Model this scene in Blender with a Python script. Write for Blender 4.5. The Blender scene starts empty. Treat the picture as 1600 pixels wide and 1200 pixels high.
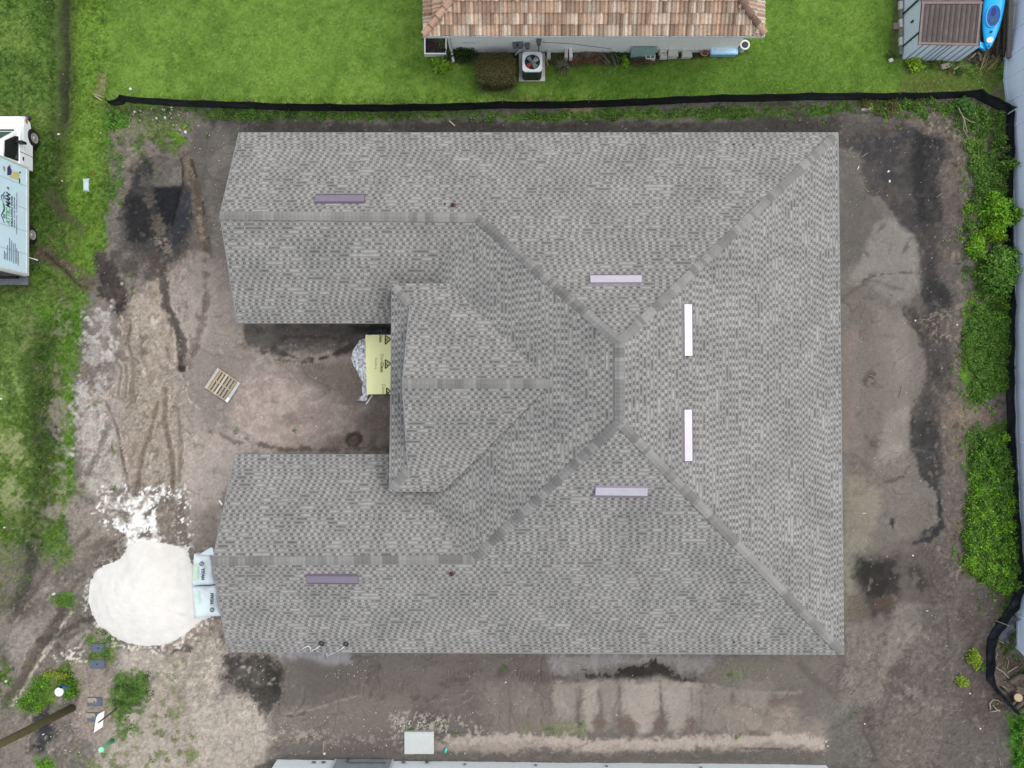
import bpy, math, random
import numpy as np
from mathutils import Vector, Matrix, Euler
random.seed(11)
SC = bpy.context.scene
COL = SC.collection
R = math.radians

# ---------------------------------------------------------------- camera, sky, sun, exposure
H = 31.0          # drone height above the ground, metres
FPX = 1109.0      # focal length in photograph pixels (1600 wide)
cam_d = bpy.data.cameras.new("camera")
cam_d.sensor_fit = 'HORIZONTAL'
cam_d.sensor_width = 36.0
cam_d.lens = 36.0 * FPX / 1600.0
cam_d.clip_start = 0.1
cam_d.clip_end = 2000.0
cam = bpy.data.objects.new("camera", cam_d)
cam.location = (0, 0, H)
cam.rotation_euler = (0, 0, 0)
COL.objects.link(cam)
SC.camera = cam

SUN_EL, SUN_AZ = 58.0, 70.0      # elevation, direction measured from +Y clockwise
w = bpy.data.worlds.new("World")
SC.world = w
w.use_nodes = True
nt = w.node_tree
nt.nodes.clear()
sky = nt.nodes.new("ShaderNodeTexSky")
sky.sky_type = 'NISHITA'
sky.sun_disc = False
sky.sun_elevation = R(SUN_EL)
sky.sun_rotation = R(SUN_AZ)
sky.dust_density = 4.0
sky.air_density = 1.2
hs = nt.nodes.new("ShaderNodeHueSaturation")
hs.inputs['Saturation'].default_value = 0.28
bgn = nt.nodes.new("ShaderNodeBackground")
bgn.inputs['Strength'].default_value = 0.15
wo = nt.nodes.new("ShaderNodeOutputWorld")
nt.links.new(sky.outputs[0], hs.inputs['Color'])
cloud = nt.nodes.new("ShaderNodeMix"); cloud.data_type = 'RGBA'      # an even cloud deck veils most of the sky
cloud.inputs[0].default_value = 0.68
cloud.inputs[7].default_value = (4.75, 5.05, 5.45, 1)
nt.links.new(hs.outputs[0], cloud.inputs[6])
nt.links.new(cloud.outputs[2], bgn.inputs['Color'])
nt.links.new(bgn.outputs[0], wo.inputs['Surface'])
sd = bpy.data.lights.new("sun", 'SUN')
sd.energy = 0.9
sd.angle = R(35)
sd.color = (1.0, 0.97, 0.93)
sun = bpy.data.objects.new("sun", sd)
_az, _el = R(SUN_AZ), R(SUN_EL)
dvec = Vector((math.sin(_az)*math.cos(_el), math.cos(_az)*math.cos(_el), math.sin(_el)))
sun.rotation_euler = dvec.to_track_quat('Z', 'Y').to_euler()
COL.objects.link(sun)
SC.view_settings.view_transform = 'Standard'
SC.view_settings.look = 'None'
SC.view_settings.exposure = 0.72
SC.view_settings.gamma = 1.0
SC.render.engine = 'CYCLES'
SC.cycles.max_bounces = 5
SC.cycles.diffuse_bounces = 3
SC.cycles.use_denoising = True

# ---------------------------------------------------------------- helpers
ALB = 0.62        # surface reflectance for a surface that shows at a given brightness
def lin(c):
    c = c / 255.0
    return c / 12.92 if c <= 0.04045 else ((c + 0.055) / 1.055) ** 2.4
def srgb(r, g, b, k=ALB):
    return (min(lin(r)*k, .9), min(lin(g)*k, .9), min(lin(b)*k, .9))
def P(px, py, z=0.0):
    d = (H - z) / FPX
    return Vector(((px - 800) * d, (600 - py) * d, z))

def mat(name, rgb, rough=0.8, metal=0.0, var=0.12, scale=6.0, bump=0.0, bscale=40.0, tint=None, k=ALB,
        fine=0.0, spec=0.4, rgb2=None):
    """procedural material: base colour broken up by two noises, optional colour attribute"""
    m = bpy.data.materials.new(name)
    m.use_nodes = True
    n = m.node_tree
    b = n.nodes["Principled BSDF"]
    b.inputs['Roughness'].default_value = rough
    b.inputs['Metallic'].default_value = metal
    b.inputs['Specular IOR Level'].default_value = spec
    c = srgb(*rgb, k=k)
    geo = n.nodes.new("ShaderNodeTexCoord")
    no = n.nodes.new("ShaderNodeTexNoise")
    no.inputs['Scale'].default_value = scale
    no.inputs['Detail'].default_value = 6
    no.inputs['Roughness'].default_value = 0.65
    n.links.new(geo.outputs['Object'], no.inputs['Vector'])
    mr = n.nodes.new("ShaderNodeMapRange")
    mr.inputs[1].default_value = 0.3; mr.inputs[2].default_value = 0.7
    mr.inputs[3].default_value = 1 - var; mr.inputs[4].default_value = 1 + var
    n.links.new(no.outputs['Fac'], mr.inputs[0])
    src = None
    if tint:
        at = n.nodes.new("ShaderNodeAttribute"); at.attribute_name = tint
        src = at.outputs['Color']
    else:
        rg = n.nodes.new("ShaderNodeRGB"); rg.outputs[0].default_value = (*c, 1); src = rg.outputs[0]
    if rgb2 is not None:
        mx2 = n.nodes.new("ShaderNodeMix"); mx2.data_type = 'RGBA'
        n2 = n.nodes.new("ShaderNodeTexNoise"); n2.inputs['Scale'].default_value = scale*0.4
        n2.inputs['Detail'].default_value = 8
        n.links.new(geo.outputs['Object'], n2.inputs['Vector'])
        r2 = n.nodes.new("ShaderNodeMapRange"); r2.inputs[1].default_value = .42; r2.inputs[2].default_value = .62
        n.links.new(n2.outputs['Fac'], r2.inputs[0])
        n.links.new(r2.outputs[0], mx2.inputs[0]); n.links.new(src, mx2.inputs[6])
        mx2.inputs[7].default_value = (*srgb(*rgb2, k=k), 1)
        src = mx2.outputs[2]
    vm = n.nodes.new("ShaderNodeVectorMath"); vm.operation = 'SCALE'
    n.links.new(src, vm.inputs[0]); n.links.new(mr.outputs[0], vm.inputs['Scale'])
    n.links.new(vm.outputs[0], b.inputs['Base Color'])
    if bump:
        nb = n.nodes.new("ShaderNodeTexNoise"); nb.inputs['Scale'].default_value = bscale
        nb.inputs['Detail'].default_value = 5
        n.links.new(geo.outputs['Object'], nb.inputs['Vector'])
        bp = n.nodes.new("ShaderNodeBump"); bp.inputs['Strength'].default_value = bump
        bp.inputs['Distance'].default_value = 0.03
        n.links.new(nb.outputs['Fac'], bp.inputs['Height'])
        n.links.new(bp.outputs[0], b.inputs['Normal'])
    return m

ORIG = {}
def tag(o, label=None, cat=None, group=None, kind=None):
    if label: o['label'] = label
    if cat: o['category'] = cat
    if group: o['group'] = group
    if kind: o['kind'] = kind
    return o
def thing(name, label, cat, loc=(0, 0, 0), group=None):
    o = bpy.data.objects.new(name, None)
    o.location = loc
    o.empty_display_size = 0.2
    COL.objects.link(o)
    ORIG[o.name] = Vector(loc)
    return tag(o, label, cat, group)

class MB:
    """collects faces in world coordinates, then links them as ONE mesh object"""
    def __init__(s): s.v = []; s.f = []; s.c = []; s.uv = []
    def face(s, pts, col=None, uv=None):
        i = len(s.v); s.v += [tuple(p) for p in pts]; s.f.append(tuple(range(i, i+len(pts))))
        s.c.append(col); s.uv.append(uv)
    def mesh(s, vs, fs, col=None):
        i = len(s.v); s.v += [tuple(p) for p in vs]
        for f in fs:
            s.f.append(tuple(i+k for k in f)); s.c.append(col); s.uv.append(None)
        return s
    def box(s, c, size, rz=0.0, rot=None, col=None, taper=1.0):
        hx, hy, hz = size[0]/2, size[1]/2, size[2]/2
        m = rot if rot is not None else Matrix.Rotation(rz, 3, 'Z')
        vs = []
        for dz in (-1, 1):
            t = taper if dz > 0 else 1.0
            for dx, dy in ((-1, -1), (1, -1), (1, 1), (-1, 1)):
                vs.append(Vector(c) + m @ Vector((dx*hx*t, dy*hy*t, dz*hz)))
        return s.mesh(vs, [(0, 3, 2, 1), (4, 5, 6, 7), (0, 1, 5, 4), (1, 2, 6, 5), (2, 3, 7, 6), (3, 0, 4, 7)], col)
    def prism(s, pts, z0, z1, col=None, top=None):
        n = len(pts)
        tp = top or pts
        vs = [(p[0], p[1], z0) for p in pts] + [(p[0], p[1], z1) for p in tp]
        a = sum(pts[i][0]*pts[(i+1) % n][1]-pts[(i+1) % n][0]*pts[i][1] for i in range(n))
        fs = [tuple(range(n-1, -1, -1)), tuple(range(n, 2*n))] + [(i, (i+1) % n, n+(i+1) % n, n+i) for i in range(n)]
        if a < 0: fs = [tuple(reversed(f)) for f in fs]
        return s.mesh(vs, fs, col)
    def tube(s, path, r, n=8, col=None, cap=True):
        path = [Vector(p) for p in path]
        rs = r if isinstance(r, (list, tuple)) else [r]*len(path)
        vs = []; fs = []
        up0 = None
        for i, p in enumerate(path):
            d = (path[min(i+1, len(path)-1)] - path[max(i-1, 0)]).normalized()
            u = Vector((0, 0, 1)) if abs(d.z) < 0.9 else Vector((1, 0, 0))
            a = d.cross(u).normalized(); b = a.cross(d).normalized()
            for k in range(n):
                t = 2*math.pi*k/n
                vs.append(p + (a*math.cos(t) + b*math.sin(t))*rs[i])
        for i in range(len(path)-1):
            for k in range(n):
                k2 = (k+1) % n
                fs.append((i*n+k, i*n+k2, (i+1)*n+k2, (i+1)*n+k))
        if cap:
            fs.append(tuple(range(n-1, -1, -1))); fs.append(tuple((len(path)-1)*n+k for k in range(n)))
        return s.mesh(vs, fs, col)
    def lathe(s, c, prof, n=20, col=None, axis='Z'):
        vs = []; fs = []
        for (r, z) in prof:
            for k in range(n):
                t = 2*math.pi*k/n
                q = (r*math.cos(t), r*math.sin(t), z)
                if axis == 'X': q = (q[2], q[0], q[1])
                if axis == 'Y': q = (q[0], q[2], q[1])
                vs.append((c[0]+q[0], c[1]+q[1], c[2]+q[2]))
        for i in range(len(prof)-1):
            for k in range(n):
                k2 = (k+1) % n
                fs.append((i*n+k, i*n+k2, (i+1)*n+k2, (i+1)*n+k))
        fs.append(tuple(range(n-1, -1, -1))); fs.append(tuple((len(prof)-1)*n+k for k in range(n)))
        return s.mesh(vs, fs, col)
    def build(s, name, m, parent=None, smooth=False, bevel=0.0, local=False, recalc=False):
        off = Vector((0, 0, 0))
        if parent is not None and not local: off = ORIG[parent.name]
        me = bpy.data.meshes.new(name)
        me.from_pydata([(v[0]-off[0], v[1]-off[1], v[2]-off[2]) for v in s.v], [], s.f)
        if any(c is not None for c in s.c):
            at = me.color_attributes.new("tint", 'FLOAT_COLOR', 'CORNER')
            arr = np.ones((len(me.loops), 4), dtype=np.float32)
            k = 0
            for f, c in zip(s.f, s.c):
                if c is not None: arr[k:k+len(f), :3] = c[:3]
                k += len(f)
            at.data.foreach_set("color", arr.ravel())
        if any(u is not None for u in s.uv):
            ul = me.uv_layers.new(name="UVMap")
            arr = np.zeros((len(me.loops), 2), dtype=np.float32); k = 0
            for f, u in zip(s.f, s.uv):
                if u is not None: arr[k:k+len(f)] = u
                k += len(f)
            ul.data.foreach_set("uv", arr.ravel())
        if m is not None: me.materials.append(m)
        if smooth:
            me.polygons.foreach_set("use_smooth", [True]*len(me.polygons))
        me.update()
        o = bpy.data.objects.new(name, me)
        COL.objects.link(o)
        if parent is not None:
            o.parent = parent
        ORIG[o.name] = off.copy()
        if bevel:
            b = o.modifiers.new("bevel", 'BEVEL'); b.width = bevel; b.segments = 2; b.limit_method = 'ANGLE'
        return o

def copy_thing(root, loc, rz, label=None):
    r = root.copy(); COL.objects.link(r); r.location = loc; r.rotation_euler = (0, 0, rz)
    if label: r['label'] = label
    for ch in list(root.children):
        c = ch.copy(); COL.objects.link(c); c.parent = r
        for g in list(ch.children):
            d = g.copy(); COL.objects.link(d); d.parent = c
    return r

def text(body, size, m, parent, origin, xdir, ydir, name="lettering", lift=0.012, bold=0.0, shear=0.0):
    cu = bpy.data.curves.new("t", 'FONT'); cu.body = body; cu.size = size; cu.offset = bold; cu.shear = shear
    o = bpy.data.objects.new("t", cu); COL.objects.link(o)
    dg = bpy.context.evaluated_depsgraph_get()
    me = bpy.data.meshes.new_from_object(o.evaluated_get(dg))
    bpy.data.objects.remove(o); 
    x = Vector(xdir).normalized(); y = Vector(ydir).normalized(); n = x.cross(y)
    M = Matrix((x, y, n)).transposed()
    off = ORIG[parent.name] if parent else Vector((0, 0, 0))
    for v in me.vertices:
        v.co = Vector(origin) + M @ Vector((v.co.x, v.co.y, 0)) + n*lift - off
    me.name = name; me.materials.clear(); me.materials.append(m)
    ob = bpy.data.objects.new(name, me); COL.objects.link(ob)
    if parent: ob.parent = parent
    ORIG[ob.name] = off
    return ob

# ---- lattice noise in numpy
def _hash(ix, iy, seed):
    h = (ix.astype(np.int64)*374761393 + iy.astype(np.int64)*668265263 + seed*974634777) & 0x7fffffff
    h = ((h ^ (h >> 13))*1274126177) & 0x7fffffff
    h = (h ^ (h >> 16))
    return (h & 0xffff).astype(np.float32)/65535.0
def vnoise(x, y, seed):
    ix = np.floor(x); iy = np.floor(y); fx = (x-ix).astype(np.float32); fy = (y-iy).astype(np.float32)
    fx = fx*fx*(3-2*fx); fy = fy*fy*(3-2*fy)
    a = _hash(ix, iy, seed); b = _hash(ix+1, iy, seed); c = _hash(ix, iy+1, seed); d = _hash(ix+1, iy+1, seed)
    return (a*(1-fx)+b*fx)*(1-fy)+(c*(1-fx)+d*fx)*fy
def fbm(x, y, scale, octv=4, seed=1, gain=0.55):
    """-1..1 fractal noise, scale = size of the largest lump"""
    s = 0; a = 1.0; t = 0
    for o in range(octv):
        s = s + a*(vnoise(x/scale*(2**o)+17.3*o, y/scale*(2**o)-9.1*o, seed+o*7)*2-1); t += a; a *= gain
    return s/t*1.6
def sstep(e0, e1, x):
    t = np.clip((x-e0)/(e1-e0), 0, 1); return t*t*(3-2*t)
# ---------------------------------------------------------------- the ground: one sheet, painted soil and grass kinds
STEP = 0.052
xs = np.concatenate([-34-np.geomspace(1, 900, 14)[::-1], np.arange(-34, -24.55, .14), np.arange(-24.5, 24.5, STEP), np.arange(24.55, 34, .14), 34+np.geomspace(1, 900, 14)])
ys = np.concatenate([-28-np.geomspace(1, 900, 14)[::-1], np.arange(-28, -18.85, .14), np.arange(-18.8, 18.8, STEP), np.arange(18.85, 28, .14), 28+np.geomspace(1, 900, 14)])
NX, NY = len(xs), len(ys)
GX, GY = np.meshgrid(xs, ys)
GX = GX.astype(np.float64); GY = GY.astype(np.float64)
PXS = FPX/H
gx0 = 800 + GX*PXS; gy0 = 600 - GY*PXS         # the same ground measured in photograph pixels
n3 = fbm(gx0, gy0, 110, 4, 3); n2 = fbm(gx0, gy0, 34, 4, 21); n1 = fbm(gx0, gy0, 11, 3, 41); n0 = fbm(gx0, gy0, 4.2, 2, 61)
nb = fbm(gx0, gy0, 260, 3, 71)
wx = fbm(gx0, gy0, 40, 4, 81); wy = fbm(gx0, gy0, 40, 4, 91)
rnd = np.random.RandomState(5)
white = rnd.rand(NY, NX).astype(np.float32)
white2 = rnd.rand(NY, NX).astype(np.float32)
gx = gx0; gy = gy0

def _win(pts, pad):
    xsn = [p[0] for p in pts]; ysn = [p[1] for p in pts]
    X0 = (min(xsn)-pad-800)/PXS; X1 = (max(xsn)+pad-800)/PXS
    Y1 = (600-(min(ysn)-pad))/PXS; Y0 = (600-(max(ysn)+pad))/PXS
    i0 = np.searchsorted(xs, X0); i1 = np.searchsorted(xs, X1); j0 = np.searchsorted(ys, Y0); j1 = np.searchsorted(ys, Y1)
    return slice(max(j0, 0), min(j1, NY)), slice(max(i0, 0), min(i1, NX))
def _coords(sl, warp):
    return gx[sl]+wx[sl]*warp, gy[sl]+wy[sl]*warp
def _segd(x, y, a, b):
    dx, dy = b[0]-a[0], b[1]-a[1]; L = dx*dx+dy*dy+1e-9
    t = np.clip(((x-a[0])*dx+(y-a[1])*dy)/L, 0, 1)
    return np.hypot(x-a[0]-t*dx, y-a[1]-t*dy)
def poly(pts, f=8, warp=8, rag=6):
    """mask of a polygon given in photo pixels; f feather, warp lumpiness, rag raggedness of its edge"""
    sl = _win(pts, f+warp*2+rag*2+4)
    x, y = _coords(sl, warp)
    d = np.full(x.shape, 1e9); ins = np.zeros(x.shape, bool)
    n = len(pts)
    for i in range(n):
        a, b = pts[i], pts[(i+1) % n]
        d = np.minimum(d, _segd(x, y, a, b))
        c = ((a[1] > y) != (b[1] > y)) & (x < (b[0]-a[0])*(y-a[1])/((b[1]-a[1]) if b[1] != a[1] else 1e-9)+a[0])
        ins ^= c
    s = np.where(ins, d, -d) + (n1[sl]*0.7+n0[sl]*0.6)*rag
    return sl, sstep(-f/2, f/2, s)
def stroke(pts, wd, f=5, warp=4, rag=3):
    sl = _win(pts, wd+f+warp*2+rag*2+4)
    x, y = _coords(sl, warp)
    d = np.full(x.shape, 1e9)
    for a, b in zip(pts[:-1], pts[1:]): d = np.minimum(d, _segd(x, y, a, b))
    s = wd/2 - d + (n1[sl]*0.7+n0[sl]*0.6)*rag
    return sl, sstep(-f/2, f/2, s)
def ell(cx, cy, rx, ry, f=8, warp=5, rag=4, rot=0):
    m = max(rx, ry)
    sl = _win([(cx-m, cy-m), (cx+m, cy+m)], f+warp*2+rag*2+4)
    x, y = _coords(sl, warp)
    c, s_ = math.cos(R(rot)), math.sin(R(rot))
    u = (x-cx)*c+(y-cy)*s_; v = -(x-cx)*s_+(y-cy)*c
    r = np.hypot(u/rx, v/ry)
    s = (1-r)*min(rx, ry) + (n1[sl]*0.7+n0[sl]*0.6)*rag
    return sl, sstep(-f/2, f/2, s)

C = np.zeros((NY, NX, 3), dtype=np.float32)
GR = np.zeros((NY, NX), dtype=np.float32)     # how much grass grows here
Z = np.zeros((NY, NX), dtype=np.float32)
def A3(c): return np.array([lin(v) for v in c], dtype=np.float32)
def soil(m, c, op=1.0, c2=None, brk=None, z=0.0):
    """lay a soil colour (c mixed with c2 by noise) through mask m"""
    sl, k = m
    k = k*op
    if brk == 'holes': k = k*sstep(-.5, .35, n1[sl]+n2[sl]*.5)
    if brk == 'speck': k = k*(n0[sl]+white[sl]*.9+n1[sl]*.5 > .75)
    if brk == 'soft': k = k*(0.55+0.45*np.clip(n2[sl]+.3, -1, 1))
    col = A3(c)
    if c2 is not None:
        t = sstep(-.5, .5, n2[sl]*.6+n1[sl]*.5)[..., None]
        col = A3(c)*(1-t)+A3(c2)*t
    C[sl] = C[sl]*(1-k[..., None]) + col*k[..., None]
    GR[sl] *= (1-k)
    if z: Z[sl] += k*z
def grass(m, c, op=1.0, c2=None, brk=None):
    sl, k = m
    k = k*op
    if brk == 'holes': k = k*sstep(-.45, .25, n1[sl]+n2[sl]*.6)
    if brk == 'sparse': k = k*sstep(.1, .55, n1[sl]+n2[sl]*.5)
    col = A3(c)
    if c2 is not None:
        t = sstep(-.6, .6, n3[sl]*.5+n2[sl]*.5+n1[sl]*.3)[..., None]
        col = A3(c)*(1-t)+A3(c2)*t
    C[sl] = C[sl]*(1-k[..., None]) + col*k[..., None]
    GR[sl] = GR[sl]*(1-k)+k
ALL = (slice(0, NY), slice(0, NX))
one = np.ones((NY, NX), np.float32)

SAND = (156, 143, 135); SAND2 = (142, 128, 121); PINK = (166, 149, 141); GREY = (118, 111, 106)
DARK = (72, 67, 65); BLACK = (44, 45, 47); MULCH = (98, 88, 82); BROWN = (104, 92, 84); PALE = (186, 178, 170)
G1 = (103, 139, 50); G2 = (123, 156, 64); GB = (112, 152, 40); GD = (56, 84, 32)
soil((ALL, one), (112, 105, 100), 1, (98, 91, 87))
# ---- top lawn
grass(poly([(-900, -900), (2500, -900), (2500, 60), (1600, 150), (1575, 172), (1515, 148), (1330, 150), (1100, 155), (960, 158), (640, 170), (380, 166), (170, 168), (170, 420), (-900, 440)], 8, 3, 3), G1, 1, G2)
grass(poly([(170, -20), (560, -20), (640, 60), (420, 150), (200, 150)], 90, 20, 6), (112, 148, 60), .5)
grass(poly([(1190, -20), (1400, -20), (1390, 130), (1150, 150)], 60, 20, 6), (106, 142, 52), .5)
grass(poly([(840, 100), (1180, 95), (1200, 150), (850, 155)], 20, 10, 6), (84, 122, 40), .6)
# left side grass down to the bottom
grass(poly([(-900, 100), (150, 100), (170, 240), (172, 330), (150, 400), (136, 470), (118, 560), (118, 640), (118, 740), (102, 850), (70, 880), (-20, 890), (-900, 890)], 10, 10, 8), (104, 137, 54), 1, (90, 114, 54))
grass(poly([(105, -20), (150, -20), (160, 150), (150, 330), (165, 440), (112, 420), (105, 200)], 26, 8, 6), (118, 152, 52), .9, (104, 140, 48))
grass(poly([(-20, -20), (82, -20), (82, 185), (-20, 190)], 26, 8, 6), (90, 124, 52), .8, (104, 130, 62))
grass(poly([(48, 200), (100, 200), (100, 330), (60, 420), (48, 420)], 14, 5, 5), (62, 96, 34), .8)
grass(poly([(0, 450), (60, 450), (50, 560), (60, 600), (0, 640)], 30, 8, 6), (104, 132, 66), .7)
grass(poly([(60, 480), (128, 470), (118, 590), (60, 580)], 22, 8, 8), (84, 134, 34), .8)
grass(poly([(98, 590), (122, 590), (118, 760), (98, 780)], 10, 6, 6), (94, 138, 46), .9)
grass(poly([(0, 640), (45, 640), (40, 800), (0, 850)], 20, 10, 8), (110, 140, 62), .8, (92, 122, 52))
grass(stroke([(75, 840), (100, 870)], 26, 14, 6, 8), (92, 140, 40), .9, None, 'holes')
# the drainage swale
soil(stroke([(93, -900), (93, 60), (95, 120), (94, 195)], 34, 34, 3, 4), (52, 62, 34), .8)
soil(stroke([(95, -900), (96, 60), (97, 120), (95, 185)], 11, 9, 3, 4), (46, 46, 34), .85, (64, 62, 44), z=-.12)
soil(stroke([(94, 190), (92, 290), (95, 330)], 22, 26, 3, 6), (72, 74, 40), .45)
grass(stroke([(70, 520), (66, 620), (62, 700), (64, 800), (50, 880)], 44, 30, 6, 8), (56, 82, 34), .8)
soil(stroke([(72, 540), (64, 600), (60, 660), (64, 740), (70, 800)], 13, 14, 8, 8), (78, 74, 52), .7, (52, 56, 34), 'holes', z=-.05)
soil(stroke([(95, 560), (82, 640), (74, 660)], 16, 14, 6, 8), (108, 98, 88), .55, None, 'holes')
soil(ell(86, 675, 11, 20, 10, 5, 6), (38, 42, 44), .9)
soil(poly([(20, 790), (60, 800), (66, 860), (40, 960), (0, 940), (-40, 880)], 20, 10, 12), (88, 84, 74), .8, (70, 72, 54), 'holes')
soil(ell(40, 915, 22, 40, 22, 8, 8, 30), (58, 58, 54), .8)
# muddy marks beside the truck
soil(stroke([(78, 305), (112, 340), (128, 362)], 15, 9, 4, 7), (82, 76, 56), .75, (62, 60, 46))
soil(stroke([(80, 365), (115, 380)], 22, 14, 5, 8), (92, 84, 62), .6, None, 'holes')
soil(stroke([(62, 392), (92, 410), (120, 428), (140, 446)], 22, 9, 4, 7), (78, 64, 54), .9, (104, 90, 76))
soil(stroke([(72, 396), (102, 424), (134, 450)], 5, 4, 3, 3), (58, 46, 38), .9)
soil(stroke([(80, 440), (100, 470)], 18, 14, 5, 8), (104, 94, 74), .6, None, 'holes')
soil(poly([(0, 440), (60, 446), (60, 455), (0, 455)], 10, 3, 4), (70, 74, 40), .6)

# ---- building plot soil
soil(poly([(172, 200), (300, 178), (500, 186), (900, 200), (1300, 190), (1440, 176), (1505, 200), (1512, 330), (1508, 420), (1500, 640), (1506, 760), (1500, 900), (1580, 930), (1545, 990), (1545, 1070), (1590, 1120), (1620, 1240), (240, 1240), (120, 1240), (90, 1130), (160, 1020), (120, 980), (140, 860), (118, 740), (124, 600), (136, 480), (170, 380)], 10, 8, 8), (128, 117, 110), 1, (112, 103, 98))
grass(poly([(100, 430), (150, 430), (136, 500), (126, 600), (132, 640), (126, 740), (116, 860), (90, 890)], 14, 10, 14), (94, 126, 58), .7, None, 'sparse')
# strip of weeds under the top silt fence
grass(poly([(175, 168), (480, 172), (700, 176), (900, 172), (1190, 164), (1440, 158), (1440, 174), (1180, 190), (1050, 186), (930, 190), (800, 186), (640, 188), (500, 190), (420, 192), (320, 190), (300, 176), (175, 200)], 6, 4, 7), (84, 122, 44), .95, (68, 102, 40))
soil(poly([(540, 180), (600, 184), (780, 184), (760, 196), (560, 196)], 6, 6, 8), (90, 82, 74), .7, None, 'holes')
soil(ell(905, 170, 22, 4, 6, 4, 4), (150, 132, 110), .8)
soil(poly([(1040, 166), (1180, 162), (1330, 160), (1370, 172), (1300, 182), (1150, 176)], 10, 5, 8), (92, 82, 78), .8, (74, 66, 62), 'holes')
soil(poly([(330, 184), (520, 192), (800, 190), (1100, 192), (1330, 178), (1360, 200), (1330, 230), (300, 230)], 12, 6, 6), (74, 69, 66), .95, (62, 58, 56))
# top-left weedy corner
grass(poly([(170, 170), (300, 180), (302, 215), (270, 245), (190, 240), (172, 220)], 10, 8, 10), (92, 126, 54), .9, (110, 118, 80), 'holes')
soil(ell(205, 205, 26, 14, 12, 6, 8), (122, 116, 100), .7)
soil(ell(265, 178, 46, 9, 10, 5, 8), (88, 80, 76), .7, None, 'holes')
grass(ell(175, 185, 14, 14, 8, 5, 8), (78, 120, 40), .9)
grass(stroke([(170, 210), (182, 260), (178, 330)], 16, 12, 5, 9), (84, 130, 38), .8, None, 'holes')
grass(ell(283, 212, 16, 14, 8, 6, 8), (104, 142, 48), .9, None, 'holes')
# soil left of the wing
soil(poly([(300, 195), (378, 195), (350, 300), (340, 420), (322, 420), (302, 330), (290, 250)], 14, 6, 6), (98, 92, 88), .95, (106, 100, 95))
soil(stroke([(350, 240), (335, 280), (325, 320)], 26, 16, 6, 5), (120, 113, 108), .7)
soil(poly([(330, 330), (372, 330), (372, 520), (330, 520)], 30, 6, 6), (140, 131, 124), .7)
# black wet hollow
soil(poly([(196, 262), (236, 240), (262, 238), (300, 300), (302, 340), (296, 392), (262, 412), (232, 414), (196, 394), (186, 360), (196, 310)], 16, 8, 10), (60, 58, 58), .97, (80, 76, 74))
soil(poly([(198, 305), (228, 300), (250, 370), (232, 382), (202, 372)], 14, 8, 8), (42, 42, 44), .95)
soil(poly([(240, 246), (284, 246), (286, 290), (240, 292)], 5, 3, 3), (112, 105, 98), .95, (100, 94, 89), z=-.02)
soil(ell(274, 272, 12, 12, 10, 3, 3), (128, 121, 115), .6)
soil(poly([(240, 291), (284, 289), (280, 316), (272, 344), (258, 354), (248, 344), (238, 312)], 5, 3, 3), (36, 38, 42), .97, z=-.05)
soil(poly([(284, 300), (299, 300), (296, 350), (282, 380), (268, 385), (262, 360), (278, 330)], 8, 3, 5), (56, 58, 66), .9)
soil(stroke([(277, 298), (276, 320), (268, 345), (258, 366)], 3, 3, 2, 2), (28, 28, 30), .9)
grass(ell(240, 262, 12, 12, 8, 6, 10), (60, 78, 46), .7, None, 'holes')
soil(stroke([(202, 240), (214, 262), (232, 300), (244, 340), (252, 362)], 13, 6, 4, 8), (116, 106, 94), .85, (82, 76, 70), 'holes')
soil(ell(205, 246, 10, 12, 8, 4, 6), (168, 156, 138), .8, None, 'holes')
soil(stroke([(252, 380), (258, 400), (256, 420)], 12, 8, 4, 8), (150, 138, 122), .8, None, 'speck')
# brown tread track by the wing
soil(stroke([(286, 238), (302, 280), (312, 330), (322, 380), (326, 430)], 17, 6, 3, 7), (92, 80, 70), .95, (118, 104, 90), z=-.02)
soil(stroke([(280, 238), (285, 262), (284, 290)], 2.5, 2, 2, 2), (46, 42, 38), .9)
soil(stroke([(300, 250), (318, 320), (330, 390)], 3, 3, 2, 4), (60, 54, 48), .8, None, 'holes')
soil(stroke([(304, 290), (318, 370)], 3, 3, 2, 4), (150, 132, 112), .8, None, 'holes')
# dark soil left
soil(poly([(150, 392), (172, 400), (186, 430), (200, 452), (198, 490), (176, 492), (150, 456)], 8, 6, 8), (78, 70, 68), .95, (56, 50, 50))
soil(poly([(165, 395), (260, 405), (262, 440), (210, 450), (180, 440)], 18, 8, 12), (96, 90, 84), .7, (70, 66, 64), 'holes')
soil(stroke([(240, 412), (262, 440), (266, 480)], 26, 12, 5, 8), (78, 71, 68), .85)
soil(ell(192, 478, 12, 18, 8, 5, 8), (50, 46, 46), .85)
grass(ell(205, 450, 10, 16, 8, 5, 10), (96, 112, 54), .6, None, 'holes')
# main sandy yard
# bare patches eating into the left verge, all the way down
for (cx_, cy_, rx_, ry_, cc_) in ((95, 500, 14, 26, (120, 114, 96)), (40, 520, 12, 30, (112, 118, 72)), (92, 640, 16, 34, (128, 116, 106)), (80, 600, 12, 26, (112, 106, 90)), (62, 560, 10, 34, (70, 78, 46)), (22, 700, 20, 26, (136, 140, 96)), (20, 610, 14, 30, (124, 142, 76)),
        (96, 716, 12, 24, (134, 128, 118)), (84, 760, 22, 20, (112, 112, 86)), (70, 810, 18, 22, (96, 94, 78)), (14, 770, 20, 24, (130, 136, 92)), (96, 800, 18, 22, (134, 126, 112)), (40, 845, 26, 20, (92, 88, 76)), (90, 880, 30, 24, (136, 124, 112)), (30, 800, 22, 20, (118, 118, 88)), (0, 850, 24, 26, (124, 128, 92)), (70, 905, 22, 20, (120, 110, 98))):
    soil(ell(cx_, cy_, rx_, ry_, 16, 8, 12), cc_, .75, None, 'holes')
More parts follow.
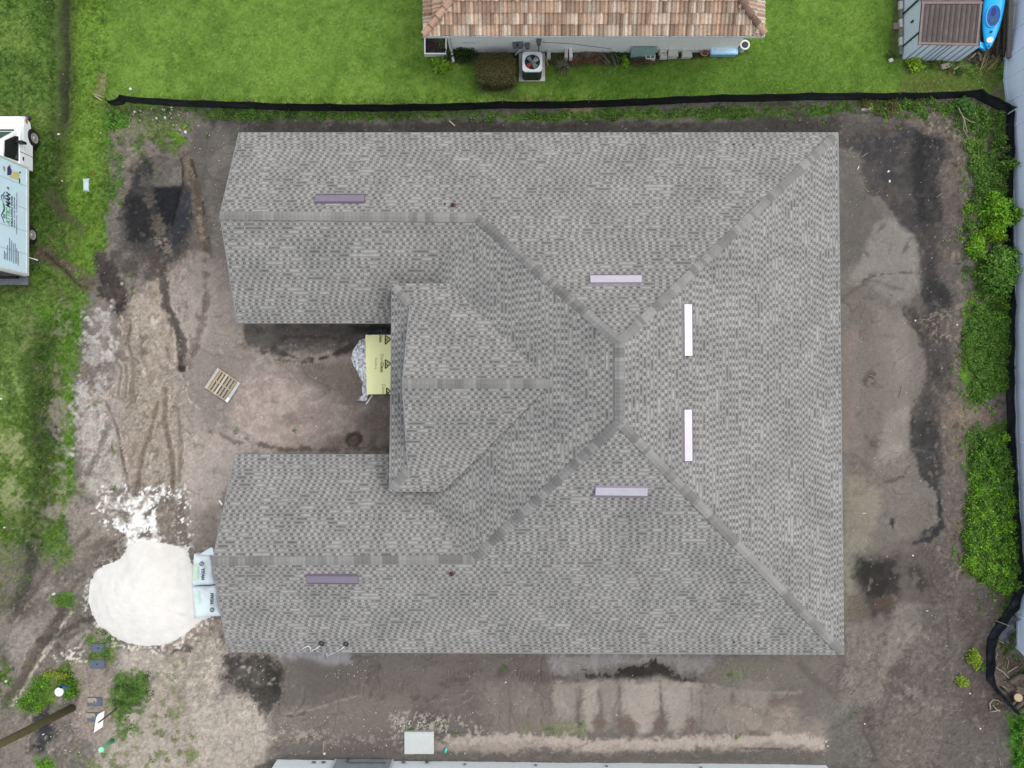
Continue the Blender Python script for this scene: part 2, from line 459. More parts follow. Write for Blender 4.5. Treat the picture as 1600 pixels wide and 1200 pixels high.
soil(poly([(262, 420), (320, 400), (372, 420), (380, 510), (610, 505), (612, 712), (366, 712), (345, 860), (300, 860), (290, 760), (170, 760), (120, 700), (130, 620), (200, 560), (210, 480)], 18, 8, 8), (162, 148, 140), .97, (148, 135, 128))
soil(poly([(200, 480), (230, 440), (262, 450), (272, 560), (280, 760), (200, 760), (190, 640)], 16, 8, 10), (162, 148, 136), .9, (142, 129, 118))
soil(poly([(290, 540), (370, 540), (360, 600), (350, 680), (300, 640), (285, 600)], 22, 8, 6), (130, 119, 114), .7)
soil(poly([(365, 600), (480, 585), (560, 640), (540, 690), (420, 700), (370, 670)], 22, 8, 8), (180, 163, 155), .9, (168, 151, 143))
soil(poly([(285, 680), (360, 670), (420, 690), (366, 712), (350, 800), (300, 850), (290, 760)], 20, 8, 8), (180, 167, 159), .9, (166, 151, 143))
soil(poly([(300, 800), (345, 790), (335, 860), (300, 890)], 22, 6, 6), (122, 110, 102), .6)
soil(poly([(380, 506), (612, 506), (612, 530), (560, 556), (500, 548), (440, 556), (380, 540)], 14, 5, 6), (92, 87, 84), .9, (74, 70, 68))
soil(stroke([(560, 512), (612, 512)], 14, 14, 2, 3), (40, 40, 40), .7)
soil(poly([(470, 565), (560, 560), (575, 610), (560, 640), (480, 590)], 20, 8, 6), (120, 108, 102), .75)
soil(stroke([(410, 552), (450, 530), (520, 528), (548, 540), (500, 560), (460, 556), (440, 548)], 4, 4, 4, 3), (64, 58, 56), .75, z=-.02)
soil(stroke([(430, 560), (490, 562), (550, 546), (590, 536)], 4, 4, 4, 3), (60, 52, 50), .7)
soil(stroke([(440, 542), (500, 545), (540, 536)], 6, 6, 4, 5), (132, 124, 118), .6, None, 'holes')
soil(stroke([(385, 690), (440, 702), (500, 703), (560, 700), (610, 704)], 5, 5, 3, 5), (82, 72, 68), .75)
soil(stroke([(330, 672), (350, 680), (365, 690), (400, 694)], 4, 5, 4, 4), (92, 82, 76), .7)
soil(ell(540, 690, 40, 12, 16, 6, 6), (122, 108, 100), .6)
soil(ell(455, 655, 14, 8, 8, 5, 5), (128, 118, 108), .6)
soil(ell(590, 660, 22, 30, 20, 6, 6), (118, 108, 102), .6)
soil(ell(554, 686, 14, 12, 4, 2, 2), (74, 62, 56), .9, z=-.03)
soil(ell(552, 688, 8, 9, 3, 1, 2), (106, 98, 90), .9, z=-.1)
soil(poly([(370, 555), (610, 545), (612, 705), (370, 705)], 20, 5, 5), (96, 84, 80), .22, None, 'holes')
# wheel tracks across the yard
soil(stroke([(262, 440), (264, 490), (272, 520), (280, 560), (285, 578)], 9, 4, 3, 4), (88, 78, 72), .9, (70, 62, 58), z=-.03)
soil(stroke([(268, 500), (272, 540), (276, 572)], 3, 2, 2, 2), (186, 172, 156), .8)
soil(ell(281, 574, 5, 5, 3, 2, 3), (56, 50, 48), .9)
soil(stroke([(322, 400), (320, 450), (310, 500), (300, 560), (296, 570)], 12, 8, 3, 8), (116, 104, 98), .75, (94, 84, 80), 'holes')
for dx, cc in ((0, (128, 114, 102)), (8, (168, 154, 140)), (16, (118, 104, 94)), (-9, (170, 156, 142))):
    soil(stroke([(202+dx, 490), (208+dx, 560), (226+dx, 640), (236+dx, 700), (262+dx, 768)], 5, 3, 5, 4), cc, .85, None, 'holes')
    soil(stroke([(262+dx, 560), (252+dx, 640), (232+dx, 700), (212+dx, 766)], 5, 3, 5, 4), cc, .85, None, 'holes')
    soil(stroke([(160+dx, 620), (185+dx, 690), (205+dx, 760)], 4, 4, 5, 5), cc, .5, None, 'holes')
    soil(stroke([(264+dx, 620), (268+dx, 700), (268+dx, 770)], 4, 4, 4, 5), cc, .6, None, 'holes')
soil(stroke([(206, 500), (205, 530), (216, 552)], 3, 4, 3, 3), (100, 90, 82), .7)
soil(ell(215, 750, 12, 16, 12, 5, 8), (98, 86, 78), .6, None, 'holes')
soil(ell(268, 745, 9, 14, 10, 5, 8), (98, 86, 78), .6, None, 'holes')
grass(ell(205, 620, 14, 20, 12, 5, 9), (116, 116, 86), .4, None, 'sparse')
soil(ell(222, 628, 20, 22, 16, 5, 6), (132, 124, 106), .5)
# pale bleached patches at the left edge of the plot
soil(poly([(138, 498), (170, 480), (190, 520), (182, 560), (158, 576), (132, 560)], 12, 8, 12), (206, 200, 196), .9, (150, 143, 138), 'holes')
soil(poly([(120, 600), (160, 590), (172, 640), (150, 700), (122, 712), (118, 650)], 12, 8, 12), (214, 207, 204), .9, (160, 152, 147), 'holes')
soil(poly([(160, 640), (185, 680), (196, 756), (160, 768), (128, 780), (140, 710)], 12, 8, 8), (182, 175, 167), .9, (164, 156, 149))
soil(stroke([(168, 668), (150, 712), (140, 740)], 8, 6, 3, 5), (112, 104, 98), .8)
soil(stroke([(120, 735), (135, 740), (158, 742)], 8, 8, 3, 6), (104, 94, 90), .7)
soil(poly([(112, 760), (190, 770), (190, 850), (150, 900), (100, 880)], 18, 8, 10), (150, 139, 129), .85, (128, 118, 108))
soil(stroke([(175, 800), (150, 850), (100, 900), (60, 960), (30, 1020)], 10, 8, 5, 8), (158, 146, 134), .6, None, 'holes')
soil(poly([(150, 850), (200, 840), (200, 880), (150, 900)], 12, 8, 8), (88, 80, 74), .7)
soil(stroke([(130, 780), (146, 784)], 8, 6, 3, 6), (78, 74, 76), .6, None, 'holes')
# ---- lower left
soil(poly([(-60, 880), (60, 880), (110, 870), (150, 900), (160, 1010), (110, 1100), (110, 1240), (-60, 1240)], 14, 8, 8), (134, 125, 116), .97, (110, 103, 94))
soil(poly([(40, 960), (80, 960), (60, 1020), (36, 1046), (18, 1030)], 16, 6, 6), (142, 133, 125), .8)
soil(stroke([(98, 950), (70, 1000), (44, 1050), (12, 1090)], 12, 6, 3, 5), (92, 82, 74), .8, z=-.03)
soil(stroke([(104, 958), (78, 1010), (50, 1050)], 3, 2, 2, 3), (176, 164, 150), .7)
soil(stroke([(88, 958), (62, 1004), (38, 1052)], 3, 3, 2, 3), (150, 138, 124), .7)
soil(stroke([(140, 965), (120, 985), (90, 1005)], 9, 8, 4, 8), (82, 76, 72), .75, None, 'holes')
soil(stroke([(135, 985), (110, 1010), (84, 1040)], 10, 8, 4, 6), (158, 150, 143), .7)
soil(ell(18, 1050, 26, 30, 18, 8, 10), (74, 70, 64), .7, None, 'holes')
grass(ell(8, 925, 26, 26, 20, 8, 10), (98, 118, 58), .6, None, 'holes')
grass(ell(8, 1075, 26, 34, 16, 8, 10), (86, 118, 44), .8, None, 'holes')
grass(poly([(52, 1062), (76, 1048), (80, 1098), (50, 1116), (26, 1108)], 8, 6, 8), (88, 132, 36), .97, (104, 138, 44))
grass(ell(108, 1062, 24, 28, 8, 6, 8), (84, 126, 36), .97, (108, 136, 52))
grass(poly([(76, 1044), (118, 1040), (128, 1058), (80, 1066)], 8, 6, 8), (110, 132, 60), .8, None, 'holes')
grass(ell(102, 938, 16, 14, 8, 5, 8), (88, 130, 46), .95)
grass(poly([(134, 990), (160, 982), (190, 1004), (186, 1034), (140, 1036)], 9, 6, 8), (84, 120, 48), .95, (116, 132, 74), 'holes')
soil(poly([(50, 1122), (78, 1100), (88, 1146), (66, 1176), (46, 1178)], 8, 5, 6), (56, 58, 62), .95, (44, 46, 48))
soil(poly([(110, 1020), (150, 1040), (178, 1060), (170, 1150), (120, 1150), (118, 1080)], 14, 6, 6), (164, 148, 136), .85, (150, 136, 126))
soil(poly([(0, 1110), (60, 1110), (60, 1240), (0, 1240)], 20, 8, 10), (122, 113, 104), .7, None, 'holes')
grass(ell(72, 1192, 14, 12, 7, 4, 6), (84, 142, 42), .95)
# pale sand with dry straw, lower left of the house
soil(poly([(180, 1010), (250, 1008), (330, 985), (356, 1020), (350, 1090), (440, 1120), (420, 1240), (160, 1240), (150, 1160), (180, 1100)], 18, 10, 10), (166, 155, 144), .95, (148, 136, 124))
soil(poly([(250, 1010), (340, 990), (350, 1060), (300, 1100), (250, 1080)], 14, 10, 10), (196, 184, 168), .7, (128, 116, 104), 'speck')
soil(poly([(200, 1010), (260, 1010), (240, 1036), (200, 1036)], 10, 8, 8), (200, 190, 176), .7, None, 'holes')
soil(poly([(300, 1096), (380, 1084), (420, 1120), (410, 1200), (300, 1200)], 20, 8, 6), (174, 162, 152), .85)
grass(poly([(180, 1050), (232, 1050), (238, 1078), (222, 1112), (196, 1112), (172, 1106)], 12, 8, 10), (82, 120, 50), .95, (98, 128, 62))
grass(poly([(186, 1100), (210, 1115), (218, 1150), (196, 1154), (178, 1128)], 12, 8, 9), (78, 118, 48), .85, None, 'holes')
grass(poly([(190, 1130), (260, 1040), (290, 1050), (280, 1100), (300, 1180), (220, 1190)], 20, 10, 12), (120, 132, 84), .55, None, 'sparse')
grass(poly([(120, 1160), (200, 1170), (300, 1180), (290, 1230), (120, 1230)], 20, 10, 12), (120, 134, 84), .5, None, 'sparse')
soil(stroke([(240, 1060), (238, 1100), (226, 1150)], 6, 6, 4, 5), (112, 98, 86), .6, None, 'holes')
soil(stroke([(236, 1014), (270, 1020), (310, 1004)], 12, 8, 5, 10), (72, 66, 64), .8, None, 'holes')
soil(poly([(300, 965), (345, 962), (352, 990), (300, 1000), (270, 1012), (250, 1008)], 12, 5, 6), (158, 142, 130), .8)
# ---- bottom band
soil(poly([(440, 1020), (1330, 1020), (1330, 1190), (420, 1190), (420, 1120)], 14, 6, 6), (116, 108, 103), 1, (108, 100, 95))
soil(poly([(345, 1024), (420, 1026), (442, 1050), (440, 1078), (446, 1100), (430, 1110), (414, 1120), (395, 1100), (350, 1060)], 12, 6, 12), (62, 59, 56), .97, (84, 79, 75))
soil(ell(430, 1056, 16, 28, 8, 5, 8), (48, 46, 44), .85)
soil(poly([(420, 1018), (545, 1016), (548, 1034), (520, 1042), (480, 1032), (440, 1030)], 12, 3, 4), (152, 147, 152), .9)
soil(poly([(444, 1028), (500, 1040), (600, 1044), (560, 1060), (520, 1086), (446, 1110)], 14, 6, 4), (104, 97, 92), .85)
soil(poly([(420, 1120), (480, 1108), (560, 1090), (640, 1086), (640, 1140), (560, 1150), (420, 1160)], 18, 6, 4), (126, 118, 110), .75)
soil(stroke([(450, 1115), (486, 1108), (520, 1098), (560, 1088)], 3, 4, 2, 2), (148, 140, 132), .7)
soil(stroke([(450, 1118), (462, 1118), (480, 1110)], 2.5, 2, 1, 2), (70, 64, 60), .7)
soil(stroke([(580, 1044), (620, 1042), (668, 1044)], 6, 3, 2, 6), (84, 76, 72), .6, None, 'holes')
soil(stroke([(690, 1068), (740, 1058), (800, 1056), (900, 1060), (960, 1056)], 12, 10, 4, 8), (92, 83, 80), .7, None, 'holes')
soil(stroke([(580, 1088), (640, 1090), (680, 1090)], 6, 4, 3, 6), (88, 80, 74), .6, None, 'holes')
soil(poly([(640, 1116), (700, 1110), (720, 1150), (640, 1150)], 20, 8, 8), (86, 78, 74), .6, None, 'holes')
soil(poly([(740, 1070), (860, 1074), (880, 1150), (780, 1160)], 30, 10, 8), (140, 126, 120), .6)
soil(poly([(855, 1022), (1110, 1024), (1120, 1040), (1090, 1050), (1050, 1036), (980, 1040), (900, 1050), (860, 1048)], 14, 5, 4), (142, 138, 138), .75)
for i, x in enumerate((865, 880, 925, 960, 1010, 1060)):
    soil(stroke([(x, 1024), (x+4, 1050)], 7, 8, 3, 3), (160, 155, 153), .4)
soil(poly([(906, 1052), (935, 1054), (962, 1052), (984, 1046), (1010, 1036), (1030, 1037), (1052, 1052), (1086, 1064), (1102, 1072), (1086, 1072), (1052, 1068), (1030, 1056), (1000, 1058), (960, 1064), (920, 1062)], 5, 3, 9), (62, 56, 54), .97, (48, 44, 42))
soil(poly([(862, 1068), (960, 1064), (1030, 1058), (1080, 1072), (1200, 1080), (1200, 1140), (870, 1140)], 12, 5, 4), (144, 134, 126), .85, (134, 124, 117))
# wash-out fans
for (xa, xb, yb, cc) in ((864, 905, 1126, (150, 140, 132)), (912, 940, 1140, (158, 147, 138)), (945, 972, 1136, (140, 131, 124)), (968, 1035, 1142, (166, 154, 146)), (1030, 1088, 1138, (160, 150, 141)), (1070, 1092, 1142, (148, 138, 130))):
    c_ = (xa+xb)/2
    soil(poly([(xa, 1068), (xb, 1068), (xb-2, 1100), (c_+(xb-c_)*.35, yb), (c_-(c_-xa)*.35, yb), (xa+2, 1100)], 8, 6, 4), cc, .7)
for (x, y0_, y1_) in ((906, 1080, 1140), (938, 1080, 1135), (965, 1070, 1115), (1031, 1066, 1120), (1086, 1080, 1145), (860, 1080, 1118), (1145, 1080, 1130), (1400, 1080, 1130)):
    soil(stroke([(x, y0_), (x+2, y1_)], 3, 4, 4, 3), (104, 92, 86), .7)
for x, rr in ((938, 9), (980, 12), (1030, 11), (1080, 9)):
    soil(ell(x, 1128, rr, 14, 8, 4, 6), (110, 96, 88), .75, (132, 120, 108))
soil(poly([(620, 1170), (800, 1148), (920, 1150), (1200, 1146), (1290, 1150), (1290, 1170), (620, 1176)], 8, 5, 6), (176, 160, 150), .85, (156, 142, 132))
soil(poly([(800, 1140), (920, 1128), (930, 1144), (860, 1152)], 8, 6, 8), (120, 124, 88), .6, None, 'sparse')
soil(poly([(1130, 1100), (1230, 1096), (1250, 1146), (1140, 1146)], 20, 8, 8), (156, 140, 128), .7, None, 'soft')
soil(poly([(1150, 1090), (1200, 1080), (1240, 1100), (1240, 1140), (1200, 1130)], 20, 8, 8), (110, 96, 88), .6, None, 'holes')
soil(stroke([(430, 1150), (560, 1154), (640, 1156)], 12, 8, 3, 9), (158, 148, 138), .7, None, 'speck')
soil(stroke([(620, 1130), (700, 1134), (740, 1146)], 26, 12, 3, 9), (176, 170, 158), .7, None, 'speck')
soil(stroke([(425, 1174), (640, 1180), (900, 1182), (1290, 1186)], 17, 10, 2, 5), (92, 88, 84), .85, (112, 106, 100), 'soft')
soil(poly([(400, 1196), (440, 1180), (700, 1188), (1290, 1200), (1290, 1300), (400, 1300)], 6, 2, 3), (88, 84, 80), .8)
soil(stroke([(1140, 1167), (1220, 1170)], 2, 2, 1, 2), (70, 62, 58), .7)
soil(poly([(1110, 1040), (1200, 1030), (1300, 1030), (1280, 1060), (1200, 1076), (1110, 1070)], 16, 5, 4), (118, 112, 102), .8)
soil(ell(1140, 1054, 12, 5, 6, 4, 5), (110, 124, 70), .7)
soil(stroke([(1246, 1034), (1270, 1062), (1320, 1090), (1350, 1140)], 12, 12, 5, 4), (98, 90, 85), .7)
soil(stroke([(1000, 1070), (1110, 1070), (1160, 1080), (1250, 1082)], 3, 4, 3, 3), (158, 148, 140), .5)
# ---- right yard
soil(poly([(1310, 180), (1500, 180), (1512, 420), (1500, 640), (1512, 900), (1590, 930), (1540, 1000), (1540, 1065), (1600, 1130), (1620, 1240), (1290, 1240), (1310, 1020)], 10, 5, 5), (102, 94, 89), .97, (88, 80, 77))
soil(poly([(1425, 400), (1506, 400), (1500, 640), (1510, 800), (1480, 870), (1470, 700), (1440, 560)], 16, 8, 10), (98, 92, 90), .8, (110, 98, 88))
soil(poly([(1310, 230), (1345, 236), (1352, 300), (1382, 318), (1400, 350), (1425, 372), (1434, 410), (1442, 450), (1430, 465), (1416, 490), (1422, 520), (1445, 560), (1446, 590), (1424, 640), (1430, 680), (1420, 720), (1440, 760), (1464, 800), (1460, 830), (1400, 850), (1320, 1000), (1310, 700)], 9, 5, 5), (118, 110, 104), .97, (126, 117, 110))
soil(poly([(1312, 330), (1376, 326), (1368, 376), (1340, 408), (1312, 420)], 18, 5, 4), (98, 93, 88), .8)
soil(poly([(1362, 372), (1398, 352), (1428, 376), (1438, 420), (1436, 452), (1400, 470), (1350, 440), (1316, 440), (1345, 410)], 12, 5, 3), (136, 130, 124), .85)
soil(stroke([(1345, 440), (1372, 432), (1402, 426), (1436, 428)], 3, 4, 3, 2), (92, 86, 82), .7)
soil(stroke([(1345, 446), (1375, 440), (1410, 434), (1438, 436)], 3, 4, 3, 2), (150, 142, 136), .6)
soil(stroke([(1312, 470), (1334, 450), (1360, 438)], 12, 10, 3, 3), (104, 97, 92), .6)
soil(stroke([(1415, 468), (1414, 490), (1424, 512)], 3, 4, 3, 2), (60, 56, 54), .7)
soil(ell(1365, 490, 26, 30, 22, 6, 6), (108, 101, 94), .7, None, 'soft')
soil(poly([(1312, 520), (1420, 500), (1420, 600), (1400, 700), (1312, 700)], 26, 8, 6), (136, 123, 115), .75, None, 'soft')
soil(ell(1350, 600, 22, 16, 12, 6, 8), (84, 76, 72), .7, None, 'holes')
soil(ell(1370, 695, 18, 16, 10, 6, 7), (92, 82, 78), .7, None, 'holes')
soil(ell(1340, 740, 10, 12, 10, 5, 6), (86, 78, 74), .6)
soil(stroke([(1356, 758), (1358, 770), (1380, 750), (1420, 730)], 4, 6, 3, 3), (84, 78, 74), .6)
soil(poly([(1330, 690), (1420, 640), (1425, 700), (1410, 740), (1330, 760)], 22, 8, 6), (148, 136, 128), .6, None, 'soft')
soil(poly([(1318, 740), (1380, 760), (1370, 840), (1350, 880), (1318, 940)], 20, 8, 8), (138, 132, 114), .75)
grass(poly([(1335, 770), (1380, 780), (1370, 820), (1335, 830)], 14, 8, 8), (124, 128, 88), .4, None, 'sparse')
soil(poly([(1370, 820), (1450, 800), (1462, 840), (1430, 860), (1370, 880)], 18, 6, 4), (112, 103, 97), .8)
soil(poly([(1390, 820), (1398, 806), (1404, 818), (1394, 830)], 4, 2, 3), (58, 54, 52), .8)
# dark band
soil(poly([(1340, 196), (1400, 200), (1440, 205), (1474, 220), (1470, 290), (1456, 350), (1460, 420), (1480, 470), (1476, 500), (1450, 506), (1424, 500), (1440, 470), (1442, 430), (1430, 370), (1402, 350), (1384, 316), (1350, 300), (1344, 250), (1310, 228), (1310, 200)], 18, 9, 13), (62, 60, 61), .93, (84, 79, 77))
soil(poly([(1435, 205), (1470, 215), (1474, 330), (1450, 360), (1430, 340), (1425, 260)], 12, 7, 7), (42, 42, 44), .85)
soil(ell(1398, 228, 26, 16, 12, 6, 8), (86, 80, 76), .7, None, 'holes')
soil(ell(1462, 465, 22, 28, 12, 6, 7), (48, 47, 49), .9)
soil(poly([(1418, 470), (1440, 500), (1446, 520), (1480, 530), (1476, 600), (1446, 600), (1440, 540), (1418, 500)], 10, 6, 9), (62, 59, 59), .85, (86, 80, 77))
soil(poly([(1425, 650), (1466, 650), (1470, 700), (1466, 800), (1458, 830), (1440, 840), (1440, 760), (1422, 700)], 10, 5, 7), (54, 54, 54), .95, (66, 64, 63))
soil(stroke([(1466, 780), (1468, 820), (1455, 840), (1430, 850)], 7, 5, 3, 4), (40, 42, 44), .85)
soil(poly([(1362, 932), (1402, 928), (1400, 948), (1380, 962), (1366, 950)], 6, 4, 5), (82, 68, 62), .8)
soil(poly([(1318, 925), (1350, 930), (1364, 948), (1350, 968), (1318, 974)], 5, 3, 3), (104, 97, 84), .9)
soil(ell(1435, 902, 12, 16, 8, 5, 7), (60, 56, 55), .8, None, 'holes')
soil(poly([(1320, 975), (1365, 964), (1420, 940), (1450, 950), (1440, 1000), (1400, 1030), (1370, 1100), (1300, 1130), (1318, 1040)], 16, 6, 4), (126, 118, 110), .85, (118, 110, 103))
soil(stroke([(1392, 960), (1380, 1000), (1368, 1030), (1366, 1080)], 5, 6, 3, 3), (104, 96, 90), .7)
soil(poly([(1395, 950), (1440, 950), (1442, 990), (1400, 1010), (1380, 1050), (1440, 1080), (1470, 1120), (1400, 1060), (1370, 1060)], 14, 8, 8), (150, 142, 134), .7, (128, 120, 112), 'soft')
soil(ell(1394, 1048, 9, 9, 7, 5, 6), (86, 76, 72), .7, None, 'holes')
soil(ell(1438, 1000, 10, 8, 4, 3, 3), (108, 98, 92), .85)
soil(stroke([(1482, 960), (1480, 1020), (1474, 1070)], 4, 5, 3, 4), (64, 60, 60), .8)
soil(poly([(1410, 960), (1500, 940), (1540, 1000), (1540, 1100), (1500, 1130), (1480, 1060), (1440, 1080), (1420, 1040)], 20, 10, 12), (96, 90, 86), .6, (116, 108, 102), 'holes')
soil(poly([(1500, 940), (1550, 940), (1540, 1070), (1580, 1120), (1560, 1180), (1500, 1120)], 20, 8, 8), (82, 74, 70), .75)
soil(poly([(1470, 1100), (1600, 1160), (1600, 1240), (1460, 1240)], 24, 8, 8), (98, 92, 88), .75, None, 'soft')
soil(stroke([(1340, 1110), (1352, 1150), (1370, 1190)], 4, 4, 3, 3), (70, 64, 60), .85)
soil(stroke([(1336, 1090), (1350, 1130)], 5, 6, 3, 3), (96, 88, 82), .6)
soil(poly([(1370, 1080), (1480, 1110), (1450, 1200), (1380, 1200)], 30, 10, 10), (124, 115, 106), .5, None, 'soft')
soil(poly([(1290, 1090), (1340, 1100), (1360, 1200), (1290, 1200)], 24, 6, 4), (112, 108, 105), .6)
soil(poly([(1200, 1110), (1290, 1120), (1290, 1160), (1200, 1165)], 18, 6, 4), (160, 147, 138), .6, None, 'soft')
# the lobe of smooth pumped sand lies over the black soil with a crisp scalloped edge
soil(poly([(1310, 232), (1345, 236), (1338, 252), (1346, 300), (1352, 312), (1372, 306), (1382, 322), (1396, 336), (1401, 350), (1412, 362), (1426, 363), (1434, 380), (1436, 420), (1442, 432), (1438, 455), (1420, 465), (1413, 478), (1416, 495), (1424, 508), (1440, 522), (1446, 560), (1446, 596), (1424, 640), (1420, 690), (1432, 722), (1436, 742), (1462, 768), (1464, 812), (1445, 828), (1400, 850), (1345, 872), (1312, 900)], 4, 3, 4), (122, 114, 108), .9, (114, 107, 101))
soil(poly([(1312, 236), (1340, 240), (1345, 300), (1380, 330), (1372, 376), (1342, 408), (1312, 425)], 14, 4, 3), (100, 95, 91), .85, (108, 102, 97))
soil(poly([(1366, 350), (1398, 338), (1424, 366), (1433, 384), (1434, 424), (1438, 440), (1420, 462), (1396, 470), (1350, 442), (1314, 446), (1345, 410)], 10, 4, 3), (142, 136, 130), .85, (132, 126, 120))
soil(stroke([(1345, 440), (1372, 430), (1402, 425), (1436, 428)], 2.5, 2.5, 3, 2), (84, 78, 74), .8)
soil(stroke([(1312, 474), (1334, 452), (1360, 440), (1390, 446), (1412, 452)], 4, 4, 3, 2), (98, 91, 86), .6)
soil(stroke([(1412, 480), (1417, 496), (1426, 510), (1440, 522)], 3, 2.5, 3, 2), (58, 54, 52), .8)
soil(ell(1350, 500, 13, 24, 10, 6, 5), (104, 96, 89), .7, None, 'soft')
soil(poly([(1314, 520), (1340, 515), (1345, 700), (1316, 700)], 20, 6, 5), (150, 132, 122), .6, None, 'soft')
soil(poly([(1375, 480), (1420, 500), (1422, 600), (1416, 660), (1385, 640)], 16, 6, 5), (140, 131, 124), .7, None, 'soft')
soil(ell(1352, 598, 16, 14, 10, 6, 9), (82, 74, 70), .75, None, 'holes')
soil(ell(1372, 694, 16, 13, 8, 6, 8), (88, 80, 75), .75, None, 'holes')
soil(poly([(1385, 650), (1420, 640), (1424, 665), (1418, 700), (1395, 720), (1370, 730)], 14, 6, 5), (158, 147, 139), .7, None, 'soft')
soil(stroke([(1356, 752), (1358, 768), (1385, 752), (1412, 744), (1420, 728)], 3, 3, 3, 3), (84, 77, 73), .7)
soil(poly([(1318, 740), (1372, 760), (1366, 840), (1348, 880), (1318, 960)], 18, 8, 8), (146, 141, 124), .7, (128, 122, 104))
soil(poly([(1338, 866), (1404, 868), (1406, 938), (1390, 966), (1364, 966), (1350, 930), (1336, 912)], 22, 6, 9), (66, 62, 60), .8)
soil(poly([(1348, 876), (1398, 876), (1398, 932), (1384, 956), (1368, 956), (1358, 924), (1346, 908)], 13, 5, 8), (46, 44, 43), .9, (58, 54, 52))
soil(poly([(1362, 934), (1402, 930), (1398, 944), (1384, 958), (1366, 948)], 8, 4, 6), (92, 76, 68), .7)
soil(poly([(1390, 822), (1391, 810), (1400, 808), (1397, 818), (1395, 830)], 3, 2, 3), (52, 48, 46), .9)
soil(poly([(1404, 812), (1440, 770), (1462, 790), (1460, 815), (1430, 832)], 12, 5, 4), (112, 104, 98), .7)
grass(ell(1322, 412, 16, 24, 14, 6, 8), (112, 112, 88), .35, None, 'sparse')
soil(stroke([(1462, 250), (1452, 330), (1446, 380), (1458, 430), (1466, 470), (1456, 505), (1456, 540), (1466, 580), (1458, 620), (1452, 660)], 26, 12, 9, 9), (58, 56, 56), .8, (72, 68, 66))
soil(stroke([(1474, 560), (1478, 620), (1486, 700)], 8, 10, 6, 8), (76, 71, 69), .6)
# mulch in the top right corner
soil(poly([(1400, 190), (1450, 176), (1500, 196), (1508, 330), (1480, 400), (1472, 300), (1476, 220)], 12, 8, 8), (112, 100, 92), .9, (92, 82, 78))
soil(poly([(1430, 176), (1470, 172), (1498, 200), (1500, 220), (1450, 196)], 8, 6, 8), (146, 132, 120), .7, None, 'speck')
soil(poly([(1440, 490), (1500, 480), (1500, 540), (1460, 530)], 14, 6, 8), (134, 120, 106), .7, None, 'speck')
soil(poly([(1475, 620), (1560, 640), (1570, 700), (1500, 720), (1480, 680)], 16, 8, 8), (104, 90, 84), .85, (126, 108, 96), 'soft')
soil(poly([(1490, 920), (1580, 915), (1590, 960), (1540, 990), (1510, 1000)], 14, 8, 8), (88, 80, 76), .8)
# planted strip on the right: low green growth on the soil
grass(poly([(1350, 165), (1500, 155), (1575, 172), (1585, 330), (1580, 600), (1508, 630), (1500, 560), (1515, 420), (1506, 330), (1510, 240), (1480, 190), (1400, 186)], 10, 6, 8), (66, 94, 40), .8, (90, 112, 50), 'holes')
grass(poly([(1506, 480), (1580, 470), (1582, 600), (1530, 630), (1500, 600)], 10, 6, 8), (84, 124, 44), .95)
grass(poly([(1512, 680), (1586, 650), (1590, 920), (1545, 925), (1506, 890), (1512, 780)], 8, 5, 6), (70, 106, 34), .95)
grass(poly([(1560, 940), (1590, 920), (1590, 1010), (1600, 1040), (1560, 1030)], 10, 6, 8), (72, 90, 40), .8, None, 'holes')
soil(poly([(1562, 1020), (1640, 1030), (1640, 1120), (1590, 1112)], 10, 6, 8), (92, 80, 68), .8, (112, 98, 84))
grass(poly([(1568, 1120), (1640, 1100), (1640, 1240), (1590, 1240)], 12, 6, 6), (78, 128, 36), .9)
# around the shed and clutter corner
soil(poly([(1500, -40), (1580, -40), (1572, 100), (1530, 106), (1500, 96)], 6, 5, 6), (58, 54, 50), .95, (78, 74, 66))
soil(poly([(1395, -20), (1408, -20), (1404, 96), (1392, 96)], 6, 3, 5), (76, 80, 52), .8)
soil(poly([(1392, 84), (1500, 92), (1560, 100), (1568, 120), (1480, 120), (1400, 104)], 8, 5, 8), (70, 78, 40), .8, None, 'holes')
grass(poly([(1410, 118), (1560, 116), (1570, 150), (1410, 150)], 16, 8, 8), (112, 118, 62), .75, (92, 112, 50))
soil(ell(1560, 146, 10, 9, 6, 4, 5), (104, 92, 78), .8)
# around the tile house
soil(poly([(662, 60), (1160, 66), (1170, 84), (1000, 100), (880, 104), (740, 100), (690, 92)], 6, 3, 6), (64, 58, 44), .9, (84, 76, 58))
soil(ell(820, 158, 40, 6, 8, 4, 5), (148, 134, 96), .6)
soil(poly([(745, 110), (806, 110), (812, 150), (745, 148)], 16, 4, 4), (62, 84, 34), .8)
soil(ell(156, 136, 8, 18, 8, 4, 5), (132, 118, 88), .75)
soil(stroke([(162, 100), (163, 150)], 1.5, 2, 1, 1), (150, 146, 120), .5)
# white powder spilled north of the heap, driven over
WH = (246, 244, 242)
for args in ((poly([(165, 776), (196, 768), (230, 772), (285, 762), (290, 778), (262, 778), (240, 800), (244, 836), (290, 850), (292, 880), (200, 880), (196, 830), (172, 810)], 6, 4, 9),),):
    soil(args[0], WH, .95, None, 'holes'); soil(args[0], WH, .8, None, 'speck')
soil(poly([(158, 768), (230, 760), (292, 756), (296, 880), (196, 880), (178, 830), (158, 800)], 14, 8, 12), WH, .9, None, 'speck')
soil(poly([(150, 880), (196, 842), (290, 846), (312, 890), (340, 960), (300, 1000), (240, 1020), (170, 1000), (132, 950)], 8, 5, 9), (222, 216, 210), .55, None, 'speck')
soil(stroke([(222, 764), (255, 757)], 5, 3, 2, 4), WH, .9)
soil(stroke([(195, 756), (196, 770)], 3, 2, 2, 2), WH, .9)
soil(poly([(155, 770), (215, 764), (215, 800), (170, 812)], 6, 4, 6), (150, 140, 130), .8, None, 'speck')
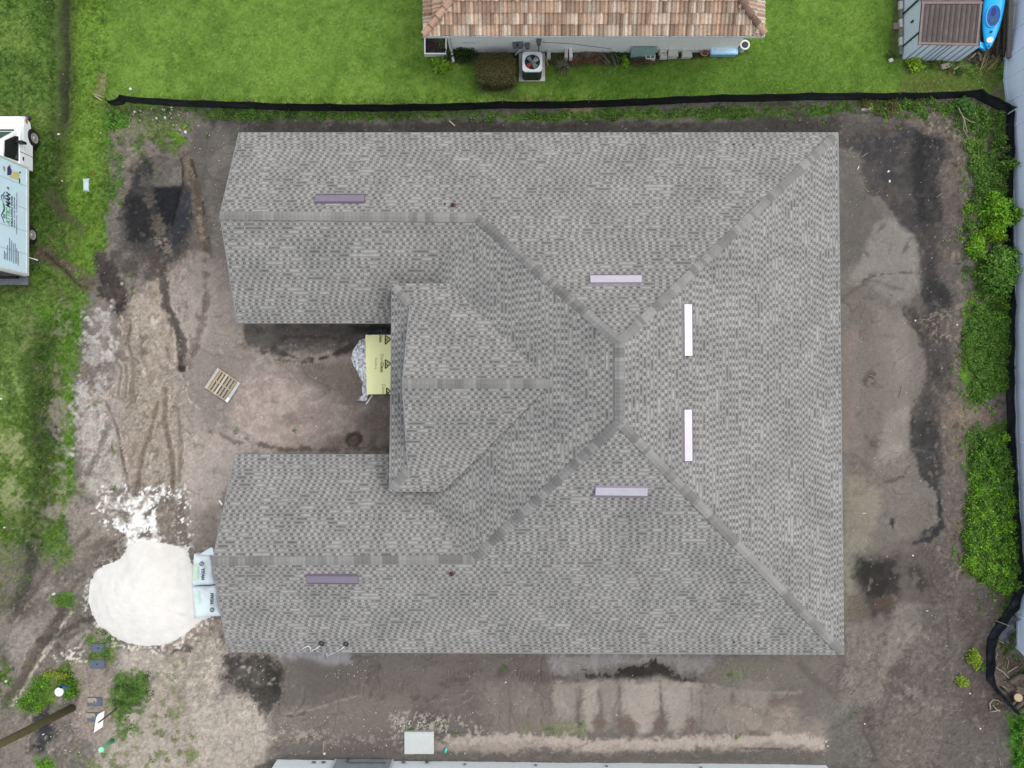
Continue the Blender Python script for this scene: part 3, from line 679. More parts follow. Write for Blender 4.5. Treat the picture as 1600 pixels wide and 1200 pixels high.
soil(poly([(242, 790), (262, 780), (280, 784), (272, 800), (262, 842), (246, 824)], 6, 4, 7), (128, 118, 106), .95, (146, 136, 124))
soil(poly([(262, 780), (280, 780), (280, 850), (262, 846)], 6, 4, 7), (136, 124, 112), .8, None, 'speck')
soil(poly([(205, 830), (290, 836), (286, 862), (205, 856)], 6, 4, 7), (128, 118, 108), .6, None, 'speck')
soil(stroke([(263, 780), (264, 856)], 3, 2, 2, 3), (120, 108, 98), .8)
soil(stroke([(276, 790), (276, 860)], 2, 2, 2, 3), (120, 108, 98), .8)
soil(poly([(186, 800), (206, 800), (206, 818), (190, 818)], 5, 4, 7), (134, 124, 112), .7)

# ---- rain flow lines on the bare sand, soft shading painted along one side
fl1 = fbm(gx0, gy0, 150, 3, 201); fl2 = fbm(gx0, gy0, 70, 3, 221)
for fld, lv_, amp, thick in ((fl1, 4.0, .20, .05), (fl2, 2.6, .13, .05), (fl1+fl2*.5, 7.0, .08, .09)):
    q_ = (fld*lv_) % 1.0
    line = np.exp(-((q_-.5)/thick)**2); side = np.exp(-((q_-.5-thick*2.2)/(thick*1.4))**2)
    k = sstep(-.35, .35, n2+n3*.4)*(GR < .4)
    C *= (1-amp*line*k+amp*.55*side*k)[..., None]
    Z -= .012*line*k
rt_ = sstep(1300, 1320, gx0)*(1-GR); C *= (1+.10*rt_)[..., None]
bt_ = sstep(1010, 1040, gy0)*sstep(430, 470, gx0)*(1-rt_)*(1-GR); C *= (1+.05*bt_)[..., None]
dk_ = sstep(500, 430, gx0)*sstep(420, 470, gy0)*(1-GR)*(1-.9*sstep(175, 130, gx0)*sstep(790, 840, gy0))          # the left and lower left soil is drier and paler
C *= (1+.17*dk_)[..., None]
gl_ = C.mean(-1, keepdims=True); C = np.where(GR[..., None] < .5, gl_+(C-gl_)*.90, C)
# ---- tread marks and scuffs
def tread(pts, wd, per=5.5, amt=.22, ang=.5):
    sl = _win(pts, wd+8); x, y = _coords(sl, 3)
    best = np.full(x.shape, 1e9); arc = np.zeros(x.shape); off_ = np.zeros(x.shape); s0 = 0
    for a, b_ in zip(pts[:-1], pts[1:]):
        dx, dy = b_[0]-a[0], b_[1]-a[1]; L_ = math.hypot(dx, dy)
        t = np.clip(((x-a[0])*dx+(y-a[1])*dy)/(L_*L_), 0, 1); d = np.hypot(x-a[0]-t*dx, y-a[1]-t*dy)
        o_ = ((x-a[0])*dy-(y-a[1])*dx)/L_
        m_ = d < best; best = np.where(m_, d, best); arc = np.where(m_, s0+t*L_, arc); off_ = np.where(m_, o_, off_); s0 += L_
    k = sstep(wd/2+1, wd/2-1.5, best)*sstep(-.6, .5, n1[sl]+n2[sl])
    w_ = np.sin((arc+np.abs(off_)*ang)*2*math.pi/per)
    C[sl] *= (1+amt*w_*k)[..., None]; Z[sl] += .012*w_*k
for pts, wd in (([(202, 490), (208, 560), (226, 640), (236, 700), (262, 768)], 12), ([(262, 560), (252, 640), (232, 700), (212, 766)], 12), ([(272, 620), (272, 700), (270, 770)], 14), ([(286, 238), (302, 280), (312, 330), (322, 380), (326, 430)], 13),
                ([(202, 240), (214, 262), (232, 300), (244, 340), (252, 362)], 10), ([(262, 440), (264, 490), (272, 520), (280, 560)], 8), ([(98, 950), (70, 1000), (44, 1050), (12, 1090)], 10), ([(62, 392), (92, 410), (120, 428), (140, 446)], 16), ([(322, 400), (320, 450), (310, 500), (300, 560)], 10),
                ([(420, 560), (500, 572), (540, 566)], 10), ([(1482, 940), (1480, 1020), (1474, 1070)], 12), ([(160, 620), (185, 690), (205, 760)], 10), ([(1300, 1040), (1330, 1080), (1356, 1150)], 10), ([(590, 1044), (720, 1050), (860, 1060)], 10)):
    tread(pts, wd)
qs = random.Random(77)
def scuffs(box_, n_, wmin, wmax, Lmin, Lmax, cols, angm=None, op=.45):
    for _ in range(n_):
        x, y = qs.uniform(box_[0], box_[2]), qs.uniform(box_[1], box_[3]); a = qs.uniform(0, 3.14) if angm is None else angm+qs.uniform(-.5, .5); L_ = qs.uniform(Lmin, Lmax); b_ = qs.uniform(-.5, .5)
        m_ = stroke([(x, y), (x+math.cos(a)*L_/2, y+math.sin(a)*L_/2), (x+math.cos(a)*L_/2+math.cos(a+b_)*L_/2, y+math.sin(a)*L_/2+math.sin(a+b_)*L_/2)], qs.uniform(wmin, wmax), 2.5, 3, 2.5)
        sl, k = m_; k = k*(GR[sl] < .4); soil((sl, k), qs.choice(cols), op*qs.uniform(.5, 1.2), None, 'holes')
LTc = [(184, 170, 158), (172, 156, 144), (196, 184, 172)]; DKc = [(120, 108, 100), (106, 95, 88), (132, 120, 110)]
scuffs((170, 440, 292, 765), 190, 1.0, 2.6, 10, 46, LTc+DKc+[(202, 188, 172), (98, 86, 78)], 1.5, .75)
scuffs((175, 480, 280, 765), 60, 1.0, 2.4, 20, 70, LTc+DKc, 1.15, .7)
scuffs((175, 560, 290, 765), 60, 1.0, 2.4, 20, 70, LTc+DKc, 2.0, .7)
scuffs((285, 400, 370, 860), 50, 1.5, 4, 8, 36, LTc+DKc)
scuffs((120, 600, 200, 900), 90, 1.0, 3, 10, 40, [(180, 172, 164), (120, 110, 102), (150, 140, 130)], 2.2)
scuffs((0, 880, 150, 1190), 130, 1.0, 3.5, 10, 50, [(160, 150, 140), (92, 84, 78), (176, 166, 154), (110, 102, 94)], 2.1)
scuffs((380, 560, 600, 700), 26, 1.5, 5, 8, 30, [(140, 126, 118), (186, 170, 160), (128, 115, 108)], 0)
scuffs((170, 1000, 430, 1195), 300, 1.0, 2.6, 4, 16, [(200, 190, 176), (120, 108, 98), (188, 176, 160), (136, 124, 112)])
scuffs((1315, 520, 1425, 960), 26, 1.5, 5, 10, 50, [(104, 96, 90), (146, 136, 128), (96, 88, 83)])
scuffs((1380, 920, 1560, 1195), 200, 1.0, 2.8, 6, 30, [(134, 126, 118), (74, 68, 66), (120, 112, 106), (88, 80, 76)])
scuffs((1440, 180, 1510, 900), 190, 1.0, 2.4, 5, 26, [(128, 116, 106), (74, 68, 66), (142, 130, 118), (60, 56, 55)], 1.4)
scuffs((1335, 190, 1460, 480), 26, 1.5, 4, 8, 30, [(82, 77, 75), (48, 46, 47), (96, 90, 86)])
scuffs((450, 1060, 1290, 1180), 60, 1.5, 4, 8, 50, [(150, 138, 130), (96, 88, 83), (160, 148, 140), (88, 80, 76)], 0, .35)
scuffs((1290, 980, 1420, 1190), 30, 1.5, 4, 10, 50, [(140, 130, 122), (98, 90, 84)], 1.9)
scuffs((190, 240, 300, 430), 60, 1.2, 3.2, 6, 24, [(96, 88, 82), (30, 30, 32), (110, 100, 90)], 1.3)
# long ruts across the yard, dark bottoms with a pale shoulder
def rut(pts, wd, c, op=.85, side=None, rag=2.5):
    if side is not None:
        s_ = tuple(min(255, v*1.07) for v in side)
        soil(stroke([(x+wd*.85, y) for x, y in pts], max(2.6, wd*.5), 2.5, 2, rag), s_, op*.7, None, 'holes'); soil(stroke([(x-wd*.8, y) for x, y in pts], 2.2, 2.5, 2, rag), s_, op*.45, None, 'holes')
    c2_ = tuple(v*.88 for v in c)
    soil(stroke(pts, wd*1.2, 3, 2, rag), c, op*.95, c2_, z=-.03)
rut([(254, 420), (259, 477), (270, 497), (279, 520), (286, 549), (283, 578)], 10, (88, 80, 74), .92, (176, 163, 150), 4)
soil(ell(282, 577, 6, 5, 3, 2, 4), (56, 50, 48), .9)
rut([(320, 426), (322, 465), (313, 507), (307, 540), (295, 567)], 8, (122, 109, 101), .75, (176, 162, 152), 6)
rut([(205, 508), (201, 540), (206, 556), (215, 566)], 3.5, (112, 100, 90), .85, (186, 172, 158))
rut([(227, 522), (220, 540), (220, 558), (228, 572)], 4, (128, 115, 104), .7)
rut([(188, 574), (184, 618)], 3, (120, 108, 98), .7, (190, 176, 160))
rut([(196, 570), (196, 622)], 3, (128, 115, 105), .7, (186, 172, 158))
rut([(206, 560), (207, 626)], 6, (128, 116, 106), .7)
rut([(166, 626), (176, 650), (186, 684), (195, 728), (200, 762)], 3.5, (98, 88, 80), .85, (190, 176, 160), 3)
rut([(212, 600), (232, 622), (252, 640)], 4, (188, 172, 154), .7)
rut([(246, 626), (233, 672), (220, 712), (213, 762)], 6, (116, 103, 93), .85, (190, 174, 156), 4)
rut([(256, 606), (256, 660), (266, 706), (271, 760)], 7, (120, 106, 96), .85, (188, 172, 156), 4)
rut([(277, 640), (281, 690), (282, 762)], 5, (132, 119, 109), .75, (192, 178, 164), 4)
rut([(232, 560), (236, 620), (226, 680), (206, 740)], 3, (178, 162, 144), .6)
rut([(170, 664), (152, 712), (138, 740)], 9, (128, 121, 114), .75, (196, 189, 180), 5)
rut([(200, 476), (235, 480), (262, 492)], 4, (186, 172, 156), .6, None, 5)
rut([(240, 440), (246, 455), (252, 472)], 4, (182, 166, 146), .8)
# lower left: damp verge with crossing wheel tracks
soil(poly([(150, 846), (196, 838), (190, 868), (160, 882), (132, 900), (126, 872)], 12, 6, 9), (104, 96, 88), .85, (120, 110, 101))
soil(poly([(-20, 850), (70, 860), (60, 910), (40, 960), (-20, 960)], 16, 8, 10), (112, 106, 94), .7, (92, 88, 78))
soil(stroke([(52, 862), (38, 905), (24, 950)], 22, 14, 8, 8), (66, 64, 60), .8)
rut([(137, 833), (83, 883), (43, 933), (14, 970)], 8, (106, 97, 89), .8, (160, 150, 140), 5)
rut([(128, 826), (74, 876)], 4, (158, 147, 136), .6, None, 5)
soil(poly([(20, 982), (58, 976), (52, 1016), (30, 1036), (14, 1020)], 14, 6, 6), (152, 143, 136), .8)
rut([(100, 955), (62, 1005), (32, 1064), (6, 1100)], 13, (98, 89, 81), .85, (192, 181, 168), 4)
rut([(140, 963), (100, 987), (62, 1002)], 9, (84, 78, 74), .75, None, 6)
soil(ell(112, 1026, 20, 10, 8, 5, 9), (224, 218, 208), .8, None, 'speck')
grass(ell(94, 848, 17, 28, 12, 8, 12), (88, 124, 50), .8, None, 'holes')
grass(ell(28, 826, 34, 24, 18, 8, 12), (98, 122, 60), .75, None, 'holes')
grass(ell(14, 902, 22, 14, 12, 8, 12), (104, 126, 66), .6, None, 'holes')
grass(stroke([(30, 1040), (12, 1062), (0, 1090)], 18, 12, 5, 10), (84, 104, 52), .6, None, 'sparse')
# bottom bank: alternating tongues of pale and damp sand
for (x, w_, y1_, c_, cc) in ((876, 12, 1122, 0, (172, 160, 151)), (925, 12, 1136, 0, (176, 165, 156)), (952, 9, 1128, 0, (160, 150, 142)), (1000, 24, 1138, 0, (184, 171, 163)), (1056, 20, 1134, 0, (178, 167, 158)), (1084, 8, 1140, 0, (166, 155, 146)), (1180, 26, 1120, 0, (158, 148, 139)), (820, 14, 1116, 0, (150, 139, 131)), (770, 12, 1112, 0, (146, 135, 127))):
    soil(poly([(x-w_, 1066), (x+w_, 1066), (x+w_*.9, 1098), (x+w_*.3, y1_), (x-w_*.3, y1_), (x-w_*.9, 1098)], 8, 5, 5), cc, .42, None, 'soft')
for x in (900, 938, 966, 1030, 1078, 1092, 846, 795):
    rut([(x, 1078), (x+3, 1104), (x+2, 1140)], 3, (112, 101, 95), .45)
for x, rr in ((938, 9), (980, 12), (1031, 12), (1080, 9), (1340, 8)):
    soil(ell(x, 1130, rr, 13, 5, 4, 5), (112, 99, 92), .7)
soil(stroke([(700, 1156), (800, 1152), (920, 1158), (1060, 1160), (1200, 1154), (1285, 1160)], 13, 6, 4, 6), (190, 176, 167), .75)
soil(stroke([(920, 1150), (917, 1160), (905, 1164)], 2, 2, 1, 2), (110, 98, 92), .8)
# ---- fine grain
inner = (np.abs(GX) < 24.4) & (np.abs(GY) < 18.7)
gr3 = GR[..., None]
nf = fbm(gx0, gy0, 2.3, 2, 111)
lawnm = sstep(165, 150, gy0)*sstep(150, 175, gx0)
rough = 1-lawnm*.62
gn = (1 + (.12*n3 + .22*n2 + .26*n1 + .26*n0 + .2*nf + .30*(white-.5))*rough)[..., None]
smz = np.maximum(sstep(1305, 1320, gx0)*sstep(1465, 1425, gx0)*sstep(225, 260, gy0)*sstep(1010, 960, gy0), sstep(430, 470, gx0)*sstep(1330, 1290, gx0)*sstep(1010, 1030, gy0))
smz = np.maximum(smz, .7*sstep(360, 390, gx0)*sstep(620, 600, gx0)*sstep(500, 520, gy0)*sstep(715, 700, gy0))
smz = np.maximum(smz, .7*sstep(285, 310, gx0)*sstep(380, 360, gx0)*sstep(180, 200, gy0)*sstep(870, 800, gy0))
kz = 1-.72*smz
sn = 1.13*(1 + .06*n3 + .05*n2 + (.06*n1 + .15*n0 + .19*nf)*kz + .20*(white-.5)*(1-.5*smz))[..., None]
far_ = ((np.abs(GX) > 33.9) | (np.abs(GY) > 27.9))[..., None]
gn = np.where(far_, 1, gn); sn = np.where(far_, 1, sn)
C *= np.where(gr3 > .5, np.clip(gn, .45, 1.9), np.clip(sn, .5, 1.7))
yel = np.clip(n2*.4+n0*.3+nf*.3+.15, 0, 1)[..., None]*gr3*(1-.5*lawnm[..., None])
C = C*(1-.35*yel) + (A3((150, 160, 84))*.9)*(.35*yel)
# straw and grit flecks
fl = (white2 > .9965) & (GR < .4)
C[fl] = C[fl]*.7 + A3((215, 208, 198))*.3
fd = (white2 < .014) & (GR < .4)
C[fd] *= .75
ld = (white2 > .985) & (GR > .6)
C[ld] = C[ld]*.6 + A3((190, 190, 130))*.4
C *= ALB
C[..., 2] *= np.where(GR < .5, .965, 1)
C = np.clip(C, .002, .85)
C[..., 0] *= 1.0
Z += (.025*n3 + .018*n2 + .010*n1 + .006*n0)*inner
Z -= .28*np.exp(-((gx0-95)/26)**2)*sstep(260, 120, gy0)*(np.abs(GX) < 24.4)
Z += GR*.02*(white-.3)*inner
# raised banks round the plot
for pts, wd, hh in (([(1480, 940), (1475, 700), (1492, 500), (1490, 300), (1430, 190)], 30, .12), ([(560, 1150), (900, 1160), (1280, 1160)], 24, .1), ([(450, 1118), (520, 1100), (700, 1075), (900, 1062), (1050, 1064)], 14, .07)):
    sl = _win(pts, 80); d = np.full(gx[sl].shape, 1e9)
    for a, b in zip(pts[:-1], pts[1:]): d = np.minimum(d, _segd(gx[sl]+wx[sl]*8, gy[sl]+wy[sl]*8, a, b))
    Z[sl] += hh*np.exp(-(d/wd)**2)

gm = bpy.data.materials.new("ground_cover"); gm.use_nodes = True
n = gm.node_tree; b = n.nodes["Principled BSDF"]
b.inputs['Roughness'].default_value = .95; b.inputs['Specular IOR Level'].default_value = .15
at = n.nodes.new("ShaderNodeAttribute"); at.attribute_name = "soil"
tc = n.nodes.new("ShaderNodeTexCoord")
no = n.nodes.new("ShaderNodeTexNoise"); no.inputs['Scale'].default_value = 14; no.inputs['Detail'].default_value = 8; no.inputs['Roughness'].default_value = .75
mr = n.nodes.new("ShaderNodeMapRange"); mr.inputs[1].default_value = .3; mr.inputs[2].default_value = .7; mr.inputs[3].default_value = .88; mr.inputs[4].default_value = 1.12
vm = n.nodes.new("ShaderNodeVectorMath"); vm.operation = 'SCALE'
n.links.new(tc.outputs['Object'], no.inputs['Vector']); n.links.new(no.outputs['Fac'], mr.inputs[0])
n.links.new(at.outputs['Color'], vm.inputs[0]); n.links.new(mr.outputs[0], vm.inputs['Scale']); n.links.new(vm.outputs[0], b.inputs['Base Color'])
bp = n.nodes.new("ShaderNodeBump"); bp.inputs['Strength'].default_value = .5; bp.inputs['Distance'].default_value = .05
n.links.new(no.outputs['Fac'], bp.inputs['Height']); n.links.new(bp.outputs[0], b.inputs['Normal'])

me = bpy.data.meshes.new("ground")
nv = NX*NY
me.vertices.add(nv)
co = np.stack([GX, GY, Z], -1).astype(np.float32)
me.vertices.foreach_set("co", co.ravel())
idx = np.arange(nv).reshape(NY, NX)
q = np.stack([idx[:-1, :-1], idx[:-1, 1:], idx[1:, 1:], idx[1:, :-1]], -1).reshape(-1, 4)
me.loops.add(q.size); me.polygons.add(len(q))
me.loops.foreach_set("vertex_index", q.ravel().astype(np.int32))
me.polygons.foreach_set("loop_start", (np.arange(len(q))*4).astype(np.int32))
me.polygons.foreach_set("loop_total", np.full(len(q), 4, np.int32))
me.polygons.foreach_set("use_smooth", np.ones(len(q), bool))
ca = me.color_attributes.new("soil", 'FLOAT_COLOR', 'POINT')
ca.data.foreach_set("color", np.concatenate([C, np.ones((NY, NX, 1), np.float32)], -1).astype(np.float32).ravel())
me.materials.append(gm); me.update(); me.validate()
ground = bpy.data.objects.new("ground", me); COL.objects.link(ground); tag(ground, kind='structure')

def gz(X, Y):
    i = np.clip(np.searchsorted(xs, X), 0, NX-1); j = np.clip(np.searchsorted(ys, Y), 0, NY-1)
    return Z[j, i]
def PG(px, py, dz=0.0):
    p = P(px, py, 0); p.z = float(gz(p.x, p.y))+dz; return p

# ---------------------------------------------------------------- leaf and blade builder
def blades(name, pos, length, width, cols, m, parent=None, lean=0.7, up=0.6, seed=1, quad=False):
    """many small leaf faces as one mesh: pos (n,3), length/width arrays, cols (n,3)"""
    r = np.random.RandomState(seed); k = len(pos)
    az = r.rand(k)*2*np.pi
    el = np.clip(up + (r.rand(k)-.5)*lean*2, -0.3, 1.45)
    d = np.stack([np.cos(az)*np.cos(el), np.sin(az)*np.cos(el), np.sin(el)], -1)
    s = np.stack([-np.sin(az), np.cos(az), (r.rand(k)-.5)*.8], -1); s /= np.linalg.norm(s, axis=1)[:, None]
    L = length[:, None]; W = width[:, None]*.5
    if quad:
        mid = pos + d*L*.5
        v = np.stack([pos, mid+s*W, pos+d*L-np.array([0, 0, .15])*L, mid-s*W], 1)
        kk = 4
    else:
        v = np.stack([pos-s*W, pos+s*W, pos+d*L], 1); kk = 3
    v = v.reshape(-1, 3).astype(np.float32)
    if parent is not None: v -= np.array(ORIG[parent.name], dtype=np.float32)
    me = bpy.data.meshes.new(name)
    me.vertices.add(len(v)); me.vertices.foreach_set("co", v.ravel())
    me.loops.add(len(v)); me.polygons.add(k)
    me.loops.foreach_set("vertex_index", np.arange(len(v), dtype=np.int32))
    me.polygons.foreach_set("loop_start", (np.arange(k)*kk).astype(np.int32))
    me.polygons.foreach_set("loop_total", np.full(k, kk, np.int32))
    cc = np.repeat(np.concatenate([cols, np.ones((k, 1))], 1), kk, 0).astype(np.float32)
    ca = me.color_attributes.new("tint", 'FLOAT_COLOR', 'POINT'); ca.data.foreach_set("color", cc.ravel())
    me.materials.append(m); me.update()
    o = bpy.data.objects.new(name, me); COL.objects.link(o)
    if parent is not None: o.parent = parent; ORIG[o.name] = ORIG[parent.name]
    return o
leafm = mat("leaf", (80, 120, 50), .7, tint="tint", var=.05, spec=.2)
LT = leafm.node_tree
trn = LT.nodes.new("ShaderNodeBsdfTranslucent"); mxs = LT.nodes.new("ShaderNodeMixShader"); mxs.inputs[0].default_value = .25
pb = LT.nodes["Principled BSDF"]; outn = LT.nodes["Material Output"]
LT.links.new(pb.inputs['Base Color'].links[0].from_socket, trn.inputs['Color'])
LT.links.new(pb.outputs[0], mxs.inputs[1]); LT.links.new(trn.outputs[0], mxs.inputs[2]); LT.links.new(mxs.outputs[0], outn.inputs['Surface'])

# turf: short blades wherever grass grows, taller and looser in the rough
r = np.random.RandomState(9)
gi = np.argwhere((GR > .45) & (np.abs(GX) < 23.4) & (np.abs(GY) < 17.6))
sel = gi[r.randint(0, len(gi), 150000)]
pj, pi_ = sel[:, 0], sel[:, 1]
pos = np.stack([GX[pj, pi_], GY[pj, pi_], Z[pj, pi_]], -1)+np.concatenate([(r.rand(len(sel), 2)-.5)*STEP, np.zeros((len(sel), 1))], 1)
pxx = gx0[pj, pi_]; pyy = gy0[pj, pi_]
lawn = (pyy < 150) & (pxx > 170)
col = C[pj, pi_]*np.where(lawn[:, None], .82+.4*r.rand(len(sel), 1), .7+.7*r.rand(len(sel), 1))*np.array([1.0, 1.05, .9])
ln = np.where(lawn, .05+.03*r.rand(len(sel)), .07+.09*r.rand(len(sel)))
wd = np.where(lawn, .018, .024)*(.8+.5*r.rand(len(sel)))
o = blades("grass", pos, ln, wd, col, leafm, up=.5, lean=.6, seed=3)
tag(o, "short green turf covering the lawns and verges around the plot", "grass", kind='stuff')
# ================================================================ THE SHINGLED HOUSE
def shingle_mat():
    m = bpy.data.materials.new("asphalt_shingle"); m.use_nodes = True
    n = m.node_tree; b = n.nodes["Principled BSDF"]; b.inputs['Roughness'].default_value = .93
    b.inputs['Specular IOR Level'].default_value = .2
    N = n.nodes.new; Lk = n.links.new
    def M(op, a, b_=None, c=None):
        x = N("ShaderNodeMath"); x.operation = op
        for i, v in enumerate((a, b_, c)):
            if v is None: continue
            if isinstance(v, (int, float)): x.inputs[i].default_value = v
            else: Lk(v, x.inputs[i])
        return x.outputs[0]
    uv = N("ShaderNodeUVMap"); uv.uv_map = "UVMap"
    sp = N("ShaderNodeSeparateXYZ"); Lk(uv.outputs[0], sp.inputs[0])
    u, v = sp.outputs[0], sp.outputs[1]
    cv = M('DIVIDE', v, .150); row = M('FLOOR', cv); fr = M('FRACT', cv)
    def wn(xx, yy):
        cb = N("ShaderNodeCombineXYZ"); 
        for i, q in enumerate((xx, yy)):
            if isinstance(q, (int, float)): cb.inputs[i].default_value = q
            else: Lk(q, cb.inputs[i])
        w_ = N("ShaderNodeTexWhiteNoise"); w_.noise_dimensions = '2D'; Lk(cb.outputs[0], w_.inputs['Vector']); return w_.outputs['Value']
    ro = wn(row, 3.0)
    us = M('ADD', M('DIVIDE', u, .13), M('MULTIPLY', ro, 7.0))
    # tooth edges wander
    cell = M('FLOOR', us); fu = M('FRACT', us)
    r1 = wn(cell, row); r2 = wn(cell, M('ADD', row, 71.3))
    sh2 = N('ShaderNodeTexNoise'); sh2.inputs['Scale'].default_value = 1.5; sh2.inputs['Detail'].default_value = 2
    Lk(uv.outputs[0], sh2.inputs['Vector'])
    # alternate teeth and gaps, with runs broken at random
    par = M('MODULO', M('ABSOLUTE', cell), 2.0)
    tooth = M('GREATER_THAN', M('ADD', M('ADD', M('MULTIPLY', par, .54), M('MULTIPLY', r1, .62)), M('MULTIPLY', M('SUBTRACT', sh2.outputs['Fac'], .5), .5)), .56)
    sh = N("ShaderNodeTexNoise"); sh.inputs['Scale'].default_value = .55; sh.inputs['Detail'].default_value = 3
    Lk(uv.outputs[0], sh.inputs['Vector'])
    g = N("ShaderNodeTexNoise"); g.inputs['Scale'].default_value = 34; g.inputs['Detail'].default_value = 3
    Lk(uv.outputs[0], g.inputs['Vector'])
    # light teeth / darker recessed band
    tone = M('ADD', .74, M('MULTIPLY', M('SUBTRACT', r2, .5), .12))
    # lower edge line of each course: printed dark band plus painted gap and tab shadows
    band = M('MULTIPLY', M('GREATER_THAN', fr, .12), M('LESS_THAN', fr, .62))
    gap = M('SUBTRACT', 1.0, tooth)
    low = M('MULTIPLY', band, M('MULTIPLY', gap, .36))
    hi = M('MULTIPLY', band, M('MULTIPLY', tooth, .16))
    joint = M('MULTIPLY', M('LESS_THAN', fr, .12), .12)
    t1 = M('SUBTRACT', M('ADD', tone, hi), M('ADD', low, joint))
    t2 = M('ADD', t1, M('MULTIPLY', M('SUBTRACT', sh.outputs['Fac'], .5), .42))
    t3 = M('ADD', t2, M('MULTIPLY', M('SUBTRACT', g.outputs['Fac'], .5), .22))
    rmp = N("ShaderNodeValToRGB"); e = rmp.color_ramp.elements
    e[0].position = .15; e[0].color = (*srgb(87, 86, 84), 1)
    e[1].position = 1.0; e[1].color = (*srgb(185, 182, 177), 1)
    x = rmp.color_ramp.elements.new(.5); x.color = (*srgb(131, 129, 126), 1)
    x = rmp.color_ramp.elements.new(.78); x.color = (*srgb(156, 153, 149), 1)
    Lk(t3, rmp.inputs[0]); Lk(rmp.outputs[0], b.inputs['Base Color'])
    bp = N("ShaderNodeBump"); bp.inputs['Strength'].default_value = .5; bp.inputs['Distance'].default_value = .012
    hgt = M('ADD', M('SUBTRACT', 1.0, fr), M('MULTIPLY', tooth, .5))
    Lk(hgt, bp.inputs['Height']); Lk(bp.outputs[0], b.inputs['Normal'])
    return m
shm = shingle_mat()
capm = mat("cap_shingle", (150, 150, 150), .9, tint="tint", var=.10, scale=14, spec=.2)
fasm = mat("painted_metal_edge", (150, 150, 150), .6, var=.08)
wallm = mat("grey_stucco", (182, 180, 174), .9, var=.06, bump=.2, k=.7)
vent_m = mat("galvanised_vent", (196, 188, 208), .34, metal=.35, var=.06, tint='tint')
ventp_m = mat("dim_reflection_vent", (150, 136, 160), .45, metal=.3, var=.06, tint='tint')  # same vent metal, with a dimmer sky reflection put into its colour
glassm = mat("window_glass", (40, 50, 58), .08, var=.05, spec=.9)
framem = mat("white_frame", (225, 226, 226), .5, var=.03, k=.75)
blackm = mat("black_plastic", (30, 31, 33), .5, var=.1)

house = thing("house", "large grey shingle roofed house filling the middle of the building plot", "house", P(960, 600, 0))
ZE = 2.7
vN = dict(A=P(373, 207, ZE), B=P(1310, 207, ZE), C=P(968, 535, 7.0), D=P(745, 340, 4.55), E=P(343, 336, 4.55))
Br = P(1319, 1023, ZE); Cs = P(968, 660, 7.0); Ds = P(740, 874, 4.5); Es = P(331, 878, 4.5)
A2 = P(355, 1019, ZE)
Wn = P(370, 505, ZE); Vn = P(617, 505, ZE); Ws = P(367, 710, ZE); Vs = P(617, 710, ZE)
eN_W = P(612, 443, 4.03); eN_V = P(705, 443, 4.03); eR = P(862, 600, 5.86); eS_V = P(692, 768, 4.03); eS_W = P(608, 768, 4.03)
Hn = P(640, 475, 4.43); Hs = P(637, 735, 4.41); eRW = P(628, 600, 5.86)
slopes = [
    ([vN['B'], vN['A'], vN['E'], vN['D'], vN['C']], (-1, 0), (0, -1)),
    ([Br, vN['B'], vN['C'], Cs], (0, 1), (-1, 0)),
    ([A2, Br, Cs, Ds, Es], (1, 0), (0, 1)),
    ([Wn, Vn, vN['D'], vN['E']], (1, 0), (0, 1)),
    ([Vs, Ws, Es, Ds], (-1, 0), (0, -1)),
    ([Vn, Vs, Ds, Cs, vN['C'], vN['D']], (0, -1), (1, 0)),
    ([eN_V, eN_W, Hn, eRW, eR], (-1, 0), (0, -1)),
    ([eS_W, eS_V, eR, eRW, Hs], (1, 0), (0, 1)),
    ([eN_W, eS_W, Hs+Vector((.12, 0, .06)), Hn+Vector((.12, 0, .06))], (0, -1), (1, 0)),
]
rb = MB()
for pts, ud, vd in slopes:
    # fit slope
    a = pts[0]
    hs_ = [((p.x-a.x)*vd[0]+(p.y-a.y)*vd[1], p.z-a.z) for p in pts]
    far = max(hs_, key=lambda t: t[0]); sl_ = far[1]/far[0]; k = math.sqrt(1+sl_*sl_)
    uv = [((p.x*ud[0]+p.y*ud[1]), ((p.x-a.x)*vd[0]+(p.y-a.y)*vd[1])*k) for p in pts]
    cx_ = sum((p for p in pts), Vector((0, 0, 0)))/len(pts)
    nrm = (pts[1]-pts[0]).cross(pts[2]-pts[1])
    if nrm.z < 0: pts = pts[::-1]; uv = uv[::-1]
    # triangulate by a fan from the eave, flat enough
    rb.face(pts, None, uv)
roof = rb.build("roof", shm, house)
for p_ in roof.data.polygons: pass
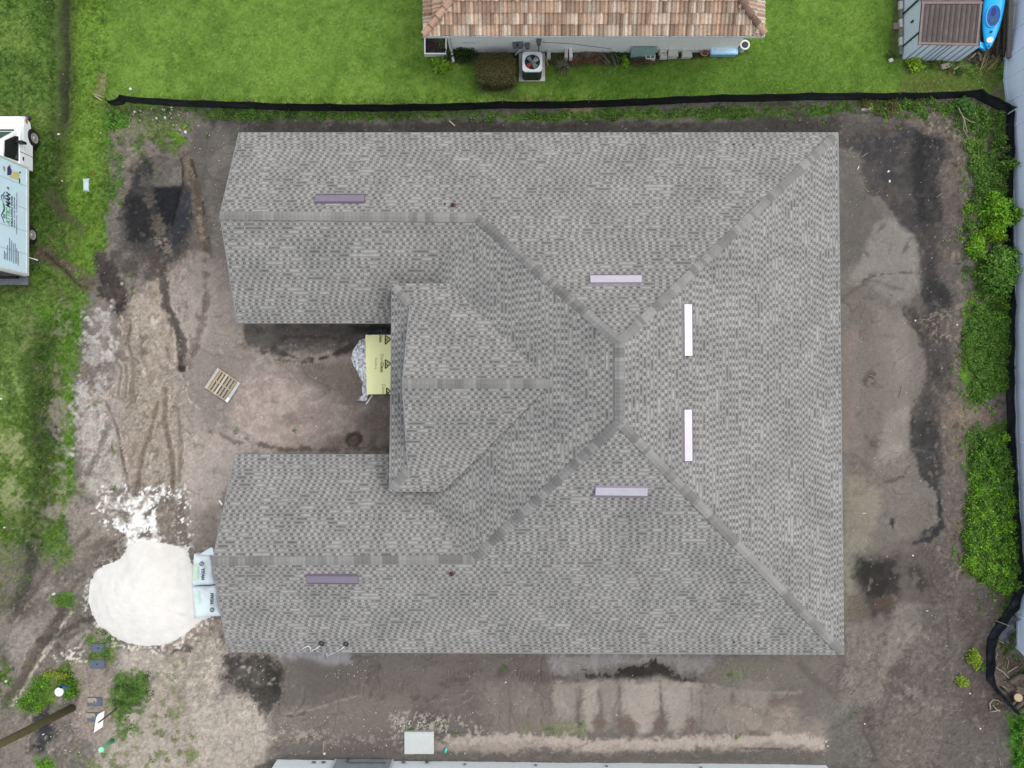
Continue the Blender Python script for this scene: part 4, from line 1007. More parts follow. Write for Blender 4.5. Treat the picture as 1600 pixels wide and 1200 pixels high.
# underside and edge boards
und = MB()
for pts, ud, vd in slopes:
    q = [p-Vector((0, 0, .16)) for p in pts]
    if (q[1]-q[0]).cross(q[2]-q[1]).z > 0: q = q[::-1]
    und.face(q)
und.build("soffit", framem, house)
fb = MB()
def fascia(mb, a, b, out, th=.004, dz=.17):
    o = Vector((out[0], out[1], 0)).normalized()
    up = Vector((0, 0, .006))
    a = a+up; b = b+up
    v = [a-o*.03, b-o*.03, b+o*th, a+o*th]
    w_ = [p-Vector((0, 0, dz)) for p in v]
    mb.mesh(v+w_, [(0, 1, 2, 3), (7, 6, 5, 4), (3, 2, 6, 7), (0, 4, 5, 1), (0, 3, 7, 4), (1, 5, 6, 2)])
for a, b, o_ in ((vN['A'], vN['B'], (0, 1)), (vN['B'], Br, (1, 0)), (Br, A2, (0, -1)), (vN['A'], vN['E'], (-1, 0)), (vN['E'], Wn, (-1, 0)),
                 (Wn, Vn, (0, -1)), (Ws, Vs, (0, 1)), (Ws, Es, (-1, 0)), (Es, A2, (-1, 0)), (eN_W, eN_V, (0, 1)), (eN_W, eS_W, (-1, 0)),
                 (eS_W, eS_V, (0, -1)), (Hn, eRW, (-1, 0)), (eRW, Hs, (-1, 0))):
    fascia(fb, a, b, o_)
fb.build("fascia", fasm, house)
# ridge and hip caps
def caps(a, b, wdt=.165, sl=.47, seed=0, diag=False, n_=None, lift=.02):
    rr = random.Random(seed); a = Vector(a); b = Vector(b)
    d = (b-a)
    if diag: b = b-d*(.22/d.length); d = b-a
    Ln = d.length; d.normalize()
    side = Vector((d.y, -d.x, 0)).normalized()
    drop = wdt*(sl if not diag else sl*.72)
    n_ = int(Ln/.15); mb = MB(); t0 = .5
    for i in range(n_):
        p = a+d*(i*Ln/n_); q = a+d*((i+1)*Ln/n_+.05)
        u0 = Vector((0, 0, lift+.035)); u1 = Vector((0, 0, lift+.008))
        if rr.random() < .55: t0 = rr.random()
        t0 = min(1, max(0, t0+rr.uniform(-.12, .12)))
        g_ = 132+34*t0; cc = srgb(g_, g_-3, g_-6)
        dn = Vector((0, 0, drop)); j = rr.uniform(-.008, .008)
        sd_ = side*(wdt+j)
        v = [p+u1-dn+sd_, p+u1, p+u1-dn-sd_, q+u0-dn+sd_, q+u0, q+u0-dn-sd_]
        w_ = [x-Vector((0, 0, .03)) for x in v]
        mb.mesh(v+w_, [(0, 3, 4, 1), (1, 4, 5, 2), (3, 9, 10, 4), (4, 10, 11, 5), (0, 6, 9, 3), (2, 5, 11, 8), (1, 7, 6, 0), (2, 8, 7, 1)], cc)
    return mb
cap_list = [(vN['E'], vN['D'], 0), (vN['D'], vN['C'], 0), (vN['C'], vN['B'], 1), (vN['C'], Cs, 0), (Ds, Cs, 0), (Cs, Br, 1), (Es, Ds, 0), (eRW, eR, 0), (Hn, eN_W, 1), (Hs, eS_W, 1)]
for i, (a, b, dg_) in enumerate(cap_list):
    # hips are laid from the eave upwards: the exposed end faces down the slope
    mb = caps(a, b, seed=i+3, diag=bool(dg_))
    mb.build("ridge_cap", capm, roof)
from mathutils.bvhtree import BVHTree
ROOF_BVH = BVHTree.FromPolygons([Vector(v) for v in rb.v], rb.f)
def on_slope(px, py, i):
    o_ = Vector((0, 0, H)); d = (P(px, py, 0)-o_).normalized()
    hit, nn, fi, ds_ = ROOF_BVH.ray_cast(o_, d)
    return hit, (nn if nn.z > 0 else -nn)
def roof_vent(px0, px1, py0, py1, i, m):
    cp, nn = on_slope((px0+px1)/2, (py0+py1)/2, i)
    d = (H-cp.z)/FPX; L_, W_ = (px1-px0)*d, (py1-py0)*d
    alongx = L_ > W_
    long_, sh_ = (L_, W_) if alongx else (W_, L_)
    down = Vector((nn.x, nn.y, 0)).normalized()      # horizontal direction down the slope
    dn = (down - nn*down.dot(nn)).normalized()
    ax = nn.cross(dn).normalized()
    s2 = sh_/2/abs(dn.dot(down))
    mb = MB()
    prof = [(-s2, .0), (-s2*.72, .07), (s2*.62, .12), (s2, .09), (s2*1.0, .015)]
    v = []
    for e in (-1, 1):
        for (s, h_) in prof: v.append(cp+ax*(e*long_/2)+dn*s+nn*h_)
    k = len(prof)
    fs = [(j, j+1, k+j+1, k+j) for j in range(k-1)] + [tuple(range(k-1, -1, -1)), tuple(range(k, 2*k))]
    top_c, lip_c = (srgb(208, 203, 213, k=.62), srgb(164, 148, 166, k=.62)) if m is vent_m else (srgb(146, 133, 150, k=.62), srgb(118, 104, 120, k=.62))  # lip and end faces tinted darker to imitate a dimmer reflection
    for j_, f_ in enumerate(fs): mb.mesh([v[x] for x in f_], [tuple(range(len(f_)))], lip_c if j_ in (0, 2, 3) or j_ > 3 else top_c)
    # nailing flange
    f_ = [cp+ax*(sx*(long_/2+.03))+dn*(s*s2*1.12)+nn*.012 for sx, s in ((-1, -1), (1, -1), (1, 1), (-1, 1))]
    g_ = [p-nn*.01 for p in f_]
    fm = MB(); fm.mesh(f_+g_, [(0, 1, 2, 3), (7, 6, 5, 4), (0, 4, 5, 1), (1, 5, 6, 2), (2, 6, 7, 3), (3, 7, 4, 0)])
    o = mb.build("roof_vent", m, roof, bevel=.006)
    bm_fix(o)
    return o
import bmesh
def bm_fix(o):
    bm = bmesh.new(); bm.from_mesh(o.data); bmesh.ops.recalc_face_normals(bm, faces=bm.faces); bm.to_mesh(o.data); bm.free()
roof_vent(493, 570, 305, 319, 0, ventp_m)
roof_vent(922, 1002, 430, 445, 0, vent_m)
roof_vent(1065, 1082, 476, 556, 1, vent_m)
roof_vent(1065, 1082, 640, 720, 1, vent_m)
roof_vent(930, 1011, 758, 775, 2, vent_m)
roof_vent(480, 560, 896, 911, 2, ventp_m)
tabm = mat("slate_tab", (78, 88, 98), .5)
pipm = mat("maroon_boot", (96, 62, 68), .6, var=.1)
for (px, py, i) in ((708, 321, 0), (706, 896, 2)):
    c_, nn = on_slope(px, py, i)
    mb = MB(); mb.lathe(c_, [(.11, -.02), (.10, .03), (.05, .06), (.045, .22), (.03, .22), (.03, .1)], 14)
    mb.build("vent_pipe", pipm, roof)
for (px, py, i) in ((695, 319, 0), (1147, 226, 0), (1177, 226, 0), (1147, 1003, 2), (1185, 1004, 2)):
    c_, nn = on_slope(px, py, i)
    mb = MB(); mb.lathe(c_, [(.05, -.02), (.045, .03), (.02, .05), (.018, .06)], 10)
    mb.build("flashing_tab", tabm, roof)
# walls
def ring_walls(mb, pts, z0, z1):
    n_ = len(pts)
    for i in range(n_):
        a, b_ = pts[i], pts[(i+1) % n_]
        mb.face([(a[0], a[1], z0), (b_[0], b_[1], z0), (b_[0], b_[1], z1), (a[0], a[1], z1)])
ZW = 2.54
wx0 = vN['A'].x+.42; wy0 = vN['A'].y-.45; ex = vN['B'].x-.45; sy = A2.y+.5
nY = Wn.y+.45; sY = Ws.y-.45; inx = -4.25
foot = [(wx0, wy0), (wx0, nY), (inx, nY), (inx, sY), (wx0, sY), (wx0, sy), (ex+.12, sy), (ex, wy0)]
wb = MB(); ring_walls(wb, foot, -.1, ZW)
for (e_, y0_, y1_) in ((vN['E'], nY, wy0), (Es, sy, sY)):
    wb.face([(wx0, y1_, ZW), (wx0, y0_, ZW), (wx0, e_.y, e_.z-.22)])
# tall entry walls
ring_walls(wb, [(-4.1, 3.35), (-4.1, -3.6), (-1.6, -3.6), (-1.6, 3.35)], 2.4, 3.86)
wb.face([(-3.68, 2.9, 4.3), (-3.68, -3.1, 4.3), (-3.68, 0, 5.7)])
wb.build("wall", wallm, house)
def window(parent, c, nrm, wd, hg, kind="window"):
    n_ = Vector((nrm[0], nrm[1], 0)); s = Vector((-n_.y, n_.x, 0)); c = Vector(c)
    fr = MB()
    t = .07
    rot = Matrix((s, n_, Vector((0, 0, 1)))).transposed()
    for (dx, dz, ww, hh) in ((0, hg/2-t/2, wd, t), (0, -hg/2+t/2, wd, t), (-wd/2+t/2, 0, t, hg-2*t), (wd/2-t/2, 0, t, hg-2*t), (0, 0, .05, hg-2*t)):
        fr.box(c+s*dx+Vector((0, 0, dz))+n_*.03, (ww, .08, hh), rot=rot)
    f = fr.build(kind, framem, parent)
    pm = MB(); pm.box(c+n_*.02, (wd-2*t, .02, hg-2*t), rot=rot)
    g_ = pm.build("pane" if kind == "window" else "panel", glassm if kind == "window" else framem, f)
    return f
for x in (-8, -3.5, 2, 7, 11): window(house, (x, wy0, 1.5), (0, 1), 1.4, 1.2)
for x in (-8, -3, 3, 9): window(house, (x, sy, 1.5), (0, -1), 1.4, 1.2)
for y in (7, -8): window(house, (wx0, y, 1.3), (-1, 0), 1.5, 1.4)
window(house, (inx, -1.6, 1.3), (-1, 0), 1.2, 1.4)
window(house, (inx, 1.2, 1.05), (-1, 0), 1.0, 2.1, "door")

# small white cords with dark rings, left on the lower roof edge
ringm = mat("dark_teal_rubber", (48, 60, 66), .5); cordm = mat("white_cord", (225, 228, 232), .6, k=.8)
def cord_ring(cx, cy, pts, label):
    c_, nn = on_slope(cx, cy, 2)
    t = thing("cord_bundle", label, "cord", c_, "cord bundles on the lower roof edge")
    mb = MB(); ring_ = []
    for k in range(17):
        a = 2*math.pi*k/16; ring_.append(c_+Vector((math.cos(a)*.085, math.sin(a)*.085, .05+math.sin(a)*.04)))
    mb.tube(ring_, .032, 8); mb.build("ring", ringm, t, smooth=True)
    mb = MB(); pp = []
    for (x, y) in pts:
        if y < 1017:
            q, _n = on_slope(x, y, 2); q = q+Vector((0, 0, .03))
        else: q = P(x, y, 2.62 if y < 1022 else 2.3)
        pp.append(q)
    mb.tube(pp, .016, 6); mb.build("cord", cordm, t, smooth=True)
cord_ring(503, 1005, [(502, 1007), (494, 1013), (488, 1016), (484, 1018), (486, 1012), (482, 1009), (476, 1011), (471, 1015)], "dark ring with a white cord curling off it, left one on the lower eave")
cord_ring(541, 1006, [(539, 1009), (533, 1014), (526, 1019), (517, 1022), (513, 1024), (510, 1021), (512, 1027)], "dark ring with a white cord dangling off the roof, right one on the lower eave")

# ================================================================ TILE ROOFED HOUSE (top)
tile_m = bpy.data.materials.new("clay_tile"); tile_m.use_nodes = True
def setup_tile(m):
    n = m.node_tree; b = n.nodes["Principled BSDF"]; b.inputs['Roughness'].default_value = .85; b.inputs['Specular IOR Level'].default_value = .25
    at = n.nodes.new("ShaderNodeAttribute"); at.attribute_name = "tint"
    no = n.nodes.new("ShaderNodeTexNoise"); no.inputs['Scale'].default_value = 12; no.inputs['Detail'].default_value = 7
    tc = n.nodes.new("ShaderNodeTexCoord"); n.links.new(tc.outputs['Object'], no.inputs['Vector'])
    mr = n.nodes.new("ShaderNodeMapRange"); mr.inputs[1].default_value = .3; mr.inputs[2].default_value = .7; mr.inputs[3].default_value = .8; mr.inputs[4].default_value = 1.2
    vm = n.nodes.new("ShaderNodeVectorMath"); vm.operation = 'SCALE'
    n.links.new(no.outputs['Fac'], mr.inputs[0]); n.links.new(at.outputs['Color'], vm.inputs[0]); n.links.new(mr.outputs[0], vm.inputs['Scale'])
    n.links.new(vm.outputs[0], b.inputs['Base Color'])
setup_tile(tile_m)
tz = 2.75
TL = P(662, 56, tz); TR = P(1194, 54, tz)
tile_house = thing("tiled_house", "cream walled house with a pinkish clay tile roof at the top edge", "house", Vector(((TL.x+TR.x)/2, TL.y+4, 0)))
DEP = 9.0; HY = TL.y
def tile_slope(origin, udir, vdir, ulen, pitch, clip, rows, seed):
    """rolled clay tiles; clip(u, v) -> inside"""
    rr = random.Random(seed); mb = MB()
    cw = .165; rh = .405
    zk = Vector((0, 0, 1)); u_ = Vector((*udir, 0)); v_ = Vector((*vdir, 0))
    up = (v_+zk*pitch).normalized(); nn = u_.cross(up).normalized()
    if nn.z < 0: nn = -nn
    prof = [(0, -.018), (.25, .0), (.36, .04), (.5, .055), (.64, .04), (.75, .0), (1, -.018)]
    for r_ in range(rows):
        nc = int(ulen/cw)
        for c_ in range(nc):
            u0 = c_*cw; v0 = r_*rh
            if not clip(u0+cw/2, (v0+rh/2)/math.sqrt(1+pitch*pitch)): continue
            q = rr.random(); k = rr.uniform(.84, 1.12)
            if q < .34: cc = srgb(216*k, 196*k, 176*k)
            elif q < .52: cc = srgb(170*k, 142*k, 122*k)
            else: cc = srgb(198*k, 168*k, 144*k)
            j = rr.uniform(-.012, .012)
            vs = []
            for e in (0, 1):
                for (t, h_) in prof:
                    vs.append(origin+u_*(u0+t*cw)+up*(v0+e*(rh+.04)+j)+nn*(h_+(.045 if e == 0 else .0)))
            for (t, h_) in prof: vs.append(origin+u_*(u0+t*cw)+up*(v0+j)+nn*(h_-.01))
            k_ = len(prof)
            mb.mesh(vs, [(i, i+1, k_+i+1, k_+i) for i in range(k_-1)]+[(2*k_+i, 2*k_+i+1, i+1, i) for i in range(k_-1)], cc)
    return mb
PT = .42
Wd = TR.x-TL.x
kk = math.sqrt(1+PT*PT)
mb = tile_slope(TL, (1, 0), (0, 1), Wd, PT, lambda u, v: v < u+.12 and v < Wd-u+.12 and v < 4.3, 13, 1)
troof = mb.build("roof", tile_m, tile_house)
mb = tile_slope(Vector((TL.x, TL.y+DEP, tz)), (0, -1), (1, 0), DEP, PT, lambda u, v: v < DEP-u+.12 and v < 4.4, 12, 2)
s1 = tile_slope(TR, (0, 1), (-1, 0), DEP, PT, lambda u, v: v < u+.12 and v < 4.4, 12, 3)
off = len(mb.v); mb.v += s1.v; mb.f += [tuple(i+off for i in f) for f in s1.f]; mb.c += s1.c; mb.uv += s1.uv
mb.build("side_tiles", tile_m, troof)
deck = MB()
def tp(x, y, up): return (x, y, tz-.03+PT*up)
deck.face([tp(TL.x, TL.y, 0), tp(TR.x, TR.y, 0), tp(TR.x-4.4, TL.y+4.4, 4.4), tp(TL.x+4.4, TL.y+4.4, 4.4)])
deck.face([tp(TL.x, TL.y+DEP, 0), tp(TL.x, TL.y, 0), tp(TL.x+4.4, TL.y+4.4, 4.4)])
deck.face([tp(TR.x, TR.y, 0), tp(TR.x, TL.y+DEP, 0), tp(TR.x-4.4, TL.y+4.4, 4.4)])
deck.face([tp(TL.x, TL.y+DEP, 0), tp(TL.x+4.4, TL.y+4.4, 4.4), tp(TR.x-4.4, TL.y+4.4, 4.4), tp(TR.x, TL.y+DEP, 0)])
deck.face([(TL.x, TL.y, tz-.14), (TL.x, TL.y+DEP, tz-.14), (TR.x, TL.y+DEP, tz-.14), (TR.x, TL.y, tz-.14)])
deck.build("roof_deck", mat("dark_underlay", (90, 74, 66), .9), troof)
for (a, b_) in (((TL.x, TL.y, tz), (TL.x+4.4, TL.y+4.4, tz+PT*4.4)), ((TR.x, TR.y, tz), (TR.x-4.4, TR.y+4.4, tz+PT*4.4))):
    a = Vector(a); b_ = Vector(b_); d = (b_-a); n_ = int(d.length/.42); mb = MB(); rr = random.Random(4)
    for i in range(n_):
        p = a+d*(i/n_); q = a+d*((i+1.15)/n_)
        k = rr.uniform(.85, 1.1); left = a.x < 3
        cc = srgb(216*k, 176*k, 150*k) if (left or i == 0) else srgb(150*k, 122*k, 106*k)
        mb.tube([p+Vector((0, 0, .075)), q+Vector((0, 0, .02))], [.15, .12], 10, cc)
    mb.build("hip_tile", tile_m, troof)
tw = mat("cream_stucco", (214, 216, 212), .9, var=.05, bump=.15, k=1.15)
wl = P(708, 83).x; wr = 9.72; wy = P(0, 82).y
wbm = MB(); ring_walls(wbm, [(wl, wy), (wr, wy), (wr, wy+8), (wl, wy+8)], -.1, tz-.12)
wbm.build("wall", tw, tile_house)
gut = MB()
gut.box(((TL.x+TR.x)/2+.0, TL.y-.015, tz-.07), (Wd+.04, .03, .13)); gut.box((TL.x-.02, TL.y+DEP/2, tz-.07), (.03, DEP, .13)); gut.box((TR.x+.02, TL.y+DEP/2, tz-.07), (.03, DEP, .13))
gut.build("fascia", framem, tile_house)
ds = MB()
ds.tube([(TL.x+.85, TL.y+.02, tz-.1), (wl-.06, wy-.06, 2.2), (wl-.06, wy-.06, .5), (wl-.02, wy-.12, .25), (wl+.02, wy-.45, .08)], .065, 8)
ds.build("downspout", framem, tile_house)
mtr = mat("meter_grey", (126, 136, 142), .4, metal=.3)
for (px, py, rr_) in ((804, 67, .11), (813, 67, .14), (824, 68, .11), (842, 62, .12)):
    d = (wy)/(600-py)*FPX; z = H-d; x = (px-800)*d/FPX
    mb = MB(); mb.box((x, wy-.05, z), (rr_*1.7, .1, rr_*2)); 
    mb.lathe((x, wy-.1, z), [(rr_*.7, -.12), (rr_*.75, -.02), (rr_*.8, .0)], 14, axis='Y')
    mb.build("meter_box" if px < 840 else "wall_lamp", mtr, tile_house)
for px, zt in ((808, 1.0), (842, 1.0)):
    x = (px-800)*.0275; mb = MB(); mb.tube([(x, wy-.02, zt), (x, wy-.02, .1)], .018, 6); mb.build("conduit", mtr, tile_house)
mb = MB(); mb.tube([(1.3, wy-.01, .95), (2.6, wy-.01, .8), (4.3, wy-.01, .35)], .012, 5); mb.build("cable", mtr, tile_house)
mb = MB(); mb.box((wl+.75, wy-.02, .95), (.55, .03, .09)); mb.build("vent_strip", framem, tile_house)

# ================================================================ PALE HOUSE (bottom edge)
pale_house = thing("pale_house", "pale walled house just entering along the bottom edge", "house", P(860, 1190))
yb = P(0, 1187).y
bx0, bx1 = P(433, 1187).x, P(1290, 1195).x
pw = mat("pale_blue_stucco", (206, 214, 216), .85, var=.05, k=1.25)
mb = MB()
mb.prism([(bx0, yb), (bx0, yb-8), (bx1, yb-8), (bx1, yb-.22)], -.1, 2.5)
mb.build("wall", pw, pale_house)
mb = MB(); e = .45
mb.mesh([(bx0-e, yb+.0-8-e, 2.6), (bx1+e, yb-8-e, 2.6), (bx1+e, yb-.5, 2.6), (bx0-e, yb-.5, 2.6), (bx0+3.5, yb-4.4, 4.3), (bx1-3.5, yb-4.4, 4.3)],
        [(3, 2, 5, 4), (1, 0, 4, 5), (0, 3, 4), (2, 1, 5), (0, 1, 2, 3)])
mb.build("roof", mat("brown_shingle", (120, 112, 104), .9, bump=.4), pale_house)
x0d, x1d = P(527, 1186).x, P(612, 1186).x
mb = MB(); mb.box(((x0d+x1d)/2, yb+.012, 1.1), (x1d-x0d, .025, 2.2)); mb.build("door", mat("blue_grey_door", (150, 158, 162), .6, k=.9), pale_house)
mb = MB(); mb.tube([(x0d+.5, yb+.06, .0), (x0d+.5, yb+.06, .32), (x0d+.65, yb+.06, .36), (x1d-.2, yb+.06, .36), (x1d-.2, yb+.1, .5)], .03, 6)
mb.build("pipe", mat("slate_pipe", (96, 108, 118), .5), pale_house)
for px in (493, 508, 632, 668):
    mb = MB(); mb.box((P(px, 0).x, yb+.02, .25), (.16, .04, .1)); mb.build("wall_vent", mtr, pale_house)
for k in (1, 4, 7, 11):
    mb = MB(); mb.box((bx0+7.2+k*1.02, yb+.005-.22*(k/16), .35+.0*k), (.12, .05, .05)); mb.build("wall_vent", mtr, pale_house)
for x_ in (x0d-.06, x1d+.06):
    mb = MB(); mb.box((x_, yb+.02, 1.1), (.08, .04, 2.2)); mb.build("door_trim", framem, pale_house)
# ================================================================ PLANTS
PAL_BRIGHT = [(122, 176, 36), (96, 150, 34), (146, 196, 60), (70, 118, 30), (110, 168, 50)]
PAL_MID = [(84, 128, 44), (100, 146, 56), (64, 100, 38), (120, 158, 72), (76, 116, 40)]
PAL_DARK = [(52, 84, 36), (66, 100, 42), (44, 70, 30), (84, 118, 54)]
PAL_DRY = [(150, 136, 112), (170, 158, 130), (124, 108, 88), (190, 180, 156)]
PAL_BROWN = [(112, 108, 66), (98, 92, 58), (128, 120, 78), (86, 78, 54), (104, 110, 62)]
def inpoly(x, y, pts):
    c = False; j = len(pts)-1
    for i in range(len(pts)):
        if (pts[i][1] > y) != (pts[j][1] > y) and x < (pts[j][0]-pts[i][0])*(y-pts[i][1])/(pts[j][1]-pts[i][1])+pts[i][0]: c = not c
        j = i
    return c
class Leaves:
    def __init__(s, seed): s.r = np.random.RandomState(seed); s.p = []; s.l = []; s.w = []; s.c = []
    def dome(s, c, rx, ry, h, n, L, pal, wratio=.45, flat=.0, shell=.55):
        r = s.r
        th = r.rand(n)*2*np.pi; rad = np.sqrt(r.rand(n)); hh = r.rand(n)
        lump = 1+.22*np.sin(th*3+r.rand()*6)+.15*np.sin(th*5+r.rand()*6)
        x = np.cos(th)*rad*rx*lump; y = np.sin(th)*rad*ry*lump
        top = np.sqrt(np.clip(1-rad**2, 0.03, 1))*h
        z = top*(shell+(1-shell)*hh)*(r.rand(n)*.25+.8)
        s.p.append(np.stack([c[0]+x, c[1]+y, c[2]+z], -1))
        s.l.append(L*(.6+.8*r.rand(n))); s.w.append(L*wratio*(.7+.6*r.rand(n)))
        pc = np.array([srgb(*q) for q in pal])
        base = pc[r.randint(0, len(pal), n)]
        s.c.append(base*(.95+.6*r.rand(n, 1))*np.array([1.06, 1.0, 1.0]))
    def build(s, name, parent=None, up=.35, lean=.7, seed=1, quad=True, m=None):
        return blades(name, np.concatenate(s.p), np.concatenate(s.l), np.concatenate(s.w), np.concatenate(s.c), m or leafm, parent, lean, up, seed, quad)

# weeds that nobody could count: right strip, plot edges
lw = Leaves(31); rr = random.Random(12)
EDGE = [(1500, 200), (1506, 260), (1512, 330), (1500, 390), (1506, 440), (1512, 480), (1502, 540), (1502, 600), (1516, 632), (1545, 640), (1500, 680), (1512, 720), (1510, 780), (1503, 830), (1503, 880), (1522, 905), (1544, 926), (1480, 185), (1440, 180), (1400, 188), (1512, 300), (1508, 700), (1500, 860)]
for ex_, ey_ in EDGE:
    for _ in range(7):
        q_ = (ex_+rr.gauss(0, 9), ey_+rr.gauss(0, 14)); rd_ = rr.uniform(.05, .13); lw.dome(PG(*q_), rd_, rd_, rr.uniform(.04, .12), int(rr.uniform(8, 26)), .08, rr.choice([PAL_MID, PAL_BROWN, PAL_BRIGHT]))
def scatter(pts, n, rmin, rmax, hmin, hmax, dens, L, pals):
    xs_ = [p[0] for p in pts]; ys_ = [p[1] for p in pts]; k = 0
    while k < n:
        x, y = rr.uniform(min(xs_), max(xs_)), rr.uniform(min(ys_), max(ys_))
        if not inpoly(x, y, pts): continue
        k += 1
        rad = rr.uniform(rmin, rmax); c = PG(x, y)
        lw.dome(c, rad, rad, rr.uniform(hmin, hmax), int(dens*rad*rad*1000*(.7+rr.random()*.6)), L*rr.uniform(.75, 1.3), rr.choice(pals))
scatter([(1490, 160), (1560, 175), (1574, 240), (1572, 310), (1530, 320), (1515, 260), (1500, 200)], 115, .12, .28, .10, .36, 1.3, .10, [PAL_MID, PAL_MID, [(110, 150, 62), (92, 128, 52), (124, 160, 76)]])
scatter([(1340, 160), (1480, 156), (1500, 180), (1450, 176), (1400, 186), (1380, 182)], 46, .10, .24, .1, .3, 1.5, .09, [PAL_MID, PAL_MID, PAL_BROWN])
scatter([(1508, 300), (1578, 320), (1580, 480), (1560, 500), (1510, 470), (1504, 380)], 60, .14, .28, .1, .35, 1.5, .09, [PAL_MID, PAL_BRIGHT, PAL_DARK])
scatter([(1520, 480), (1576, 490), (1582, 600), (1530, 628), (1508, 590), (1504, 520)], 150, .13, .26, .08, .25, 2.0, .10, [PAL_MID, PAL_MID, [(96, 136, 52), (86, 128, 44), (110, 150, 66)]])
scatter([(1496, 680), (1530, 660), (1546, 680), (1520, 704)], 14, .12, .22, .08, .2, 1.2, .09, [PAL_MID])
scatter([(1530, 690), (1570, 682), (1584, 760), (1586, 915), (1560, 925), (1535, 905), (1506, 880), (1506, 830), (1514, 780), (1518, 720)], 300, .13, .30, .12, .42, 2.2, .10, [PAL_MID, PAL_BRIGHT, PAL_MID, PAL_MID])
scatter([(1506, 790), (1560, 790), (1584, 800), (1580, 900), (1508, 885)], 60, .12, .22, .3, .5, 1.4, .09, [PAL_BRIGHT])
scatter([(1545, 895), (1582, 890), (1578, 920), (1556, 926)], 16, .12, .2, .2, .3, 1.5, .09, [PAL_BRIGHT])
scatter([(1565, 950), (1588, 930), (1588, 1010), (1570, 1010)], 14, .1, .2, .05, .15, .8, .08, [PAL_DARK, PAL_MID])
scatter([(1585, 1010), (1600, 1040), (1600, 1075), (1590, 1060)], 8, .1, .2, .08, .2, 1., .08, [PAL_MID])
scatter([(1410, 88), (1500, 94), (1560, 100), (1566, 125), (1420, 112)], 46, .08, .2, .06, .2, 1.2, .08, [PAL_DARK, PAL_MID, PAL_BROWN])
scatter([(165, 172), (200, 172), (196, 195), (172, 196)], 12, .12, .25, .1, .3, 1.2, .1, [PAL_MID, [(110, 168, 60), (96, 150, 50)]])
scatter([(170, 196), (196, 210), (190, 330), (170, 320)], 22, .1, .22, .05, .15, .8, .08, [PAL_MID])
scatter([(320, 170), (500, 178), (900, 178), (1150, 168), (1150, 180), (900, 188), (500, 188), (330, 186)], 110, .08, .22, .04, .12, .9, .08, [PAL_MID, PAL_DARK])
scatter([(186, 1056), (232, 1052), (236, 1078), (220, 1108), (196, 1108), (176, 1100)], 40, .1, .22, .04, .12, 1.0, .07, [PAL_DARK, PAL_MID])
scatter([(190, 1108), (208, 1116), (216, 1148), (194, 1150)], 12, .1, .2, .04, .1, .9, .07, [PAL_MID])
scatter([(138, 992), (160, 984), (186, 1006), (182, 1030), (142, 1034)], 24, .08, .2, .04, .12, .9, .07, [PAL_MID])
scatter([(52, 1064), (76, 1050), (80, 1096), (52, 1112), (28, 1106)], 36, .1, .22, .06, .2, 1.2, .08, [PAL_BRIGHT, PAL_MID])
scatter([(88, 930), (114, 930), (112, 946), (92, 948)], 8, .1, .18, .05, .1, 1., .07, [PAL_MID])
scatter([(62, 1186), (82, 1186), (82, 1200), (62, 1200)], 6, .1, .18, .06, .15, 1.2, .08, [PAL_BRIGHT])
for (x, y) in ((790, 1042), (1140, 1054), (1334, 1116), (640, 1140), (716, 1144), (860, 1140), (905, 1132), (640, 1136), (176, 762), (126, 770), (175, 703), (150, 630), (170, 910), (330, 985), (265, 1118), (275, 1060), (300, 1150), (160, 1180), (240, 1185), (108, 1092), (1560, 995), (1146, 1150), (465, 672), (367, 674), (1290, 192), (320, 213)):
    for _ in range(3): lw.dome(PG(x+rr.uniform(-5, 5), y+rr.uniform(-4, 4)), .1, .1, .05, 14, .06, PAL_MID)
wo_ = lw.build("weeds", up=.5, lean=.6); tag(wo_, "loose green weeds along the right boundary and in patches on the bare soil", "weeds", kind='stuff')

def stems(parent, c, n, r, h, rgb=(92, 82, 60), name="stem"):
    mb = MB(); q = random.Random(int(c[0]*100))
    for i in range(n):
        a = q.uniform(0, 6.28); e = Vector((c[0]+math.cos(a)*r*.7, c[1]+math.sin(a)*r*.7, c[2]+h*q.uniform(.5, .85)))
        mid = (Vector(c)+e)/2+Vector((0, 0, h*.12))
        mb.tube([Vector(c)-Vector((0, 0, .05)), mid, e], [.022, .015, .006], 5)
    return mb.build(name, mat("stem_"+name, rgb, .9), parent)
def shrub(px, py, rx, ry, h, n, L, pal, label, name="shrub", grp=None, up=.35, clumps=9, z0=0, wr=.5):
    c = PG(px, py); t = thing(name, label, "shrub" if name == "shrub" else "plant", c, grp)
    lv = Leaves(int(px+py)); q = random.Random(int(px))
    for i in range(clumps):
        a = q.uniform(0, 6.28); d = q.uniform(.1, .72)
        cx, cy = c.x+math.cos(a)*rx*d, c.y+math.sin(a)*ry*d
        hh = h*(1-.45*d*d)*q.uniform(.8, 1.1)
        lv.dome((cx, cy, z0+c.z+.02), rx*.45, ry*.45, hh, n//clumps, L, pal if q.random() < .7 else pal[:3], wr)
    stems(t, c, 9, min(rx, ry), h)
    lv.build("foliage", t, up=up, seed=int(px))
    return t
shrub(1556, 338, .85, .95, .95, 2600, .15, PAL_BRIGHT, "bright green broad leaved shrub, upper of the two rounded shrubs by the fence")
shrub(1548, 425, 1.15, 1.25, 1.05, 3600, .13, [(90, 140, 46), (110, 160, 60), (70, 112, 38), (130, 172, 80)], "wide mid green shrub, lower of the two rounded shrubs by the fence")
shrub(1522, 382, .55, .7, .5, 1200, .10, PAL_BRIGHT, "low bright green shrub left of and between the two rounded shrubs")
shrub(1568, 262, .55, .35, .8, 500, .14, PAL_MID, "loose sprawling shrub reaching over the white fence above the rounded shrubs")
shrub(1555, 372, .4, .3, .5, 300, .1, [(150, 190, 50), (130, 176, 44)], "small yellow green shrub squeezed below the upper rounded shrub")
